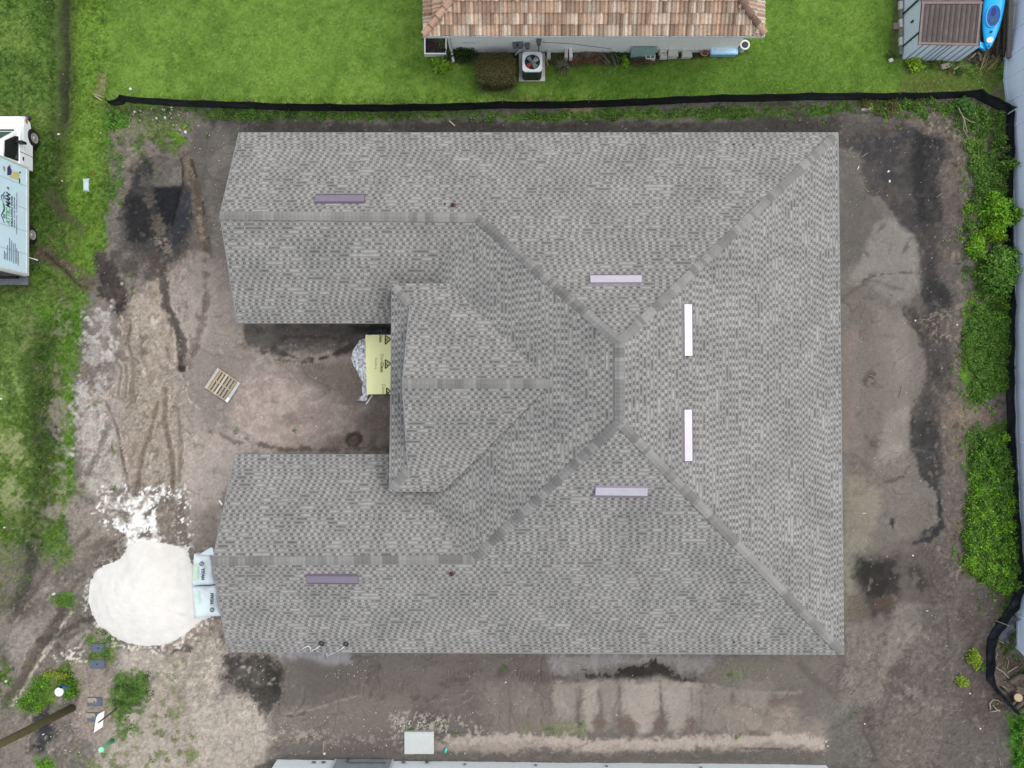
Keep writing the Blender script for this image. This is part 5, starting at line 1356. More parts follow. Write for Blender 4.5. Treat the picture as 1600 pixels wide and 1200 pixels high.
shrub(1503, 170, .5, .4, .5, 700, .12, [(70, 116, 56), (86, 134, 60)], "blue green shrub by the corner of the black silt fence")
shrub(1519, 1028, .42, .40, .25, 420, .12, [(150, 176, 60), (130, 160, 50), (110, 146, 44)], "small yellow green weed on dark soil, upper of two beside the loose fabric", name="weed_plant")
shrub(1501, 1063, .34, .34, .18, 300, .10, [(160, 180, 70), (140, 166, 60), (116, 146, 50)], "small yellow green weed on dark soil, lower of two beside the loose fabric", name="weed_plant")
shrub(1533, 1042, .16, .16, .15, 90, .08, PAL_MID, "tiny green sprout touching the base of the loose black fabric", name="weed_plant")
shrub(690, 103, .42, .30, .4, 520, .14, [(120, 166, 44), (96, 140, 38), (140, 184, 60)], "bright green plant below the white edged planter of the tiled house", name="leafy_plant")
shrub(722, 88, .75, .38, .6, 900, .10, [(50, 78, 34), (62, 96, 38), (40, 62, 28)], "dark green shrub against the cream wall between the downspout and the clipped hedge")
shrub(1428, 99, .42, .36, .3, 420, .13, [(168, 204, 56), (146, 184, 44), (124, 168, 40)], "lime green plant in front of the pale blue shed wall", name="leafy_plant")
shrub(976, 99, .22, .24, .35, 160, .10, PAL_BRIGHT, "small bright green plant among the twigs by the cream wall", name="leafy_plant")
shrub(116, 1072, .42, .5, .42, 900, .10, [(84, 134, 36), (64, 108, 30), (104, 154, 48)], "round green bush beside the white bucket lid, bottom left")
shrub(92, 1050, .7, .28, .25, 500, .08, [(140, 160, 60), (112, 140, 50), (160, 170, 70)], "yellow green scrubby bush above the white bucket lid")
# fern like plant in the bottom right corner
t = thing("fern_plant", "bright green spreading fern in the bottom right corner", "plant", PG(1592, 1140))
mb_p = []; mb_l = []; mb_w = []; mb_c = []
q = random.Random(8)
for i in range(46):
    c = PG(q.uniform(1582, 1625), q.uniform(1125, 1200)); a = q.uniform(0, 6.28); L_ = q.uniform(.5, .85)
    for k in range(26):
        f = k/26; z = .1+.75*f-.55*f*f*1.2
        pc_ = (c.x+math.cos(a)*L_*f, c.y+math.sin(a)*L_*f, c.z+z+q.uniform(-.03, .03))
        for _ in range(2):
            mb_p.append((pc_[0]+q.uniform(-.03, .03), pc_[1]+q.uniform(-.03, .03), pc_[2])); mb_l.append(.14*(1.1-f)); mb_w.append(.04)
            g_ = q.choice([(92, 160, 40), (76, 140, 34), (116, 186, 60), (60, 112, 30)]); mb_c.append([v*q.uniform(.8, 1.2) for v in srgb(*g_)])
blades("foliage", np.array(mb_p), np.array(mb_l), np.array(mb_w), np.array(mb_c), leafm, t, .5, .25, 4, True)
stems(t, PG(1596, 1150), 12, .6, .6)
# clipped brown hedge: rounded box covered with fine leaves
c = PG(776, 119); t = thing("clipped_hedge", "brownish olive hedge clipped into a rounded block beside the air conditioner", "hedge", c)
core = MB(); core.lathe((c.x, c.y, 0), [(.4, 0), (.56, .15), (.58, .4), (.56, .66), (.58, .76), (.3, .8)], 16); core.build("core", mat("hedge_core", (54, 50, 36), .95, var=.3), t, smooth=True)
r_ = np.random.RandomState(2); n_ = 9000; th = r_.rand(n_)*6.283; hz = r_.rand(n_)
e = 1/np.maximum(np.abs(np.cos(th))**4+np.abs(np.sin(th))**4, .01)**.25
top = r_.rand(n_) < .55
rad = np.where(top, np.sqrt(r_.rand(n_))*.80, .80+.03*r_.randn(n_))*e
zz = np.where(top, .86-.12*(rad/.84)**6+.02*r_.randn(n_), .06+hz*.74)
rad *= np.where(top, 1, .94+.08*zz)
lump = 1+.03*np.sin(th*7)+.03*np.sin(th*11+2)
pc = np.array([srgb(*v) for v in PAL_BROWN]); 
blades("foliage", np.stack([c.x+np.cos(th)*rad*lump, c.y+np.sin(th)*rad*lump*.80, zz], -1), .05+.03*r_.rand(n_), .03+.015*r_.rand(n_), pc[r_.randint(0, 5, n_)]*(.8+.5*r_.rand(n_, 1)), leafm, t, .8, .5, 6, True)
# spiky rosette, dead palm leaves, twigs
def rosette(px, py, n, L, pal, label, name, cat, up=.5, w=.035):
    c = PG(px, py, .05); t = thing(name, label, cat, c); q = random.Random(int(px)); mb = MB()
    for i in range(n):
        a = i*2.399+q.uniform(-.2, .2); el = q.uniform(.1, 1.1)*up*2; l_ = L*q.uniform(.7, 1.1)
        d = Vector((math.cos(a)*math.cos(el), math.sin(a)*math.cos(el), math.sin(el))); s = Vector((-math.sin(a), math.cos(a), 0))*w/2
        cc = [v*q.uniform(.8, 1.2) for v in srgb(*q.choice(pal))]
        m1 = c+d*l_*.55; e_ = c+d*l_-Vector((0, 0, .18*l_))
        u_ = Vector((0, 0, .012))
        mb.mesh([c-s*.7, c+s*.7, m1+s, m1+u_, m1-s, e_, c], [(6, 1, 2, 3), (0, 6, 3, 4), (3, 2, 5), (4, 3, 5)], cc)
    mb.build("leaf_rosette", leafm, t)
    cm = MB(); cm.lathe((c.x, c.y, c.z-.08), [(.05, 0), (.06, .08), (.03, .16)], 8); cm.build("crown_base", mat("rosette_base", (110, 96, 70), .9), t)
    return t
rosette(879, 106, 60, .5, [(170, 168, 140), (132, 128, 112), (150, 160, 110), (108, 104, 90)], "spiky grey green rosette plant right of the air conditioner", "spiky_plant", "plant")
rosette(866, 96, 26, .28, [(90, 120, 60), (110, 130, 80)], "small dark spiky plant touching the right side of the air conditioner pad", "spiky_plant", "plant")
for (px, py, n_, a0, col_, lab) in ((952, 92, 16, 2.2, (150, 142, 130), "bundle of grey dried palm fronds lying by the cream wall"), (1000, 98, 18, 3.0, (128, 104, 84), "pile of thin brown cut branches on the grass by the cream wall"), (1543, 100, 12, 1.1, (186, 170, 120), "straw coloured dry palm frond below the blue kayak")):
    c = PG(px, py); t = thing("dead_fronds", lab, "branches", c); q = random.Random(int(px))
    for i in range(n_):
        mb = MB(); a = a0+q.uniform(-.35, .35); l_ = q.uniform(.5, 1.1)*(1.0 if px > 960 else .8)
        o_ = c+Vector((q.uniform(-.35, .35), q.uniform(-.14, .14), .04+.012*i)); d = Vector((math.cos(a), math.sin(a), 0))
        k = q.uniform(.75, 1.2); mb.tube([o_-d*l_/2, o_+Vector((q.uniform(-.04, .04), q.uniform(-.04, .04), .03)), o_+d*l_/2], [.014, .012, .004], 5, srgb(col_[0]*k, col_[1]*k, col_[2]*k))
        mb.build("branch", leafm, t)
# leaf litter and dead plants by the wall
lv = Leaves(77)
for i in range(26):
    p = PG(rr.uniform(892, 940), rr.uniform(84, 100)); lv.dome(p, .14, .12, .1, 40, .06, [(150, 84, 60), (130, 96, 74), (150, 138, 112), (96, 74, 56)])
for i in range(16):
    p = PG(rr.uniform(892, 930), rr.uniform(82, 90)); lv.dome(p, .12, .1, .14, 30, .07, [(158, 150, 136), (130, 122, 110), (110, 104, 80)])
o = lv.build("leaf_litter", up=.2); tag(o, "reddish brown dead leaves and litter along the foot of the cream wall", "leaf litter", kind='stuff')
lv = Leaves(78)
for i in range(30):
    p = PG(rr.uniform(940, 1000), rr.uniform(84, 96)); lv.dome(p, .12, .1, .15, 30, .07, PAL_DARK)
for i in range(26):
    p = PG(rr.uniform(1003, 1095), rr.uniform(84, 92)); lv.dome(p, .08, .07, .08, 20, .06, PAL_DARK)
o = lv.build("wall_weeds", up=.4); tag(o, "dark low weeds growing along the foot of the cream wall", "weeds", kind='stuff')

# ================================================================ THINGS BY THE TILED HOUSE
concm = mat("concrete", (200, 198, 190), .9, var=.10, bump=.2, k=.85)
whitem = mat("white_paint", (236, 238, 238), .45, var=.03, k=.8)
darkm = mat("dark_green_grey", (64, 76, 80), .5, metal=.3)
# planter
c = P(681, 73, 0); t = thing("planter_box", "white edged bed of dark mulch under the left corner of the tiled roof", "planter", c)
x0, x1, y0_, y1_ = c.x-.45, c.x+.47, c.y-.42, c.y+.45
for a, b_ in (((x0, y0_), (x1, y0_)), ((x1, y0_), (x1, y1_)), ((x1, y1_), (x0, y1_)), ((x0, y1_), (x0, y0_))):
    mb = MB(); ce = ((a[0]+b_[0])/2, (a[1]+b_[1])/2, .12); mb.box(ce, (abs(a[0]-b_[0])+.06 if a[1] == b_[1] else .055, abs(a[1]-b_[1])-.06 if a[0] == b_[0] else .055, .3)); mb.build("edge_board", whitem, t)
mb = MB(); q = random.Random(3)
mb.box((c.x, c.y, .06), (x1-x0-.06, y1_-y0_-.06, .12), col=srgb(70, 60, 58))
for i in range(420):
    k = q.uniform(.5, 1.6); mb.box((q.uniform(x0+.05, x1-.05), q.uniform(y0_+.05, y1_-.05), .13), (q.uniform(.02, .06), q.uniform(.015, .03), .02), rz=q.uniform(0, 3), col=srgb(96*k, 80*k, 78*k))
mb.build("mulch", leafm, t)
lv = Leaves(5); lv.dome((c.x+.25, c.y+.1, .12), .16, .3, .2, 90, .07, PAL_MID); lv.build("foliage", t)
# air conditioner on a pad
c = P(831, 107, 0)
pad = MB(); pad.box((c.x, c.y+.02, .05), (1.14, 1.22, .12)); o = pad.build("concrete_pad", concm, None, bevel=.012); tag(o, "square concrete pad under the air conditioner", "concrete pad")
c = Vector((.86, P(0, 113).y+.0, .11)); t = thing("air_conditioner", "dark air conditioning unit with a white top and fan on the concrete pad", "air conditioner", c)
def rrect(cx, cy, hx, hy, r_, n_=5):
    out = []
    for (sx, sy, a0) in ((1, 1, 0), (-1, 1, 90), (-1, -1, 180), (1, -1, 270)):
        for k in range(n_+1):
            a = R(a0+90*k/n_); out.append((cx+sx*(hx-r_)+math.cos(a)*r_, cy+sy*(hy-r_)+math.sin(a)*r_))
    return out
mb = MB(); mb.prism(rrect(c.x, c.y, .40, .40, .14), .11, .94); mb.build("coil_case", darkm, t)
mb = MB()
for i in range(44):
    pts_ = rrect(c.x, c.y, .408, .408, .14, 10)
    p = pts_[i]; mb.box((p[0], p[1], .52), (.012, .012, .80))
mb.build("coil_guard", mat("slate_guard", (96, 108, 112), .5), t)
# top with round opening
n_ = 32; outer = rrect(c.x, c.y, .42, .42, .15, 7); mb = MB()
vs = [(p[0], p[1], 1.02) for p in outer]+[(c.x+math.cos(R(360*k/n_+5.6))*.33, c.y+math.sin(R(360*k/n_+5.6))*.33, 1.02) for k in range(n_)]
vs += [(p[0], p[1], .94) for p in outer]+[(v[0], v[1], .92) for v in vs[n_:2*n_]]
fs = []
for k in range(n_):
    k2 = (k+1) % n_
    fs += [(k, k2, n_+k2, n_+k), (k, 2*n_+k, 2*n_+k2, k2), (n_+k, n_+k2, 3*n_+k2, 3*n_+k), (2*n_+k, 3*n_+k, 3*n_+k2, 2*n_+k2)]
mb.mesh(vs, fs); o = mb.build("top_cover", mat("light_grey_lid", (214, 218, 220), .45, k=.8), t); bm_fix(o)
for k in range(4):
    a = R(35+90*k); mb = MB(); d = Vector((math.cos(a), math.sin(a), 0)); s = Vector((-d.y, d.x, 0))
    o_ = Vector((c.x, c.y, .985))
    mb.mesh([o_+d*.05+s*.05, o_+d*.05-s*.05+Vector((0, 0, -.03)), o_+d*.27-s*.11+Vector((0, 0, -.05)), o_+d*.28+s*.02, o_+d*.26+s*.12], [(0, 1, 2, 3, 4)])
    mb.mesh([o_+d*.05+s*.05-Vector((0, 0, .01)), o_+d*.05-s*.05+Vector((0, 0, -.04)), o_+d*.27-s*.11+Vector((0, 0, -.06)), o_+d*.28+s*.02-Vector((0, 0, .01)), o_+d*.26+s*.12-Vector((0, 0, .01))], [(4, 3, 2, 1, 0)])
    mb.build("fan_blade", mat("red_fan", (196, 70, 56), .5) if k == 2 else mat("grey_fan", (150, 160, 168), .4, metal=.3), t)
mb = MB(); mb.lathe((c.x, c.y, .93), [(.07, 0), (.07, .07), (.05, .085)], 14); mb.build("motor_hub", mtr, t)
mb = MB(); mb.box((c.x, c.y, .945), (.56, .56, .006)); mb.build("fan_well", blackm, t)
for k in range(3):
    mb = MB(); rad = .10+.085*k; mb.tube([(c.x+math.cos(R(15*j))*rad, c.y+math.sin(R(15*j))*rad, 1.03) for j in range(25)], .005, 4, cap=False); mb.build("guard_ring", blackm, t)
# bits near it
def simple(name, label, cat, parts, c, grp=None):
    t = thing(name, label, cat, c, grp)
    for nm, mb, m in parts: mb.build(nm, m, t)
    return t
def one_mesh(name, label, cat, mb, m, grp=None, bevel=0.0, smooth=False):
    o = mb.build(name, m, None, bevel=bevel, smooth=smooth); return tag(o, label, cat, grp)
mb = MB(); p = P(812, 83); mb.tube([p+Vector((-.2, -.15, .15)), p+Vector((.1, .05, .35)), p+Vector((.3, .1, .2))], .045, 8); one_mesh("pvc_pipe", "white bent pipe between the hedge and the air conditioner", "pipe", mb, whitem, smooth=True)
mb = MB(); p = P(802, 100); mb.lathe((p.x, p.y, 0), [(.05, 0), (.09, .05), (.09, .14), (.04, .18)], 12); one_mesh("white_pot", "tiny white pot between the clipped hedge and the air conditioner", "pot", mb, whitem, smooth=True)
mb = MB(); p = P(857, 88); mb.box((p.x, p.y, .12), (.16, .36, .24)); one_mesh("paver", "narrow white block standing right of the air conditioner", "block", mb, concm, bevel=.01)
for i, px in enumerate((884, 891)):
    mb = MB(); p = P(px, 87); mb.box((p.x, p.y, .18), (.14, .46, .36), rz=.03*i); one_mesh("fence_board", ("left" if i == 0 else "right")+" of two upright grey white boards behind the spiky plant", "board", mb, whitem if i else concm, bevel=.008)
mb = MB(); p = P(854, 99); mb.box((p.x, p.y, .2), (.04, .42, .04), rz=.35); one_mesh("stick", "thin pale stick leaning at the right of the air conditioner", "stick", mb, mat("pale_wood", (196, 176, 140), .8))
# block with holes
p = P(1015, 89); t = thing("concrete_block", "grey hollow concrete block lying by the cream wall", "concrete block", p)
mb = MB(); mb.box((p.x, p.y+.16, .1), (.42, .05, .2)); mb.box((p.x, p.y-.16, .1), (.42, .05, .2))
for dx in (-.19, 0, .19): mb.box((p.x+dx, p.y, .1), (.05, .27, .2))
mb.build("block_shell", concm, t); mb = MB(); mb.box((p.x, p.y, .02), (.36, .26, .02)); mb.build("hollow", blackm, t)
# teal panel leaning on the wall
a, b_ = P(984, 84), P(1022, 84); mb = MB()
mb.mesh([(a.x, wy-.24, .02), (b_.x, wy-.24, .02), (b_.x, wy-.04, .62), (a.x, wy-.04, .62), (a.x, wy-.27, .02), (b_.x, wy-.27, .02), (b_.x, wy-.07, .64), (a.x, wy-.07, .64)], [(0, 1, 2, 3), (7, 6, 5, 4), (0, 4, 5, 1), (1, 5, 6, 2), (2, 6, 7, 3), (3, 7, 4, 0)])
o = one_mesh("leaning_panel", "flat grey green panel leaning on the cream wall above the hollow block", "panel", mb, mat("sage_panel", (132, 160, 152), .7, k=.95)); bm_fix(o)
# paver stacks
k = 0
for (px, py, w_, d_, h_) in ((1034, 82, .30, .30, .36), (1036, 90, .3, .2, .2), (1050, 86, .42, .36, .3), (1072, 87, .42, .30, .26), (1078, 81, .2, .14, .3)):
    p = P(px, py); mb = MB(); n_ = int(h_/.06)
    q = random.Random(int(px+py))
    t = thing("paver_stack", ("tallest stack of pale concrete pavers at the left end", "small pale paver pile in front of the tallest stack", "broad stack of pale pavers in the middle of the row", "right hand stack of pale pavers", "little offset paver pile at the right end of the row")[k], "pavers", p, "paver stacks by the cream wall"); k += 1
    for i in range(n_):
        mb = MB(); mb.box((p.x+q.uniform(-.015, .015), p.y+q.uniform(-.01, .01), .03+i*.06), (w_, d_, .052), rz=q.uniform(-.05, .05)); mb.build("paver", concm, t, bevel=.006)
# pink pot with plant, blue cooler lid, white urn
p = P(1099, 84); t = thing("clay_pot", "dusty pink clay pot left of the pale blue lid", "pot", p)
mb = MB(); mb.lathe((p.x, p.y, 0), [(.12, 0), (.2, .2), (.22, .26), (.19, .26), (.16, .18)], 16); mb.build("pot", mat("pink_clay", (190, 134, 130), .8, k=.85), t, smooth=True)
lv = Leaves(6); lv.dome((p.x, p.y, .15), .13, .13, .16, 60, .07, [(150, 100, 96), (120, 110, 70)]); lv.build("dry_plant", t)
c = P(1128, 83); t = thing("storage_box", "pale blue plastic box with a white handle at the cream wall's right end", "box", c)
mb = MB(); mb.prism(rrect(c.x, c.y+.02, .56, .20, .05), .0, .34); mb.build("body", mat("pale_blue_plastic", (140, 186, 210), .4, k=.8), t)
mb = MB(); mb.prism(rrect(c.x, c.y+.02, .60, .24, .06), .34, .40, top=rrect(c.x, c.y+.02, .57, .21, .05)); mb.build("lid", mat("blue_plastic_lid", (168, 208, 232), .4, k=1.1), t)
mb = MB(); mb.prism(rrect(c.x-.08, c.y+.02, .30, .07, .03), .40, .43); mb.build("handle", whitem, t)
c = P(1157, 80); t = thing("white_urn", "round white urn with a dark opening at the corner of the cream wall", "urn", c)
mb = MB(); mb.lathe((c.x, c.y, 0), [(.10, 0), (.12, .1), (.10, .3), (.17, .5), (.21, .56), (.21, .6), (.15, .6), (.12, .45)], 20); mb.build("body", whitem, t, smooth=True)
mb = MB(); mb.lathe((c.x, c.y, .59), [(.135, 0), (.135, .015)], 16); mb.build("opening", blackm, t)

# ================================================================ SHED, KAYAK, CLUTTER
shc = P(1455, 92); shed = thing("garden_shed", "pale blue ribbed garden shed with a brown slatted roof at the top right", "shed", Vector((18.2, 15.4, 0)))
bluem = mat("pale_blue_siding", (190, 202, 216), .6, var=.05, k=1.1)
sx0, sx1, sy0 = P(1410, 91).x, P(1498, 96).x, P(0, 93).y
sh_ = 1.42; sy1 = sy0+3.3
mb = MB(); ring_walls(mb, [(sx0, sy0), (sx1, sy0-.1), (sx1, sy1), (sx0+.05, sy1)], 0, sh_)
mb.build("wall", bluem, shed)
ribm = mat("grey_rib", (146, 160, 168), .6, k=.8)
for (k, f) in enumerate((.05, .16, .30, .38, .47, .54, .66, .78, .90)):
    mb = MB(); mb.box((sx0+(sx1-sx0)*f, sy0-.1*f-.008, sh_/2), (.05, .03, sh_-.02)); mb.build("wall_rib", ribm, shed)
dkm = mat("dark_trim", (40, 46, 54), .5)
mb = MB(); mb.box((sx0-.01, sy0+.55, sh_/2), (.03, .07, sh_-.02)); mb.build("door_trim", dkm, shed)
mb = MB(); mb.box((sx0-.01, sy0+1.95, sh_/2), (.03, .07, sh_-.02)); mb.build("door_trim", dkm, shed)
mb = MB(); mb.box((sx0-.03, sy0+1.25, .8), (.05, .06, .16)); mb.build("handle", dkm, shed)
rz0 = sh_+.02; rl, rrg = P(1436, 66, 1.5).x, P(1528.5, 69, 1.5).x; ry0 = P(0, 68, 1.5).y; ryr = P(0, 4, 1.75).y
brm = mat("brown_roof_panel", (116, 102, 98), .8, var=.12, bump=.2, rgb2=(98, 88, 86)); brm2 = mat("brown_roof_rib", (84, 74, 72), .8)
mb = MB()
mb.mesh([(rl, ry0, rz0), (rrg+.02, ry0-.06, rz0), (rrg+.02, ryr, rz0+.27), (rl, ryr, rz0+.27), (rrg+.02, ryr*2-ry0, rz0), (rl, ryr*2-ry0, rz0),
         (rl, ry0, rz0-.05), (rrg+.02, ry0-.06, rz0-.05), (rrg+.02, ryr, rz0+.20), (rl, ryr, rz0+.20), (rrg+.02, ryr*2-ry0, rz0-.05), (rl, ryr*2-ry0, rz0-.05)],
        [(0, 1, 2, 3), (3, 2, 4, 5), (1, 0, 6, 7), (0, 3, 9, 6), (3, 5, 11, 9), (2, 1, 7, 8), (4, 2, 8, 10), (5, 4, 10, 11)])
sroof = mb.build("roof", brm, shed)
for k in range(11):
    f = (k+.6)/11.2; x = rl+(rrg-rl)*f; mb = MB()
    a = Vector((x, ry0+.02, rz0+.012)); b_ = Vector((x+.02, ryr, rz0+.28))
    rot = (b_-a).to_track_quat('Y', 'Z').to_matrix(); mb.box((a+b_)/2, (.075 if k % 3 else .12, (b_-a).length, .03), rot=rot); mb.build("roof_rib", brm2, sroof)
for (a, b_) in (((rl+.04, ry0, rz0+.02), (rl+.04, ryr, rz0+.29)), ((rrg-.04, ry0-.05, rz0+.02), (rrg-.04, ryr, rz0+.29)), ((rl, ryr, rz0+.29), (rrg, ryr, rz0+.29)), ((rl, ry0+.03, rz0+.02), (rrg, ry0-.03, rz0+.02))):
    a = Vector(a); b_ = Vector(b_); mb = MB(); mb.box((a+b_)/2, (.09, (b_-a).length+.06, .035), rot=(b_-a).to_track_quat('Y', 'Z').to_matrix()); mb.build("roof_trim", mat("mauve_trim", (140, 120, 116), .7), sroof)
# kayak lying on its side against the shed, cockpit towards the sky
kc = P(1551, 10, .45)
kay = thing("kayak", "bright blue kayak with an oval cockpit between the shed and the fence", "kayak", kc)
kb = mat("blue_hull", (16, 172, 236), .35, var=.06, k=.95); kd = mat("blue_cockpit", (20, 84, 170), .5, k=.8)
tip = P(1544, 77, .40); tail = P(1562, -62, .55)
ax = (tip-tail).normalized(); Lk_ = (tip-tail).length; sd_ = Vector((-ax.y, ax.x, 0)); tilt = .30
sd_ = (sd_*math.cos(tilt)+Vector((0, 0, 1))*math.sin(tilt)*1).normalized(); nn_ = ax.cross(sd_); nn_ = -nn_ if nn_.z < 0 else nn_
def kp(t_, s_, h_): return tail+ax*(t_*Lk_)+sd_*s_+nn_*h_
def kw(t_): return .385*max(0, math.sin(math.pi*min(max(t_, 0), 1)))**.62+.015
mb = MB(); nT, nS = 26, 12; vs = []
for i in range(nT+1):
    t_ = i/nT; w_ = kw(t_)
    for j in range(nS):
        a = 2*math.pi*j/nS; up_ = math.sin(a); hgt = (.11 if up_ > 0 else .22)*(w_/.4)**.6
        vs.append(kp(t_, math.cos(a)*w_, up_*hgt))
fs = [(i*nS+j, i*nS+(j+1) % nS, (i+1)*nS+(j+1) % nS, (i+1)*nS+j) for i in range(nT) for j in range(nS)]+[tuple(range(nS)), tuple(nT*nS+j for j in range(nS))]
mb.mesh(vs, fs); o = mb.build("hull", kb, kay, smooth=True); bm_fix(o)
ct = .64
def oval(t0, tl, sw, h_, n_=28): return [kp(t0+math.cos(2*math.pi*k/n_)*tl, math.sin(2*math.pi*k/n_)*sw, h_) for k in range(n_)]
mb = MB(); mb.tube(oval(ct, .125, .27, .125)+[oval(ct, .125, .27, .125)[0]], .022, 6, cap=False); mb.build("cockpit_rim", mat("light_blue_rim", (90, 196, 240), .35, k=.85), kay, smooth=True)
mb = MB(); a_ = oval(ct, .122, .26, .122); b_ = oval(ct, .095, .19, .118); mb.mesh(a_+[p for p in b_], [(k, (k+1) % 28, 28+(k+1) % 28, 28+k) for k in range(28)]+[tuple(28+k for k in range(28))]); mb.build("cockpit", kd, kay)
mb = MB(); s_ = oval(ct+.045, .035, .12, .135, 16); mb.face(s_); mb.face([p-nn_*.02 for p in s_][::-1]); mb.build("seat", mat("grey_green_seat", (76, 108, 112), .7), kay)
mb = MB(); s_ = oval(ct-.05, .05, .09, .13, 16); mb.face(s_); mb.build("seat_back", mat("indigo_back", (50, 60, 130), .7), kay)
def disc(c_, r_, h_, m, nm):
    mb = MB(); u_ = [c_+ax*math.cos(R(20*k))*r_+sd_*math.sin(R(20*k))*r_+nn_*h_ for k in range(18)]; l_ = [p-nn_*.03 for p in u_]
    mb.mesh(u_+l_, [tuple(range(18))]+[(k, 18+k, 18+(k+1) % 18, (k+1) % 18) for k in range(18)]); o = mb.build(nm, m, kay); bm_fix(o)
disc(kp(.905, 0, .09), .13, .012, whitem, "hatch_cover"); disc(kp(.815, 0, .11), .05, .012, dkm, "plug"); disc(kp(.972, 0, .05), .035, .02, dkm, "plug")
mb = MB(); mb.prism([(P(1524, 70, .3).x, P(1524, 70, .3).y), (P(1540, 78, .3).x, P(1540, 78, .3).y), (P(1541, 68, .3).x, P(1541, 68, .3).y), (P(1527, 64, .3).x, P(1527, 64, .3).y)], .2, .3)
one_mesh("blue_plastic_slab", "flat bright blue plastic piece under the tip of the kayak", "plastic piece", mb, kb)
# logs, boards and sticks in the gap
wd1 = mat("weathered_wood", (120, 112, 104), .9, var=.2, scale=10, bump=.3); wd2 = mat("dark_wood", (72, 64, 56), .9, var=.25, scale=10, bump=.3); wd3 = mat("pale_wood_log", (176, 164, 144), .85, var=.15, scale=9)
def stick(a, b_, r_, m, label, name="branch", cat="branch", grp=None, n_=7, z=.05, bend=.03):
    A_ = PG(*a)+Vector((0, 0, z)); B_ = PG(*b_)+Vector((0, 0, z)); mid = (A_+B_)/2+Vector((bend, bend, .02)); mb = MB()
    mb.tube([A_, (A_+mid)/2+Vector((.01, -.01, 0)), mid, (mid+B_)/2, B_], [r_, r_*.95, r_*.85, r_*.8, r_*.65], n_)
    return one_mesh(name, label, cat, mb, m, grp, smooth=True)
stick((1563, -20), (1561, 92), .07, wd2, "long dark wooden rail nearest the kayak", "timber_rail", "rail", z=.3, bend=0)
stick((1569, -20), (1566, 98), .05, wd1, "long grey wooden rail between the dark rail and the fence board", "timber_rail", "rail", z=.35, bend=0)
stick((1557, 30), (1552, 92), .05, wd2, "short dark wooden rail under the edge of the kayak", "timber_rail", "rail", z=.2, bend=0)
mb = MB(); a = P(1580, -20, .5); b_ = P(1576, 90, .5); mb.box((a+b_)/2, (.17, (b_-a).length, .09), rot=(b_-a).to_track_quat('Y', 'Z').to_matrix()); one_mesh("weathered_beam", "grey weathered beam lying along the foot of the white fence", "beam", mb, wd1, bevel=.01)
q = random.Random(17)
JL = ["dark branch stub right under the shed corner", "pale forked branch between the shed corner and the blue piece", "grey branch lying under the kayak tip", "dark curved branch below the kayak tip", "grey branch stub beside the dry frond", "thin grey branch near the foot of the rails", "pale short branch below the shed wall, right of the brick"]
for i, (a, b_, r_, m) in enumerate((((1500, 92), (1518, 80), .05, wd2), ((1512, 94), (1524, 84), .03, wd3), ((1526, 82), (1530, 98), .06, wd1), ((1516, 98), (1544, 100), .04, wd2), ((1548, 88), (1560, 100), .05, wd1), ((1554, 72), (1556, 96), .03, wd1), ((1488, 110), (1500, 104), .035, wd3))):
    stick(a, b_, r_, m, JL[i], bend=.05)
lv = Leaves(99)
for i in range(26): lv.dome(PG(q.uniform(1505, 1568), q.uniform(60, 100)), .12, .12, .12, 26, .12, [(96, 86, 72), (70, 62, 54), (130, 120, 104), (60, 70, 44)], .2)
o = lv.build("leaf_litter", up=.2); tag(o, "brown litter and twigs under and around the kayak", "leaf litter", kind='stuff')
mb = MB(); p = PG(1475, 105); mb.box((p.x, p.y, .08), (.38, .22, .14), rz=.25); one_mesh("brick", "pinkish beige brick in the weeds below the shed", "brick", mb, mat("beige_brick", (178, 158, 146), .9, bump=.3), bevel=.01)
mb = MB(); p = PG(1399, 42); mb.box((p.x, p.y, .05), (.24, .28, .1)); one_mesh("brick", "pink grey paver on the lawn left of the shed", "brick", mb, mat("mauve_brick", (152, 132, 130), .9, bump=.3), bevel=.01)
mb = MB(); p = PG(1391, 95); mb.box((p.x, p.y, .05), (.18, .16, .1), rz=.4); one_mesh("brick", "white grey stone at the lower left corner of the shed", "stone", mb, concm, bevel=.02)
lv = Leaves(4); lv.dome(PG(1392, 88), .2, .15, .2, 120, .08, PAL_DARK); o = lv.build("weed_plant"); tag(o, "small dark weed at the lower left corner of the shed", "weed")
for k in range(7):
    mb = MB(); a = P(1406, -10+k*14); b_ = P(1405.5, 2+k*14); mb.box(((a.x+b_.x)/2, (a.y+b_.y)/2, .07), (.13+.02*math.sin(k*2), .36, .14), rz=.03*math.sin(k*3))
    one_mesh("edging_stone", ("%s edging stone from the front, in the row along the left wall of the shed" % ("seventh sixth fifth fourth third second first".split()[k])), "edging stone", mb, concm if k % 2 else mat("old_concrete", (142, 140, 128), .9, bump=.3, var=.2), grp="edging stones beside the shed", bevel=.01)

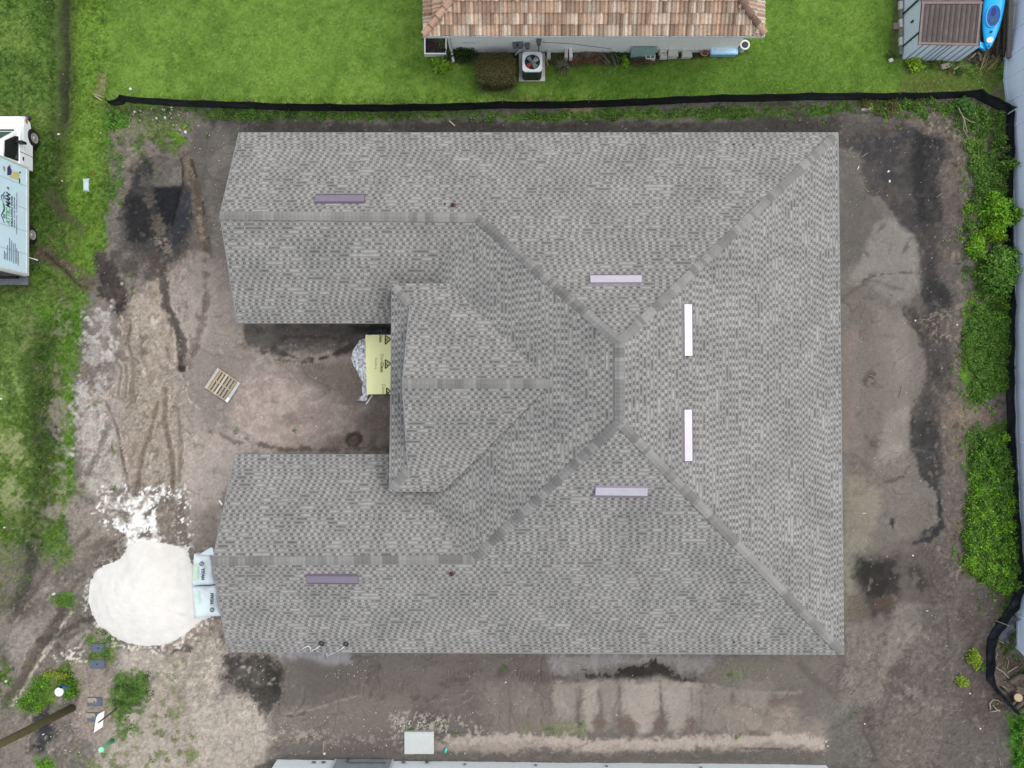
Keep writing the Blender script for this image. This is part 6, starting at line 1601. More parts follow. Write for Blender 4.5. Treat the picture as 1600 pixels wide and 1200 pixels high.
# ================================================================ FENCES
vinyl = mat("white_vinyl", (202, 214, 232), .5, var=.05, scale=1.5, k=1.05)
fpx = [(1585, -30), (1582, 10), (1578, 50), (1569, 92), (1567, 125), (1571, 160), (1576, 200), (1579, 265), (1581, 340), (1583, 420), (1581, 510), (1582, 600), (1585, 690), (1588, 760), (1591, 830), (1593, 900), (1587, 960), (1588, 1012), (1602, 1028), (1650, 1062)]
wf = thing("vinyl_fence", "tall pale blue white solid panel fence along the right edge", "fence", P(1585, 500))
FH = 1.85
for i in range(len(fpx)-1):
    a = P(*fpx[i]); b_ = P(*fpx[i+1]); d = (b_-a); L_ = d.length; d.normalize(); o_ = Vector((-d.y, d.x, 0))
    out = o_ if o_.x > 0 else -o_
    mb = MB(); nb_ = max(2, int(L_/.28)); rot = Matrix((d, out, Vector((0, 0, 1)))).transposed()
    lean = .03*math.sin(i*1.7)
    for k in range(nb_):
        ce = a+d*(L_*(k+.5)/nb_)+out*(.02+(.0012 if k % 2 else 0))+Vector((0, 0, FH/2+.02))
        mb.box(ce, (L_/nb_+.001, .03, FH-.1), rot=rot)
    mb.box(a+d*L_/2+out*.02+Vector((0, 0, FH)), (L_, .06, .1), rot=rot)
    mb.box(a+d*L_/2+out*.02+Vector((0, 0, .10)), (L_, .055, .14), rot=rot)
    mb.build("panel", vinyl, wf)
    mb = MB(); mb.box(a+out*.02+Vector((0, 0, FH/2)), (.10, .10, FH+.08), rot=rot); mb.box(a+out*.02+Vector((0, 0, FH+.07)), (.13, .13, .04), rot=rot); mb.build("post", vinyl, wf)
# black silt fence
silt = mat("black_silt_fabric", (22, 25, 30), .5, var=.25, scale=5, bump=.3, k=1.0, spec=.5)
stakem = mat("stake_wood", (200, 188, 160), .8)
sf = thing("silt_fence", "low black fabric silt fence on wooden stakes across the top and down the right side", "fence", P(800, 168))
basep = [(168, 160), (174, 166), (192, 165), (200, 160), (212, 163), (262, 166), (330, 169), (400, 171), (459, 174), (520, 174), (585, 175), (650, 174), (715, 173), (785, 170), (850, 170), (910, 169), (985, 166), (1050, 163), (1122, 160), (1190, 159), (1258, 157), (1330, 157), (1399, 157), (1460, 156), (1518, 152), (1545, 166), (1571, 180)]
def fabric(pts, h_, lean, seed, sag=.06, name="fabric", sub=10, zfun=None):
    q = random.Random(seed); rows = 7; P_ = []
    for i in range(len(pts)-1):
        for k in range(sub): 
            t_ = k/sub; P_.append((pts[i][0]*(1-t_)+pts[i+1][0]*t_, pts[i][1]*(1-t_)+pts[i+1][1]*t_, t_))
    P_.append((*pts[-1], 0)); vs = []; n_ = len(P_); ph = [q.uniform(0, 6) for _ in range(6)]
    for i, (x, y, t_) in enumerate(P_):
        g = PG(x, y); g2 = P(*(P_[min(i+1, n_-1)][:2])); g1 = P(*(P_[max(i-1, 0)][:2])); d = (g2-g1).normalized(); o_ = Vector((-d.y, d.x, 0))
        for r_ in range(rows):
            f = r_/(rows-1); hh = (h_(i/n_) if callable(h_) else h_)-sag*math.sin(math.pi*t_)*f*q.uniform(.8, 1.2)
            wob = .035*math.sin(i*.9+ph[0]+r_*.8)+.03*math.sin(i*.37+ph[1]+r_*1.4)
            bel = math.sin(math.pi*f)*.06
            vs.append(Vector((g.x, g.y, g.z-.03))+o_*(lean*f*hh+wob*math.sin(math.pi*min(1, f*1.1))+bel)+Vector((0, 0, hh*f)))
    # toe flap on the ground
    fs = [(i*rows+r_, (i+1)*rows+r_, (i+1)*rows+r_+1, i*rows+r_+1) for i in range(n_-1) for r_ in range(rows-1)]
    mb = MB(); mb.mesh(vs, fs); return mb
m_ = fabric(basep, lambda f: .40+.32*min(1, f*8), .10, 3); o = m_.build("fabric", silt, sf, smooth=True)
o.modifiers.new("thick", 'SOLIDIFY').thickness = .006
basr = [(1571, 180), (1572, 240), (1570, 300), (1569, 360), (1573, 420), (1573, 480), (1572, 540), (1571, 600), (1573, 650), (1574, 700), (1577, 760), (1581, 820), (1586, 880), (1588, 912)]
m_ = fabric(basr, .62, -.02, 4); o = m_.build("fabric", silt, sf, smooth=True); o.modifiers.new("thick", 'SOLIDIFY').thickness = .006
stk = [(164, 156, .5, -.25), (199, 158, .85, 0), (264, 164, .85, 0), (331, 167, .9, 0), (398, 168, .9, 0), (459, 172, .9, 0), (517, 173, .85, 0), (583, 173, .9, 0), (651, 172, .88, 0), (719, 171, .85, 0), (785, 169, .85, 0), (852, 169, .88, 0), (919, 167, .85, 0), (987, 164, .88, 0), (1053, 161, .95, 0), (1122, 159, .7, 0), (1190, 157, .75, 0), (1259, 155, .8, 0), (1328, 155, .8, 0), (1399, 155, .75, 0), (1467, 154, .7, 0), (1520, 150, .7, 0)]
for i, (x, y, h_, l_) in enumerate(stk):
    g = PG(x, y, 0); mb = MB(); q = random.Random(i)
    # the stake stands at the lawn side of the cloth
    g = g+Vector((0, .10, 0)); tp_ = g+Vector((l_*1.2+q.uniform(-.05, .05), -.02, h_-.02))
    mb.tube([g, tp_], .018, 4); mb.build("stake", stakem, sf)
g = PG(162, 152, .02); 
mb = MB(); mb.box((P(156, 155).x, P(156, 155).y, .1), (.36, .04, .04), rz=-.6); mb.build("stake", stakem, sf)
# loose slumped stretch at the lower right
lf = thing("loose_silt_fence", "slumped loose stretch of black fabric bending round the wood pile at the lower right", "fabric fence", P(1545, 1020))
lp = [(1588, 912), (1576, 944), (1556, 972), (1541, 998), (1540, 1030), (1540, 1062), (1556, 1082), (1574, 1102), (1588, 1116)]
siltr = mat("glossy_black_sheet", (28, 34, 42), .32, var=.3, scale=8, bump=.6, bscale=14, k=1.0, spec=.6)
m_ = fabric(lp, .62, .12, 8, sag=.10, sub=12); o = m_.build("fabric", siltr, lf, smooth=True); o.modifiers.new("thick", 'SOLIDIFY').thickness = .006
for (x, y) in ((1590, 912), (1556, 970), (1548, 996), (1549, 1064), (1592, 1110)):
    g = PG(x, y); mb = MB(); mb.tube([g, g+Vector((.12, 0, .62))], .018, 4); mb.build("stake", stakem, lf)
gs = MB(); 
m_ = fabric([(1574, 958), (1566, 975), (1556, 996)], .40, .9, 18, sag=.1); o = m_.build("torn_flap", mat("grey_plastic", (120, 122, 134), .4, var=.2), lf, smooth=True)

# wood pile and branches in the lower right corner
endm = mat("cut_wood_end", (206, 184, 152), .8, var=.12, scale=20); barkm = mat("bark", (112, 100, 90), .9, var=.25, scale=12, bump=.4)
LL = [((1584, 1086), (1584, 1082), .19, .34, "stump with a big pale cut face, largest of the wood pile"), ((1575, 1064), (1592, 1052), .10, 0, "pale log at the upper left of the wood pile"),
      ((1590, 1056), (1606, 1050), .12, 0, "thick log at the upper right of the wood pile"), ((1585, 1104), (1598, 1090), .10, 0, "brown log lying below the big cut face"),
      ((1594, 1108), (1606, 1092), .09, 0, "brown log at the right end of the pile bottom"), ((1578, 1098), (1590, 1084), .07, 0, "thin log squeezed under the big cut face"), ((1586, 1073), (1604, 1076), .08, 0, "log lying level above the big cut face"),
      ((1564, 1070), (1572, 1078), .07, 0, "short log touching the loose black fabric")]
for i, (a, b_, r_, up_, lab) in enumerate(LL):
    A_ = PG(*a); B_ = PG(*b_)
    if up_: A_ = A_+Vector((0, 0, 0)); B_ = A_+Vector((-.06, .05, up_))
    else: A_.z += r_+.03*(i % 3); B_.z += r_+.05
    t = thing("log", lab, "log", A_, "logs in the wood pile"); mb = MB(); mb.tube([A_, (A_+B_)/2, B_], [r_, r_*.97, r_*.95], 12); mb.build("bark", barkm, t)
    d = (B_-A_).normalized(); e = Vector((0, 0, 1)) if abs(d.z) < .9 else Vector((1, 0, 0)); s_ = d.cross(e).normalized(); w_ = s_.cross(d)
    for c_, sg in ((B_+d*.004, 1), (A_-d*.004, -1)):
        mb = MB(); pp = [c_+s_*math.cos(R(30*k))*r_*.88+w_*math.sin(R(30*k))*r_*.88 for k in range(12)]; mb.face(pp if sg > 0 else pp[::-1]); mb.build("cut_face", endm, t)
BR = [((1551, 1040), (1576, 1060), .035, "long pale branch running from the black fabric to the wood pile"), ((1572, 1050), (1590, 1040), .03, "pale branch above the wood pile"), ((1573, 1028), (1572, 1044), .018, "thin upright twig above the wood pile"), ((1556, 1018), (1553, 1030), .03, "pale splinter against the loose black fabric"), ((1584, 1080), (1602, 1072), .02, "thin twig crossing the wood pile")]
for a, b_, r_, lab in BR: stick(a, b_, r_, wd3, lab, bend=.04)
lv = Leaves(100)
for i in range(40): lv.dome(PG(q.uniform(1552, 1604), q.uniform(1025, 1108)), .14, .14, .06, 20, .1, [(120, 104, 86), (86, 74, 62), (150, 136, 116)], .25)
o = lv.build("wood_chips", up=.1, lean=.3); tag(o, "brown bark chips and twigs scattered around the wood pile", "wood chips", kind='stuff')
t = thing("branch_tangle", "curled pale branch on the dark soil below the loose black fabric", "branch", PG(1554, 1100))
arc = [PG(1546, 1108, .04), PG(1544, 1098, .08), PG(1548, 1091, .12), PG(1556, 1092, .12), PG(1565, 1099, .05)]
mb = MB(); mb.tube(arc, [.03, .028, .022, .02, .012], 6); mb.build("limb", wd3, t, smooth=True)
mb = MB(); mb.tube([PG(1544, 1112, .03), PG(1553, 1110, .06), PG(1561, 1108, .05)], [.015, .03, .02], 6); mb.build("limb", wd3, t, smooth=True)
mb = MB(); mb.tube([PG(1549, 1100, .05), PG(1554, 1106, .08), PG(1561, 1111, .03)], [.02, .025, .03], 6); mb.build("limb", wd3, t, smooth=True)
t = thing("dead_branch", "forked pale dead branch lying in the weeds at the top right", "branch", PG(1500, 190))
for pp, r_ in (([(1491, 172), (1500, 190), (1505, 212)], .03), ([(1498, 186), (1510, 194), (1518, 196)], .02), ([(1500, 190), (1499, 206), (1508, 222)], .02)):
    mb = MB(); mb.tube([PG(x, y, .28) for x, y in pp], [r_, r_*.8, r_*.4], 6); mb.build("limb", wd3, t, smooth=True)
# ================================================================ TRUCK
trk = thing("box_truck", "white box truck with a green and black house logo at the left edge", "truck", Vector((-21.6, 7.8, 0)))
tw_ = mat("white_truck_paint", (240, 243, 245), .35, var=.02, k=.8, spec=.5); tbx = mat("box_panel_white", (198, 222, 234), .5, var=.05, scale=3, k=.98)
tgl = mat("truck_glass", (70, 92, 92), .06, var=.05, spec=.9, k=.7); rub = mat("rubber", (24, 24, 25), .8, var=.15); chm = mat("wheel_steel", (196, 190, 186), .4, metal=.3); dgm = mat("dark_bumper", (70, 74, 80), .5, var=.15); alm = mat("aluminium_trim", (214, 216, 214), .45, metal=.2, k=.85)
cx = -21.62
bxR = -20.52; bxL = bxR-2.16; byF = 9.17; byR = 4.60; bz0 = .88; bz1 = 3.1
mb = MB(); mb.box(((bxR+bxL)/2, (byF+byR)/2, (bz0+bz1)/2), (bxR-bxL, byF-byR, bz1-bz0)); mb.build("cargo_box", tbx, trk)
ft = MB()
for (c_, s_) in (((bxR+.005, (byF+byR)/2, bz0+.06), (.04, byF-byR+.02, .12)), ((bxR+.005, (byF+byR)/2, bz1-.05), (.04, byF-byR+.02, .1)), ((bxR+.005, byR+.03, 2), (.045, .08, bz1-bz0-.2)), ((bxR+.005, byF-.03, 2), (.045, .07, bz1-bz0-.2)),
                 (((bxR+bxL)/2, byR-.015, bz1-.08), (2.16, .05, .16)), ((bxR-.07, byR-.015, 1.95), (.14, .05, 2.0)), ((bxL+.07, byR-.015, 1.95), (.14, .05, 2.0))):
    m1 = MB(); m1.box(c_, s_); m1.build("trim_rail", alm, trk)
mb = MB(); mb.box(((bxR+bxL)/2, byR-.008, 1.95), (1.86, .03, 2.0)); rd = mb.build("rear_door", mat("grey_roller_door", (112, 108, 104), .6, var=.15), trk)
for k in range(8):
    m1 = MB(); m1.box(((bxR+bxL)/2, byR-.03, 1.1+k*.24), (1.84, .02, .03)); m1.build("door_slat", dgm, rd)
mb = MB(); mb.box((cx-.15, 4.42, .55), (2.05, .34, .10)); mb.box((cx-.15, 4.60, .5), (1.9, .06, .2)); mb.build("rear_step", mat("grey_step", (128, 132, 138), .5, var=.2, metal=.3), trk)
for i in range(4):
    m1 = MB(); m1.box((bxR+.008, byR+.9+i*.95, 2.0), (.012, .02, 2.0)); m1.build("panel_seam", alm, trk)
mb = MB(); mb.box((cx, 7.1, .68), (1.0, 5.2, .2)); mb.build("chassis", blackm, trk)
# cab: body side profile
ch = .99
def loft(secs, cap=True):
    """secs: list of (y, [(halfwidth, z) ... bottom to top])"""
    mb = MB(); k = len(secs[0][1]); vs = []
    for y, prof in secs:
        for hw, z in prof: vs.append((cx+hw, y, z))
        for hw, z in reversed(prof): vs.append((cx-hw, y, z))
    K = 2*k; fs = [(i*K+j, i*K+(j+1) % K, (i+1)*K+(j+1) % K, (i+1)*K+j) for i in range(len(secs)-1) for j in range(K)]
    fs += [tuple(range(K)), tuple(range((len(secs)-1)*K, len(secs)*K))]
    return mb.mesh(vs, fs)
body = loft([(9.15, [(ch, .42), (ch, 1.0), (ch-.02, 1.22), (ch-.1, 1.26)]), (10.25, [(ch, .42), (ch, 1.0), (ch-.03, 1.22), (ch-.12, 1.26)]), (10.6, [(ch, .5), (ch, 1.0), (ch-.05, 1.18), (ch-.2, 1.25)]),
             (11.0, [(ch-.02, .5), (ch-.02, .95), (ch-.09, 1.08), (ch-.24, 1.14)]), (11.22, [(ch-.06, .5), (ch-.07, .9), (ch-.16, 1.0), (ch-.3, 1.03)]), (11.36, [(ch-.16, .5), (ch-.16, .84), (ch-.24, .9), (ch-.36, .92)])])
o = body.build("cab_body", tw_, trk, smooth=False, bevel=.03); bm_fix(o)
gh = loft([(9.15, [(ch-.08, 1.22), (ch-.20, 1.98), (ch-.32, 2.05)]), (9.75, [(ch-.08, 1.22), (ch-.20, 1.96), (ch-.34, 2.03)]), (10.02, [(ch-.08, 1.22), (ch-.24, 1.84), (ch-.38, 1.90)]), (10.62, [(ch-.10, 1.20), (ch-.14, 1.235), (ch-.3, 1.25)])])
o = gh.build("cab_roof", tw_, trk, bevel=.02); bm_fix(o)
def qface(name, pts, m, th=.012):
    mb = MB(); pts = [Vector(p) for p in pts]; nn = (pts[1]-pts[0]).cross(pts[2]-pts[1]).normalized()
    up_ = [p+nn*th for p in pts]; dn = [p-nn*th for p in pts]; k = len(pts)
    mb.mesh(up_+dn, [tuple(range(k)), tuple(range(2*k-1, k-1, -1))]+[(i, k+i, k+(i+1) % k, (i+1) % k) for i in range(k)])
    o = mb.build(name, m, trk); bm_fix(o); return o
qface("windscreen", [(cx-.72, 10.52, 1.32), (cx+.72, 10.52, 1.32), (cx+.60, 10.08, 1.80), (cx-.60, 10.08, 1.80)], tgl, .035)
qface("side_window", [(cx+ch-.075, 9.40, 1.30), (cx+ch-.185, 9.40, 1.86), (cx+ch-.20, 9.98, 1.80), (cx+ch-.11, 10.28, 1.42), (cx+ch-.08, 10.3, 1.30)], tgl, .02)
qface("window_frame", [(cx+ch-.062, 9.34, 1.25), (cx+ch-.175, 9.34, 1.92), (cx+ch-.19, 10.0, 1.86), (cx+ch-.09, 10.34, 1.42), (cx+ch-.065, 10.38, 1.25)], blackm, .012)
mb = MB(); mb.box((cx+ch+.16, 10.08, 1.38), (.26, .10, .30)); mb.build("side_mirror", blackm, trk, bevel=.02)
mb = MB(); mb.tube([(cx+ch-.03, 10.2, 1.2), (cx+ch+.1, 10.1, 1.26)], .02, 6); mb.build("mirror_arm", blackm, trk)
mb = MB(); mb.box((cx+ch+.006, 9.75, .84), (.02, .012, .8)); mb.build("door_seam", dgm, trk)
mb = MB(); mb.box((cx+ch+.02, 9.5, 1.06), (.03, .14, .04)); mb.build("door_handle", blackm, trk)
mb = MB(); mb.box((cx+ch-.2, 11.28, .82), (.34, .16, .16)); mb.build("headlight", mat("headlight_lens", (200, 206, 212), .2, k=.8), trk, bevel=.02)
mb = MB(); mb.box((cx-ch+.2, 11.28, .82), (.34, .16, .16)); mb.build("headlight", mat("headlight_lens", (200, 206, 212), .2, k=.8), trk, bevel=.02)
mb = MB(); mb.box((cx+ch-.05, 11.2, .8), (.08, .18, .1)); mb.build("turn_signal", mat("amber_lens", (206, 130, 50), .3), trk)
mb = MB(); mb.box((cx, 11.42, .55), (1.9, .16, .22)); mb.build("front_bumper", dgm, trk, bevel=.03)
mb = MB(); mb.box((cx, 11.36, .8), (1.1, .06, .24)); mb.build("grille", blackm, trk)
mb = MB(); mb.box((cx+.1, 10.62, 1.262), (1.3, .10, .02)); mb.build("cowl", blackm, trk)
def wheel(x, y, sgn, dual=False):
    w_ = .24
    mb = MB(); mb.lathe((x, y, .39), [(.22, -w_/2), (.33, -w_/2), (.385, -w_/2+.04), (.39, 0), (.385, w_/2-.04), (.33, w_/2), (.22, w_/2)], 28, axis='X'); t_ = mb.build("tyre", rub, trk, smooth=True)
    mb = MB(); mb.lathe((x+sgn*.118, y, .39), [(.215, 0), (.215, sgn*.03), (.17, sgn*.012), (.08, sgn*.012), (.06, sgn*.04), (.01, sgn*.04)], 20, axis='X'); mb.build("rim", chm, t_)
wheel(cx+.90, 10.60, 1); wheel(cx-.90, 10.60, -1); wheel(bxR-.30, 6.43, 1); wheel(bxL+.30, 6.43, -1)
for (y, col_) in ((5.4, whitem), (5.25, dgm)):
    mb = MB(); mb.tube([(bxR-.1, y, .7), (bxR-.02, y-.03, .5), (bxR+.06, y-.06, .38)], .022, 6); mb.build("rear_bracket", col_, trk)
# lettering and pictures on the side
gt = mat("green_lettering", (110, 178, 120), .6, k=.8); dt = mat("navy_lettering", (40, 56, 84), .6, k=.8); st = mat("slate_lettering", (110, 128, 152), .6, k=.8); lg = mat("logo_green", (40, 160, 84), .6, k=.8)
def side_pt(px, py):
    """point on the truck's right side panel seen at a photo pixel"""
    D = (bxR*FPX)/(px-800); return Vector((bxR, (600-py)*D/FPX, H-D))
def stext(body, px, py0, py1, hpx, m, bold=0.0, shear=0.0):
    """text whose baseline is at column px, running up the picture from py0 to py1"""
    a = side_pt(px, py0); b_ = side_pt(px, py1); up_ = side_pt(px-hpx, py0)
    size = (up_-a).z/.72
    o = text(body, size, m, trk, a, (0, 1, 0), (0, 0, 1), bold=bold, shear=shear, lift=.015)
    ys_ = [v.co.y for v in o.data.vertices]; w_ = max(ys_)-min(ys_); k = (b_.y-a.y)/w_; y0_ = min(ys_); base = a.y-ORIG[trk.name].y
    for v in o.data.vertices: v.co.y = base+(v.co.y-y0_)*k
    return o
stext("ATTIC", 15.2, 352, 325.5, 6.4, gt, .012, .25); stext("MAN", 15.2, 325, 301.5, 6.4, dt, .015, .25)
stext("INSULATION WORK", 19.2, 354, 306, 2.2, dt, .006); stext("ROOF  ATTIC SERVICES", 22.8, 356, 308, 1.6, st, .004); 
stext("RESIDENTIAL  COMMERCIAL", 26.2, 366, 300, 1.2, st, .003)
for i, (px, y0_, y1_, tx) in enumerate(((7.2, 405, 392, "- - - - -"), (9.5, 406, 395, "- - - - - -"), (12.0, 407, 383, "- - - - - - - -"), (15.2, 408, 372, "- - - - - - - - - -"), (18.0, 409, 376, "- - - - - - - -"), (21.0, 412, 380, "- - - - - - - -"), (24.0, 412, 380, "- - - - - - -"), (26.5, 412, 388, "- - - - - -"), (28.8, 415, 393, "- - - - - -"))):
    stext(tx.replace(" ", ""), px, y0_, y1_, 2.6, st, .012)
def sline(pts, wpx, m, name="logo_line"):
    for a, b_ in zip(pts[:-1], pts[1:]):
        A_ = side_pt(*a); B_ = side_pt(*b_); d = (B_-A_).normalized(); s_ = Vector((0, -d.z, d.y))*wpx*.045
        mb = MB(); e = Vector((.014, 0, 0)); mb.mesh([A_-s_+e, B_-s_+e, B_+s_+e, A_+s_+e, A_-s_, B_-s_, B_+s_, A_+s_], [(0, 1, 2, 3), (7, 6, 5, 4), (0, 4, 5, 1), (1, 5, 6, 2), (2, 6, 7, 3), (3, 7, 4, 0)]); o = mb.build(name, m, trk); bm_fix(o)
sline([(6.5, 348), (1.5, 336), (7, 327.5)], .5, st); sline([(7.2, 300.5), (1.6, 306.5), (3.2, 313)], .5, st)
mb = MB(); pp = [side_pt(*p) for p in ((3.2, 313), (7.0, 320), (7.6, 328), (1.8, 336), (5.0, 326))]; mb.face([p+Vector((.014, 0, 0)) for p in pp]); mb.face([p+Vector((.012, 0, 0)) for p in pp][::-1]); mb.build("logo_swoosh", lg, trk)
for (px, py) in ((6, 337.5), (6.3, 308)):
    a = side_pt(px, py); mb = MB()
    for dy in (-.045, .045):
        for dz in (-.04, .04): mb.box(a+Vector((.010, dy, dz)), (.012, .06, .055))
    mb.build("logo_window", st, trk)
# printed handyman tools: hammer and drill shapes near the front
def spatch(pts, m, nm="printed_mark"):
    mb = MB(); pp = [side_pt(*p)+Vector((.014, 0, 0)) for p in pts]; mb.face(pp); mb.face([p-Vector((.003, 0, 0)) for p in pp][::-1]); mb.build(nm, m, trk)
spatch([(11, 262), (14, 258), (18, 267), (17, 273), (11, 274)], mat("indigo_print", (66, 64, 120), .6, k=.8))
spatch([(19, 268), (30, 269), (29, 281), (19, 278), (14, 276)], mat("yellow_print", (214, 206, 150), .6, k=.8))
spatch([(29, 277), (31, 280), (31, 286), (29.5, 286)], dt); spatch([(30, 268), (32, 268), (32, 271), (30, 271)], dt)
spatch([(4, 260), (7, 260), (8, 266), (6, 268)], mat("tan_print", (176, 140, 120), .6, k=.8)); spatch([(11, 291), (14, 293), (13, 297), (10.5, 294)], st)
spatch([(14, 257), (17, 258), (18, 266), (15.5, 262)], mat("rose_print", (214, 190, 196), .6, k=.8))

# ================================================================ PALLET
pc = P(348, 602, .12); ang = math.atan2(-(630-605), 357-319.5)
pal = thing("pallet", "weathered wooden pallet lying on the bare sand", "pallet", Vector((pc.x, pc.y, 0)))
q = random.Random(6); pal_ax = ang
ux = Vector((math.cos(pal_ax), math.sin(pal_ax), 0)); uy = Vector((-ux.y, ux.x, 0))
LX, LY = 1.21, 1.03; rot = Matrix((ux, uy, Vector((0, 0, 1)))).transposed()
cen = Vector((pc.x, pc.y, 0)); gz0 = PG(348, 602).z
wcol = [(204, 196, 184), (190, 172, 140), (196, 180, 146), (214, 206, 190), (186, 170, 138), (176, 168, 156), (182, 160, 128), (208, 210, 206)]
for k in range(8):
    x = -LX/2+.05+k*(LX-.10)/7; wdt = .135 if k in (0, 7) else .092
    m_b = mat("deck_wood", wcol[k], .85, var=.12, scale=8)
    mb = MB(); mb.box(cen+ux*(x+(.02 if k == 0 else -.02 if k == 7 else 0))+Vector((0, 0, gz0+.13)), (wdt, LY, .018), rot=rot); mb.build("deck_board", m_b, pal)
for y in (-LY/2+.03, 0, LY/2-.03):
    mb = MB(); mb.box(cen+uy*y+Vector((0, 0, gz0+.075)), (LX, .055, .09), rot=rot); mb.build("stringer", mat("stringer_wood", (206, 190, 176), .85), pal)
for x in (-.5, 0, .5):
    mb = MB(); mb.box(cen+ux*x+Vector((0, 0, gz0+.02)), (.1, LY, .016), rot=rot); mb.build("bottom_board", wd1, pal)
mb = MB(); mb.box(cen+ux*.53+uy*-.40+Vector((0, 0, gz0+.143)), (.12, .2, .004), rot=rot); mb.build("paper_tag", mat("pale_tag", (222, 236, 232), .6, k=.8), pal)

# ================================================================ BOARD STACK IN PLASTIC WRAP
x0, x1 = P(573.5, 0, .42).x, P(573.5, 0, .42).x+1.22; yt, yb_ = P(0, 523, .42).y, P(0, 616, .42).y
bs = thing("board_stack", "stack of yellow sheathing boards half under the entry roof", "board stack", Vector(((x0+x1)/2, (yt+yb_)/2, 0)))
yel = mat("yellow_facing", (250, 243, 182), .7, var=.02, k=1.0); core_ = mat("board_edge", (216, 206, 180), .8)
q = random.Random(2)
for k in range(12):
    z = .16+.0235*k; j = (q.uniform(-.012, .012), q.uniform(-.012, .012))
    mb = MB(); lean_ = .03
    mb.prism([(x0+j[0], yb_+j[1]+.0), (x1+j[0], yb_+.03+j[1]), (x1+j[0]+.02, yt+j[1]), (x0+j[0]-.06, yt+j[1])], z, z+.022); mb.build("board", yel if k > 9 else core_, bs)
for k in range(3):
    mb = MB(); mb.box(((x0+x1)/2, yb_+.3+k*.95, .08), (1.2, .09, .15)); mb.build("skid", wd3, bs)
zt = .16+.0235*12
pk = mat("brown_print", (110, 98, 50), .7); pl = mat("faint_print", (196, 186, 110), .7)
for i, (py, tri) in enumerate(((528, 0), (566, 1), (607, 2))):
    s_ = P(594, 0, zt)
    def bp_(px, py_): v = P(px, py_, zt+.004); return v
    # triangular mark with a pale centre
    a, b_, c_ = bp_(602, py-6+2), bp_(602, py+10), bp_(610.6, py+2)
    if i == 2: a, b_, c_ = bp_(604, py-1), bp_(604, py+10), bp_(610, py+4)
    for (A_, B_) in ((a, b_), (b_, c_), (c_, a)):
        d = (B_-A_); L_ = d.length; d.normalize(); mb = MB(); mb.box((A_+B_)/2+Vector((0, 0, .001)), (L_, .05, .003), rot=Matrix((d, Vector((-d.y, d.x, 0)), Vector((0, 0, 1)))).transposed()); mb.build("printed_triangle", pk, bs)
    text("GP", .15, pk, bs, bp_(603, py+0), (0, -1, 0), (1, 0, 0), lift=.002, bold=.004)
for (tx, px, py, sz, m_, bo) in (("DensGlass", 594.6, 553, .20, pl, .0), ("Glass", 594.6, 566, .20, pk, .004), ("Glass", 593, 521, .18, pk, .004), ("Dens", 597, 600, .20, pl, 0), ("Sheathing", 586, 559, .13, pl, 0)):
    if tx == "DensGlass": tx = "Dens"
    text(tx, sz, m_, bs, P(px, py, zt+.003), (0, -1, 0), (1, 0, 0), lift=.002, bold=bo)
# crumpled plastic wrap round the left side
wrapm = bpy.data.materials.new("plastic_film"); wrapm.use_nodes = True
n = wrapm.node_tree; b = n.nodes["Principled BSDF"]; b.inputs['Base Color'].default_value = (.62, .65, .72, 1); b.inputs['Roughness'].default_value = .22
no = n.nodes.new("ShaderNodeTexNoise"); no.inputs['Scale'].default_value = 9; no.inputs['Detail'].default_value = 4
tc = n.nodes.new("ShaderNodeTexCoord"); n.links.new(tc.outputs['Object'], no.inputs['Vector'])
mr = n.nodes.new("ShaderNodeMapRange"); mr.inputs[1].default_value = .42; mr.inputs[2].default_value = .6; mr.inputs[3].default_value = .45; mr.inputs[4].default_value = .95
n.links.new(no.outputs['Fac'], mr.inputs[0]); n.links.new(mr.outputs[0], b.inputs['Alpha'])
cr = n.nodes.new("ShaderNodeValToRGB"); cr.color_ramp.elements[0].position = .33; cr.color_ramp.elements[0].color = (.12, .12, .2, 1); cr.color_ramp.elements[1].position = .44; cr.color_ramp.elements[1].color = (.80, .82, .86, 1)
n2 = n.nodes.new("ShaderNodeTexNoise"); n2.inputs['Scale'].default_value = 3.2; n2.inputs['Distortion'].default_value = 2.4; n2.inputs['Detail'].default_value = 6; n.links.new(tc.outputs['Object'], n2.inputs['Vector']); n.links.new(n2.outputs['Fac'], cr.inputs[0]); n.links.new(cr.outputs[0], b.inputs['Base Color'])
def film(outer_, inner_, zo, zi, name, label, seed, m=wrapm):
    """crumpled sheet between two pixel polylines"""
    q = random.Random(seed); rows = 9; mb = MB(); vs = []; n_ = 40
    def at_(pl_, t_):
        t_ *= len(pl_)-1; i = min(int(t_), len(pl_)-2); f = t_-i; return (pl_[i][0]*(1-f)+pl_[i+1][0]*f, pl_[i][1]*(1-f)+pl_[i+1][1]*f)
    for i in range(n_+1):
        o_ = at_(outer_, i/n_); n__ = at_(inner_, i/n_)
        for r_ in range(rows+1):
            f = r_/rows; x = o_[0]*(1-f)+n__[0]*f; y = o_[1]*(1-f)+n__[1]*f
            z = zo*(1-f)+zi*f+.07*math.sin(math.pi*f)+.05*math.sin(i*.9+r_*1.3+seed)*math.sin(math.pi*f)+.03*q.uniform(-1, 1)*(0 < r_ < rows)
            p = P(x+q.uniform(-.6, .6), y+q.uniform(-.6, .6), max(z, .02)); vs.append(p)
    mb.mesh(vs, [(i*(rows+1)+r_, (i+1)*(rows+1)+r_, (i+1)*(rows+1)+r_+1, i*(rows+1)+r_+1) for i in range(n_) for r_ in range(rows)])
    o = mb.build(name, m, None, smooth=False); tag(o, label, "plastic film"); return o
film([(572, 526), (562, 532), (552, 546), (549, 560), (553, 572), (560, 584), (566, 598), (566, 616), (557, 627)], [(574, 528), (574, 540), (574, 552), (574, 562), (575, 574), (576, 588), (576, 600), (577, 612), (572, 626)], .02, .42, "plastic_film", "crumpled clear plastic film spilling from the left side of the yellow boards", 3)
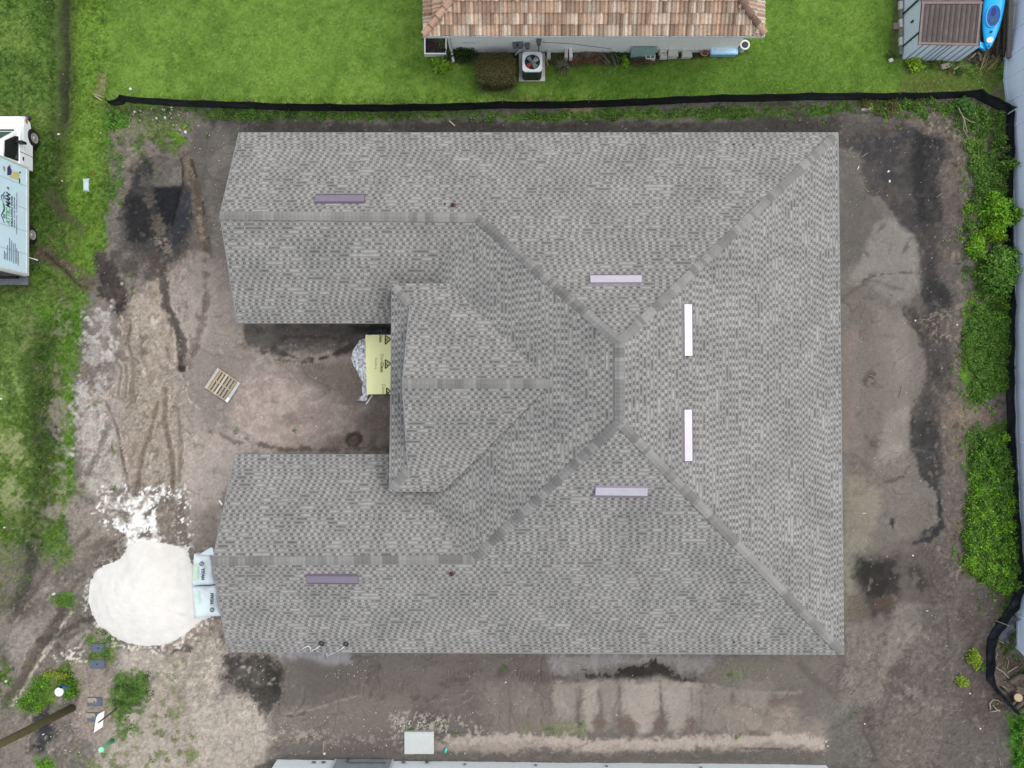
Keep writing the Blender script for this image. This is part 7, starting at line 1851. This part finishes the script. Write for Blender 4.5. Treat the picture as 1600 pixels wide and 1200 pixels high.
film([(574, 522), (576, 517), (590, 514), (614, 515)], [(574, 526), (584, 526), (598, 525), (614, 524)], .3, .36, "dark_plastic_film", "dark blue plastic film bunched above the yellow boards", 5, mat("dark_film", (60, 76, 92), .25, var=.5, scale=9, spec=.6))
mb = MB(); a, b_ = P(582, 617, .1), P(572.5, 631, .03); mb.box((a+b_)/2, ((b_-a).length, .06, .03), rz=math.atan2(b_.y-a.y, b_.x-a.x)); one_mesh("pale_strip", "narrow pale strip sticking out below the yellow boards", "strip", mb, whitem)

# ================================================================ WHITE SAND HEAP AND BULK BAGS
WHm = mat("white_sand", (250, 245, 238), .95, var=.07, scale=2.2, bump=.8, bscale=26, k=.68, spec=.1)
heap_out = [(136, 930), (140, 955), (150, 975), (168, 990), (190, 1002), (222, 1010), (255, 1008), (280, 998), (300, 984), (316, 970), (330, 962), (330, 930), (325, 900), (306, 888), (297, 872), (288, 856), (268, 850), (250, 846), (230, 842), (212, 846), (200, 852), (192, 866), (180, 876), (160, 884), (144, 900)]
def heap(name, pts, cpx, hmax):
    n_ = 160; rings = 40; q = np.random.RandomState(3); mb = MB()
    P_ = [Vector(p) for p in [(x, y, 0) for x, y in pts]]; N_ = len(P_); out = []
    for k in range(n_):
        t_ = k/n_*N_; i = int(t_); f = t_-i; p0, p1, p2, p3 = P_[(i-1) % N_], P_[i % N_], P_[(i+1) % N_], P_[(i+2) % N_]
        out.append(.5*((2*p1)+(-p0+p2)*f+(2*p0-5*p1+4*p2-p3)*f*f+(-p0+3*p1-3*p2+p3)*f**3))
    vs = [];
    for r_ in range(rings+1):
        s = 1-r_/rings
        for k in range(n_):
            x = cpx[0]+(out[k].x-cpx[0])*s; y = cpx[1]+(out[k].y-cpx[1])*s
            if r_ <= 1: x += (math.sin(k*2.3)+math.sin(k*5.1+1))*.9*(1-r_*.6); y += (math.cos(k*3.1)+math.sin(k*4.3))*.9*(1-r_*.6)
            e = 1-s
            z = hmax*(1-(s**1.7))*(1-.12*e)+(.0 if r_ == 0 else .07*float(fbm(np.array([x]), np.array([y]), 60, 4, 5)[0]))
            g = PG(x, y); vs.append((g.x, g.y, max(z, 0)+g.z-(.03 if r_ == 0 else 0)))
    fs = [(r_*n_+k, r_*n_+(k+1) % n_, (r_+1)*n_+(k+1) % n_, (r_+1)*n_+k) for r_ in range(rings) for k in range(n_)]
    mb.mesh(vs, fs); o = mb.build(name, WHm, None, smooth=True); bm_fix(o); return o
o = heap("sand_heap", heap_out, (232, 928), .85); tag(o, "large heap of pure white sand spreading beside the lower left wing", "sand heap")
bagm = mat("white_woven_bag", (232, 242, 246), .55, var=.05, scale=4, bump=.6, bscale=9, k=.80); bagt = mat("bag_print", (64, 84, 104), .6)
def bag(quad, zs, label, tx, flip, seed):
    """a slack bulk bag lying on its side: pillow over four pixel corners"""
    q = random.Random(seed); n_ = 14; vs = []; vb = []
    for i in range(n_+1):
        for j in range(n_+1):
            u, v = i/n_, j/n_
            x = (quad[0][0]*(1-u)+quad[1][0]*u)*(1-v)+(quad[3][0]*(1-u)+quad[2][0]*u)*v
            y = (quad[0][1]*(1-u)+quad[1][1]*u)*(1-v)+(quad[3][1]*(1-u)+quad[2][1]*u)*v
            e = (math.sin(math.pi*u)*math.sin(math.pi*v))**.35 if 0 < u < 1 and 0 < v < 1 else 0
            zt_ = (zs[0]*(1-u)+zs[1]*u)
            z = zt_*(.55+.45*e)+.035*math.sin(u*9+seed)*math.sin(v*7+seed*2)+.02*q.uniform(-1, 1)
            p = P(x, y, z); vs.append(p); vb.append(Vector((p.x, p.y, .02)))
    m0 = MB(); K = n_+1; N_ = K*K
    fs = [(i*K+j, i*K+j+1, (i+1)*K+j+1, (i+1)*K+j) for i in range(n_) for j in range(n_)]
    fs += [tuple(N_+x for x in reversed(f)) for f in fs]
    for i in range(n_):
        fs += [(i*K, (i+1)*K, N_+(i+1)*K, N_+i*K), (i*K+n_, N_+i*K+n_, N_+(i+1)*K+n_, (i+1)*K+n_), (i, N_+i, N_+i+1, i+1), (n_*K+i, n_*K+i+1, N_+n_*K+i+1, N_+n_*K+i)]
    m0.mesh(vs+vb, fs); c_ = P((quad[0][0]+quad[2][0])/2, (quad[0][1]+quad[2][1])/2, 0); t = thing("bulk_bag", label, "bulk bag", c_, "bulk bags beside the white sand heap"); o = m0.build("bag_body", bagm, t, smooth=True); bm_fix(o)
    return t
bg1 = bag([(303, 866), (330, 865), (337, 913), (300, 915)], (.70, .62), "white bulk bag, upper of the two beside the white sand heap", "TITAN", False, 1)
bg2 = bag([(300, 917), (339, 915), (345, 962), (304, 966)], (.72, .60), "white bulk bag, lower of the two beside the white sand heap", "TITAN", True, 2)
mb = MB(); pp = [P(312, 866, .55), P(330, 855, .78), P(333, 857, .75), P(334, 868, .6)]; mb.face(pp); mb.face([p-Vector((0, 0, .01)) for p in pp][::-1]); mb.build("bag_flap", bagm, bg1)
text("TITAN", .17, bagt, bg1, P(315, 888, .80), (0, -1, 0), (1, 0, 0), lift=.0, bold=.012)
text("-------", .12, bagt, bg1, P(311.5, 889, .80), (0, -1, 0), (1, 0, 0), lift=0)
text("TITAN", .17, bagt, bg2, P(333.5, 945, .80), (0, 1, 0), (-1, 0, 0), lift=.0, bold=.012)
for t_, (px, py) in ((bg1, (315, 881)), (bg2, (331.5, 953))):
    p = P(px, py, .785); mb = MB(); mb.lathe((p.x, p.y, p.z), [(.10, 0), (.10, .006)], 18); mb.build("printed_logo", mat("logo_slate", (96, 116, 128), .6), t_)
    for k in range(2): 
        mb = MB(); mb.box((p.x-.03+.06*k, p.y, p.z+.008), (.015, .12, .004), rz=.4); mb.build("printed_logo", bagm, t_)
mb = MB(); mb.box(P(306, 895, .735), (.16, .7, .006)); mb.build("green_print", mat("pale_green_print", (196, 226, 190), .6, k=.84), bg1)
mb = MB(); mb.box(P(308, 934, .75), (.14, .55, .006)); mb.build("green_print", mat("pale_mint_print", (206, 232, 214), .6, k=.84), bg2)
mb = MB(); p = P(345, 785, .05); mb.box(p, (.24, .08, .04), rz=-1.0); one_mesh("white_scrap", "white scrap at the gable edge above the bulk bags", "scrap", mb, whitem)

# ================================================================ LOWER LEFT: POLE, POST, COVERS
polm = mat("weathered_pole", (112, 104, 66), .9, var=.2, scale=4, bump=.3)
a = PG(113, 1107); top_ = Vector((a.x-.95, a.y+.95, 9.5))
pl_ = thing("utility_pole", "tall round wooden utility pole rising out of the bottom left corner", "utility pole", a)
mb = MB(); mb.tube([a-Vector((0, 0, .2)), a*.5+top_*.5, top_], [.165, .145, .12], 16); mb.build("shaft", polm, pl_, smooth=True)
mb = MB(); mb.lathe((top_.x, top_.y, top_.z), [(.12, 0), (.12, .03)], 16); mb.build("cap", alm, pl_)
# white sign board on a brown post
g = PG(184, 1106); sp = thing("marker_post", "slim brown post with a white board below it in the lower left", "post", g)
mb = MB(); mb.tube([g, g+Vector((0, .05, 1.45))], .035, 6); mb.build("post", mat("brown_post", (110, 66, 44), .8), sp)
p = [PG(147, 1145, .03), PG(156, 1138, .03), PG(163, 1118, .03), PG(163, 1111, .03), PG(152, 1116, .03)]
zz = .22
mb = MB(); pp = [P(146.5, 1145, zz), P(160, 1136, zz), P(163, 1111, zz), P(153, 1116, zz), P(150, 1122, zz)]; 
mb.mesh([tuple(v) for v in pp]+[(v.x, v.y, v.z-.03) for v in pp], [tuple(range(5)), tuple(range(9, 4, -1))]+[(i, 5+i, 5+(i+1) % 5, (i+1) % 5) for i in range(5)]); o = one_mesh("white_board", "white angular board lying over the lowest utility cover", "board", mb, whitem); bm_fix(o)
# green capped marker tube, lying out towards the corner
g = PG(177, 1156); t = thing("marker_tube", "short mint green tube marker with a pale cap in the lower left", "marker", g); mb = MB(); e = g+Vector((0, .04, .88)); mb.tube([g, e], .095, 14); mb.build("tube", mat("mint_green", (110, 176, 132), .5), t, smooth=True)
mb = MB(); mb.tube([e, e+Vector((0, 0, .05))], [.12, .11], 14); mb.build("cap", mat("mint_cap", (150, 224, 190), .5, k=.8), t)
mb = MB(); mb.lathe((g.x+.01, g.y, 0), [(.15, -.02), (.15, .04), (.1, .06)], 14); mb.build("collar", mat("dull_green", (120, 150, 120), .7), t)
slt = mat("slate_plastic", (96, 108, 122), .6, var=.12, scale=12)
CV = [((154, 1012), (.56, .38), 0, "slate grey utility cover half hidden in the grass below the sand heap", None), ((153, 1037), (.66, .40), 0, "clean slate blue utility cover with a hole at its centre", None),
      ((148.5, 1096), (.64, .38), 0, "utility cover with sand on its upper half", (1,)), ((146, 1120), (.5, .38), 0, "utility cover partly under the white angular board", (1,))]
for (px, py), (w_, d_), rz_, lab, sandy in CV:
    g = PG(px, py); t = thing("utility_cover", lab, "utility cover", g, "utility covers in the lower left")
    mb = MB(); mb.prism(rrect(g.x, g.y, w_/2, d_/2, .04), g.z-.05, g.z+.05); mb.build("frame", slt, t)
    mb = MB(); mb.prism(rrect(g.x, g.y, w_/2-.03, d_/2-.03, .03), g.z+.05, g.z+.058); mb.build("lid", slt, t)
    mb = MB(); mb.lathe((g.x, g.y, g.z+.058), [(.035, 0), (.035, .006)], 12); mb.build("hole", blackm, t)
    if sandy:
        mb = MB(); mb.mesh([(g.x-.3, g.y-.02, g.z+.062), (g.x+.06, g.y-.05, g.z+.062), (g.x+.12, g.y+.08, g.z+.062), (g.x+.05, g.y+.17, g.z+.062), (g.x-.3, g.y+.17, g.z+.062), (g.x-.3, g.y-.02, g.z+.04), (g.x+.06, g.y-.05, g.z+.04), (g.x+.12, g.y+.08, g.z+.04), (g.x+.05, g.y+.17, g.z+.04), (g.x-.3, g.y+.17, g.z+.04)], [(0, 1, 2, 3, 4)]+[(i, 5+i, 5+(i+1) % 5, (i+1) % 5) for i in range(5)])
        mb.build("sand_dusting", mat("sand_dust", (178, 164, 150), .95, var=.15), t)
g = PG(100, 1076); t = thing("bucket", "round white bucket with its lid on beside the green bush", "bucket", g)
mb = MB(); mb.lathe((g.x, g.y, g.z), [(.15, 0), (.17, .3), (.17, .34)], 20); mb.build("body", whitem, t, smooth=True)
mb = MB(); mb.lathe((g.x, g.y, g.z+.34), [(.19, 0), (.19, .04), (.16, .045), (.15, .035), (.02, .035)], 20); mb.build("lid", whitem, t)
mb = MB(); p = PG(109, 1067, .45); mb.box(p, (.36, .09, .05), rz=-.1); mb.box(p+Vector((-.1, .02, 0)), (.08, .14, .05)); one_mesh("blue_scrap", "dark blue plastic strip caught in the bush beside the bucket", "scrap", mb, mat("deep_blue", (30, 90, 150), .5))

# ================================================================ LOWER MIDDLE
mb = MB(); p = P(654.5, 1161.5, .25); c_ = (p.x, p.y)
t = thing("equipment_pad", "pale square pad beside the pale house wall", "pad", Vector((p.x, p.y, 0)))
mb = MB(); mb.box((p.x, p.y, .11), (1.28, .96, .24)); mb.build("base", mat("pale_pad_edge", (200, 206, 204), .7, k=.8), t, bevel=.015)
mb = MB(); mb.box((p.x-.01, p.y, .235), (1.20, .90, .02)); mb.build("top", mat("pale_pad_top", (206, 210, 206), .7, var=.05, k=.74), t)
g = PG(697, 1170); t = thing("turquoise_toy", "small turquoise plastic object right of the pale pad", "plastic piece", g)
mb = MB(); mb.lathe((g.x, g.y, g.z), [(.03, 0), (.07, .03), (.07, .08), (.02, .11)], 12); mb.mesh([], []); o = mb.build("shell", mat("turquoise", (60, 226, 206), .4, k=.85), t, smooth=True); o.scale = (.7, 1.8, 1); o.rotation_euler = (0, 0, -.3)
mb = MB(); mb.box((g.x+.02, g.y, g.z+.02), (.16, .05, .03), rz=.4); mb.build("pink_edge", mat("pink_plastic", (226, 120, 150), .5), t)
stick((508.5, 1153), (507, 1172), .022, wd3, "thin pale upright stick stuck in the soil by the pale house", bend=0, z=.25)
mb = MB(); g = PG(507, 1177); mb.lathe((g.x, g.y, g.z), [(.04, 0), (.07, .03), (.03, .07)], 8); one_mesh("pale_stone", "small pale stone at the foot of the upright stick", "stone", mb, concm, smooth=True)

# ================================================================ SCRAPS AND RUBBLE
SCR = [((135, 290), .26, .52, .1, "pale blue white sheet with curled ends lying on the grass right of the truck", (214, 234, 244)), ((90, 209), .17, .12, .5, "small white box on the grass in front of the truck", (246, 240, 240)),
       ((204, 139), .18, .18, 0, "round white cap on the lawn above the start of the silt fence", (248, 248, 250)), ((148, 271), .22, .08, .2, "small orange red scrap in the grass right of the truck", (196, 66, 40)),
       ((1446, 182), .14, .18, .3, "orange red scrap on the mulch near the top right corner", (214, 76, 52)), ((258, 184), .16, .22, .1, "pale greenish tile piece in the rubble at the top left", (210, 226, 214)),
       ((245, 185), .11, .15, .5, "white tile shard left of the greenish tile piece", (246, 244, 240)), ((268, 168), .17, .10, .1, "cream shard right under the silt fence at the top left", (228, 222, 200)),
       ((211, 175), .13, .13, .7, "white shard at the left end of the rubble at the top left", (246, 246, 240)), ((290, 206), .16, .20, .2, "white crumpled paper at the lower right of the rubble", (250, 250, 252)),
       ((220, 174), .07, .07, 0, "tiny white chip between two shards in the rubble", (230, 230, 220)), ((1341, 262), .07, .34, -.5, "white splinter standing out on the dark soil by the roof's right edge", (240, 240, 236)),
       ((1388, 268), .16, .14, .4, "white crumpled scrap on the dark soil, upper of two", (246, 246, 248)), ((1390, 283), .12, .2, .1, "white crumpled scrap on the dark soil, lower of two", (240, 240, 244)),
       ((1430, 501), .1, .1, 0, "bright white chip at the edge of the black soil band", (250, 250, 250)), ((1492, 508), .1, .1, 0, "white chip on the soil left of the mown green strip", (246, 246, 246)),
       ((1350, 802), .22, .05, 0, "pale yellow sliver on the sand at lower right of the roof", (228, 220, 180)), ((1426, 868), .13, .09, .3, "white chip by the lower end of the black soil band", (246, 246, 246)),
       ((1448, 954), .12, .06, 0, "white chip between the black patch and the loose fabric", (250, 250, 250)), ((84, 928), .2, .14, .3, "white scrap left of the round grass tuft", (240, 240, 236)),
       ((10, 1064), .14, .14, .3, "white scrap on the muddy grass at the left edge", (236, 240, 240)), ((27, 1096), .12, .12, .3, "grey white scrap beside the green patch at the left edge", (214, 220, 220)),
       ((68, 1147), .14, .07, .5, "white scrap in the dark hollow above the utility pole", (240, 240, 240)), ((7, 824), .12, .1, .3, "white scrap on the grass at the left edge, higher one", (240, 240, 240)), ((3, 623), .12, .12, .3, "white scrap on the grass at the left edge below the truck", (250, 244, 250)),
       ((1515, 1083), .09, .09, .3, "white pebble on the dark soil below the two small weeds", (250, 250, 250)), ((1531, 1138), .09, .09, .3, "white pebble on the soil above the lower right corner", (250, 250, 250)),
       ((1289, 1157), .07, .16, .3, "white flake right of the pale house, upper of two", (246, 246, 246)), ((1292, 1164), .1, .08, .3, "white flake right of the pale house, lower of two", (250, 250, 250)), ((1351, 1131), .1, .1, .3, "white flake beside the dark rut at lower right", (250, 250, 250)),
       ((790, 1065), .1, .09, 0, "white flake below the middle of the lower eave", (250, 250, 250)), ((98, 283), .08, .08, 0, "tiny pale flake on the grass beside the truck", (220, 226, 210)), ((158, 208), .1, .08, .2, "white flake on the grass left of the rubble", (240, 240, 235)),
       ((174, 1183), .09, .08, .1, "white flake below the mint green marker", (244, 240, 240)), ((493, 591), .05, .05, 0, "tiny white chip on the sand between the pallet and the yellow boards", (250, 250, 250)), ((494, 666), .05, .12, -.2, "small white sliver on the sand in front of the entry", (250, 250, 250)), ((409, 652), .08, .08, 0, "small white chip right of the pallet on pink sand", (250, 246, 246))]
for (px, py), w_, d_, rz_, lab, col_ in SCR:
    w_, d_ = (w_*.8, d_*.8) if w_ < .2 else (w_, d_)
    g = PG(px, py); q = random.Random(int(px*7+py)); n_ = 5 if w_ != d_ else 9; mb = MB()
    pts_ = []
    for k in range(n_):
        a_ = 2*math.pi*k/n_; rr_ = 1+q.uniform(-.2, .2) if w_ < .25 and lab.find("sheet") < 0 else 1.1
        x_ = math.cos(a_)*w_/2*rr_; y_ = math.sin(a_)*d_/2*rr_; pts_.append((g.x+x_*math.cos(rz_)-y_*math.sin(rz_), g.y+x_*math.sin(rz_)+y_*math.cos(rz_)))
    if "sheet" in lab:
        pts_ = [(g.x-.12, g.y-.25), (g.x+.12, g.y-.27), (g.x+.13, g.y), (g.x+.12, g.y+.25), (g.x+.18, g.y+.31), (g.x-.16, g.y+.31), (g.x-.12, g.y+.2)]
    top_p = [(g.x+(p[0]-g.x)*.8, g.y+(p[1]-g.y)*.8) for p in pts_]
    mb.prism(pts_, g.z+.0, g.z+.03+q.uniform(0, .02), top=top_p)
    one_mesh("scrap" if "scrap" in lab or "paper" in lab or "sheet" in lab else "chip", lab, "scrap" if w_ > .12 else "chip", mb, mat("scrap_surface", col_, .7, k=.62))
# board lying near the top right
a, b_ = PG(1336, 174), PG(1361, 170); mb = MB(); mb.box((a+b_)/2+Vector((.15, .03, .04)), ((b_-a).length*.7, .1, .04), rz=math.atan2(b_.y-a.y, b_.x-a.x)); one_mesh("board_offcut", "pale grey board offcut lying on black plastic near the top right", "board", mb, wd3)
mb = MB(); mb.box((a+b_)/2+Vector((0, -.04, .02)), ((b_-a).length, .16, .03), rz=math.atan2(b_.y-a.y, b_.x-a.x)-.1); one_mesh("black_plastic_piece", "black plastic strip under the pale board offcut", "plastic piece", mb, blackm)
a, b_ = PG(702, 189), PG(711, 197); mb = MB(); mb.box((a+b_)/2+Vector((0, 0, .03)), ((b_-a).length, .06, .04), rz=math.atan2(b_.y-a.y, b_.x-a.x)); one_mesh("board_offcut", "short pale offcut on dark soil above the middle of the roof", "board", mb, wd3)
for i, (a, b_, lab) in enumerate((((1404, 622), (1410, 602), "thin pale stick on the sand right of the roof, halfway down"), ((1345, 246), (1356, 239), "thin pale twig on the dark soil at the roof's upper right"), ((1347, 292), (1356, 300), "short twig on the dark soil below the white splinter"), ((1318, 442), (1328, 444), "short pale twig touching the right edge of the roof"), ((1506, 420), (1514, 424), "small pale bent twig left of the wide shrub"), ((1461, 309), (1470, 303), "thin twig on the mulch right of the black band"), ((1356, 586), (1367, 590), "pale twig beside the dark sandy hollow right of the roof"), ((1560, 1184), (1562, 1196), "thin pale twig near the lower right corner"), ((1444, 1140), (1448, 1132), "thin pale twig on the soil left of the lower right corner"), ((1438, 500), (1447, 500), "pale twig by the bright chip on the black band"), ((278, 174), (289, 180), "pale twig in the rubble at the top left"), ((292, 765), (312, 774), "thin pale twig at the right of the spilled white sand"))):
    stick(a, b_, .016, wd3, lab, "twig", "twig", n_=5, bend=.02, z=.02)
# countless small chips strewn over the soil
q = random.Random(44); mb = MB()
zones = [([(200, 170), (305, 165), (320, 185), (300, 210), (200, 200)], 60, .035), ([(1330, 180), (1500, 190), (1480, 500), (1320, 500)], 70, .022), ([(1320, 500), (1500, 500), (1520, 1190), (1300, 1190)], 120, .022), ([(430, 1110), (760, 1110), (760, 1180), (430, 1180)], 170, .03), ([(760, 1090), (1290, 1090), (1290, 1180), (760, 1180)], 110, .02),
         ([(620, 1125), (700, 1125), (700, 1142), (620, 1142)], 70, .04), ([(120, 500), (380, 500), (370, 700), (280, 780), (120, 760)], 110, .025), ([(380, 520), (600, 520), (600, 700), (380, 700)], 60, .02), ([(60, 1020), (130, 1020), (130, 1180), (60, 1180)], 60, .035), ([(200, 1010), (420, 1010), (400, 1190), (200, 1190)], 170, .028), ([(500, 1030), (1200, 1030), (1200, 1060), (500, 1060)], 40, .025), ([(300, 180), (375, 190), (340, 400), (300, 400)], 26, .025), ([(520, 1046), (570, 1042), (575, 1060), (525, 1060)], 20, .03), ([(1440, 100), (1560, 100), (1560, 140), (1440, 130)], 14, .03)]
for pts_, n_, s_ in zones:
    xs_ = [p[0] for p in pts_]; ys_ = [p[1] for p in pts_]; k = 0
    while k < n_:
        x, y = q.uniform(min(xs_), max(xs_)), q.uniform(min(ys_), max(ys_))
        if not inpoly(x, y, pts_): continue
        k += 1; g = PG(x, y, .01); sz = s_*q.uniform(.5, 1.6); v = q.choice([(222, 216, 206), (200, 190, 176), (240, 238, 234), (176, 162, 148)])
        mb.box(g, (sz*q.uniform(.7, 1.8), sz, sz*.6), rz=q.uniform(0, 3), col=srgb(*v, k=.75), taper=.6)
o = mb.build("rubble", leafm, None); tag(o, "tiny pale stones and chips strewn over the bare soil", "rubble", kind='stuff')
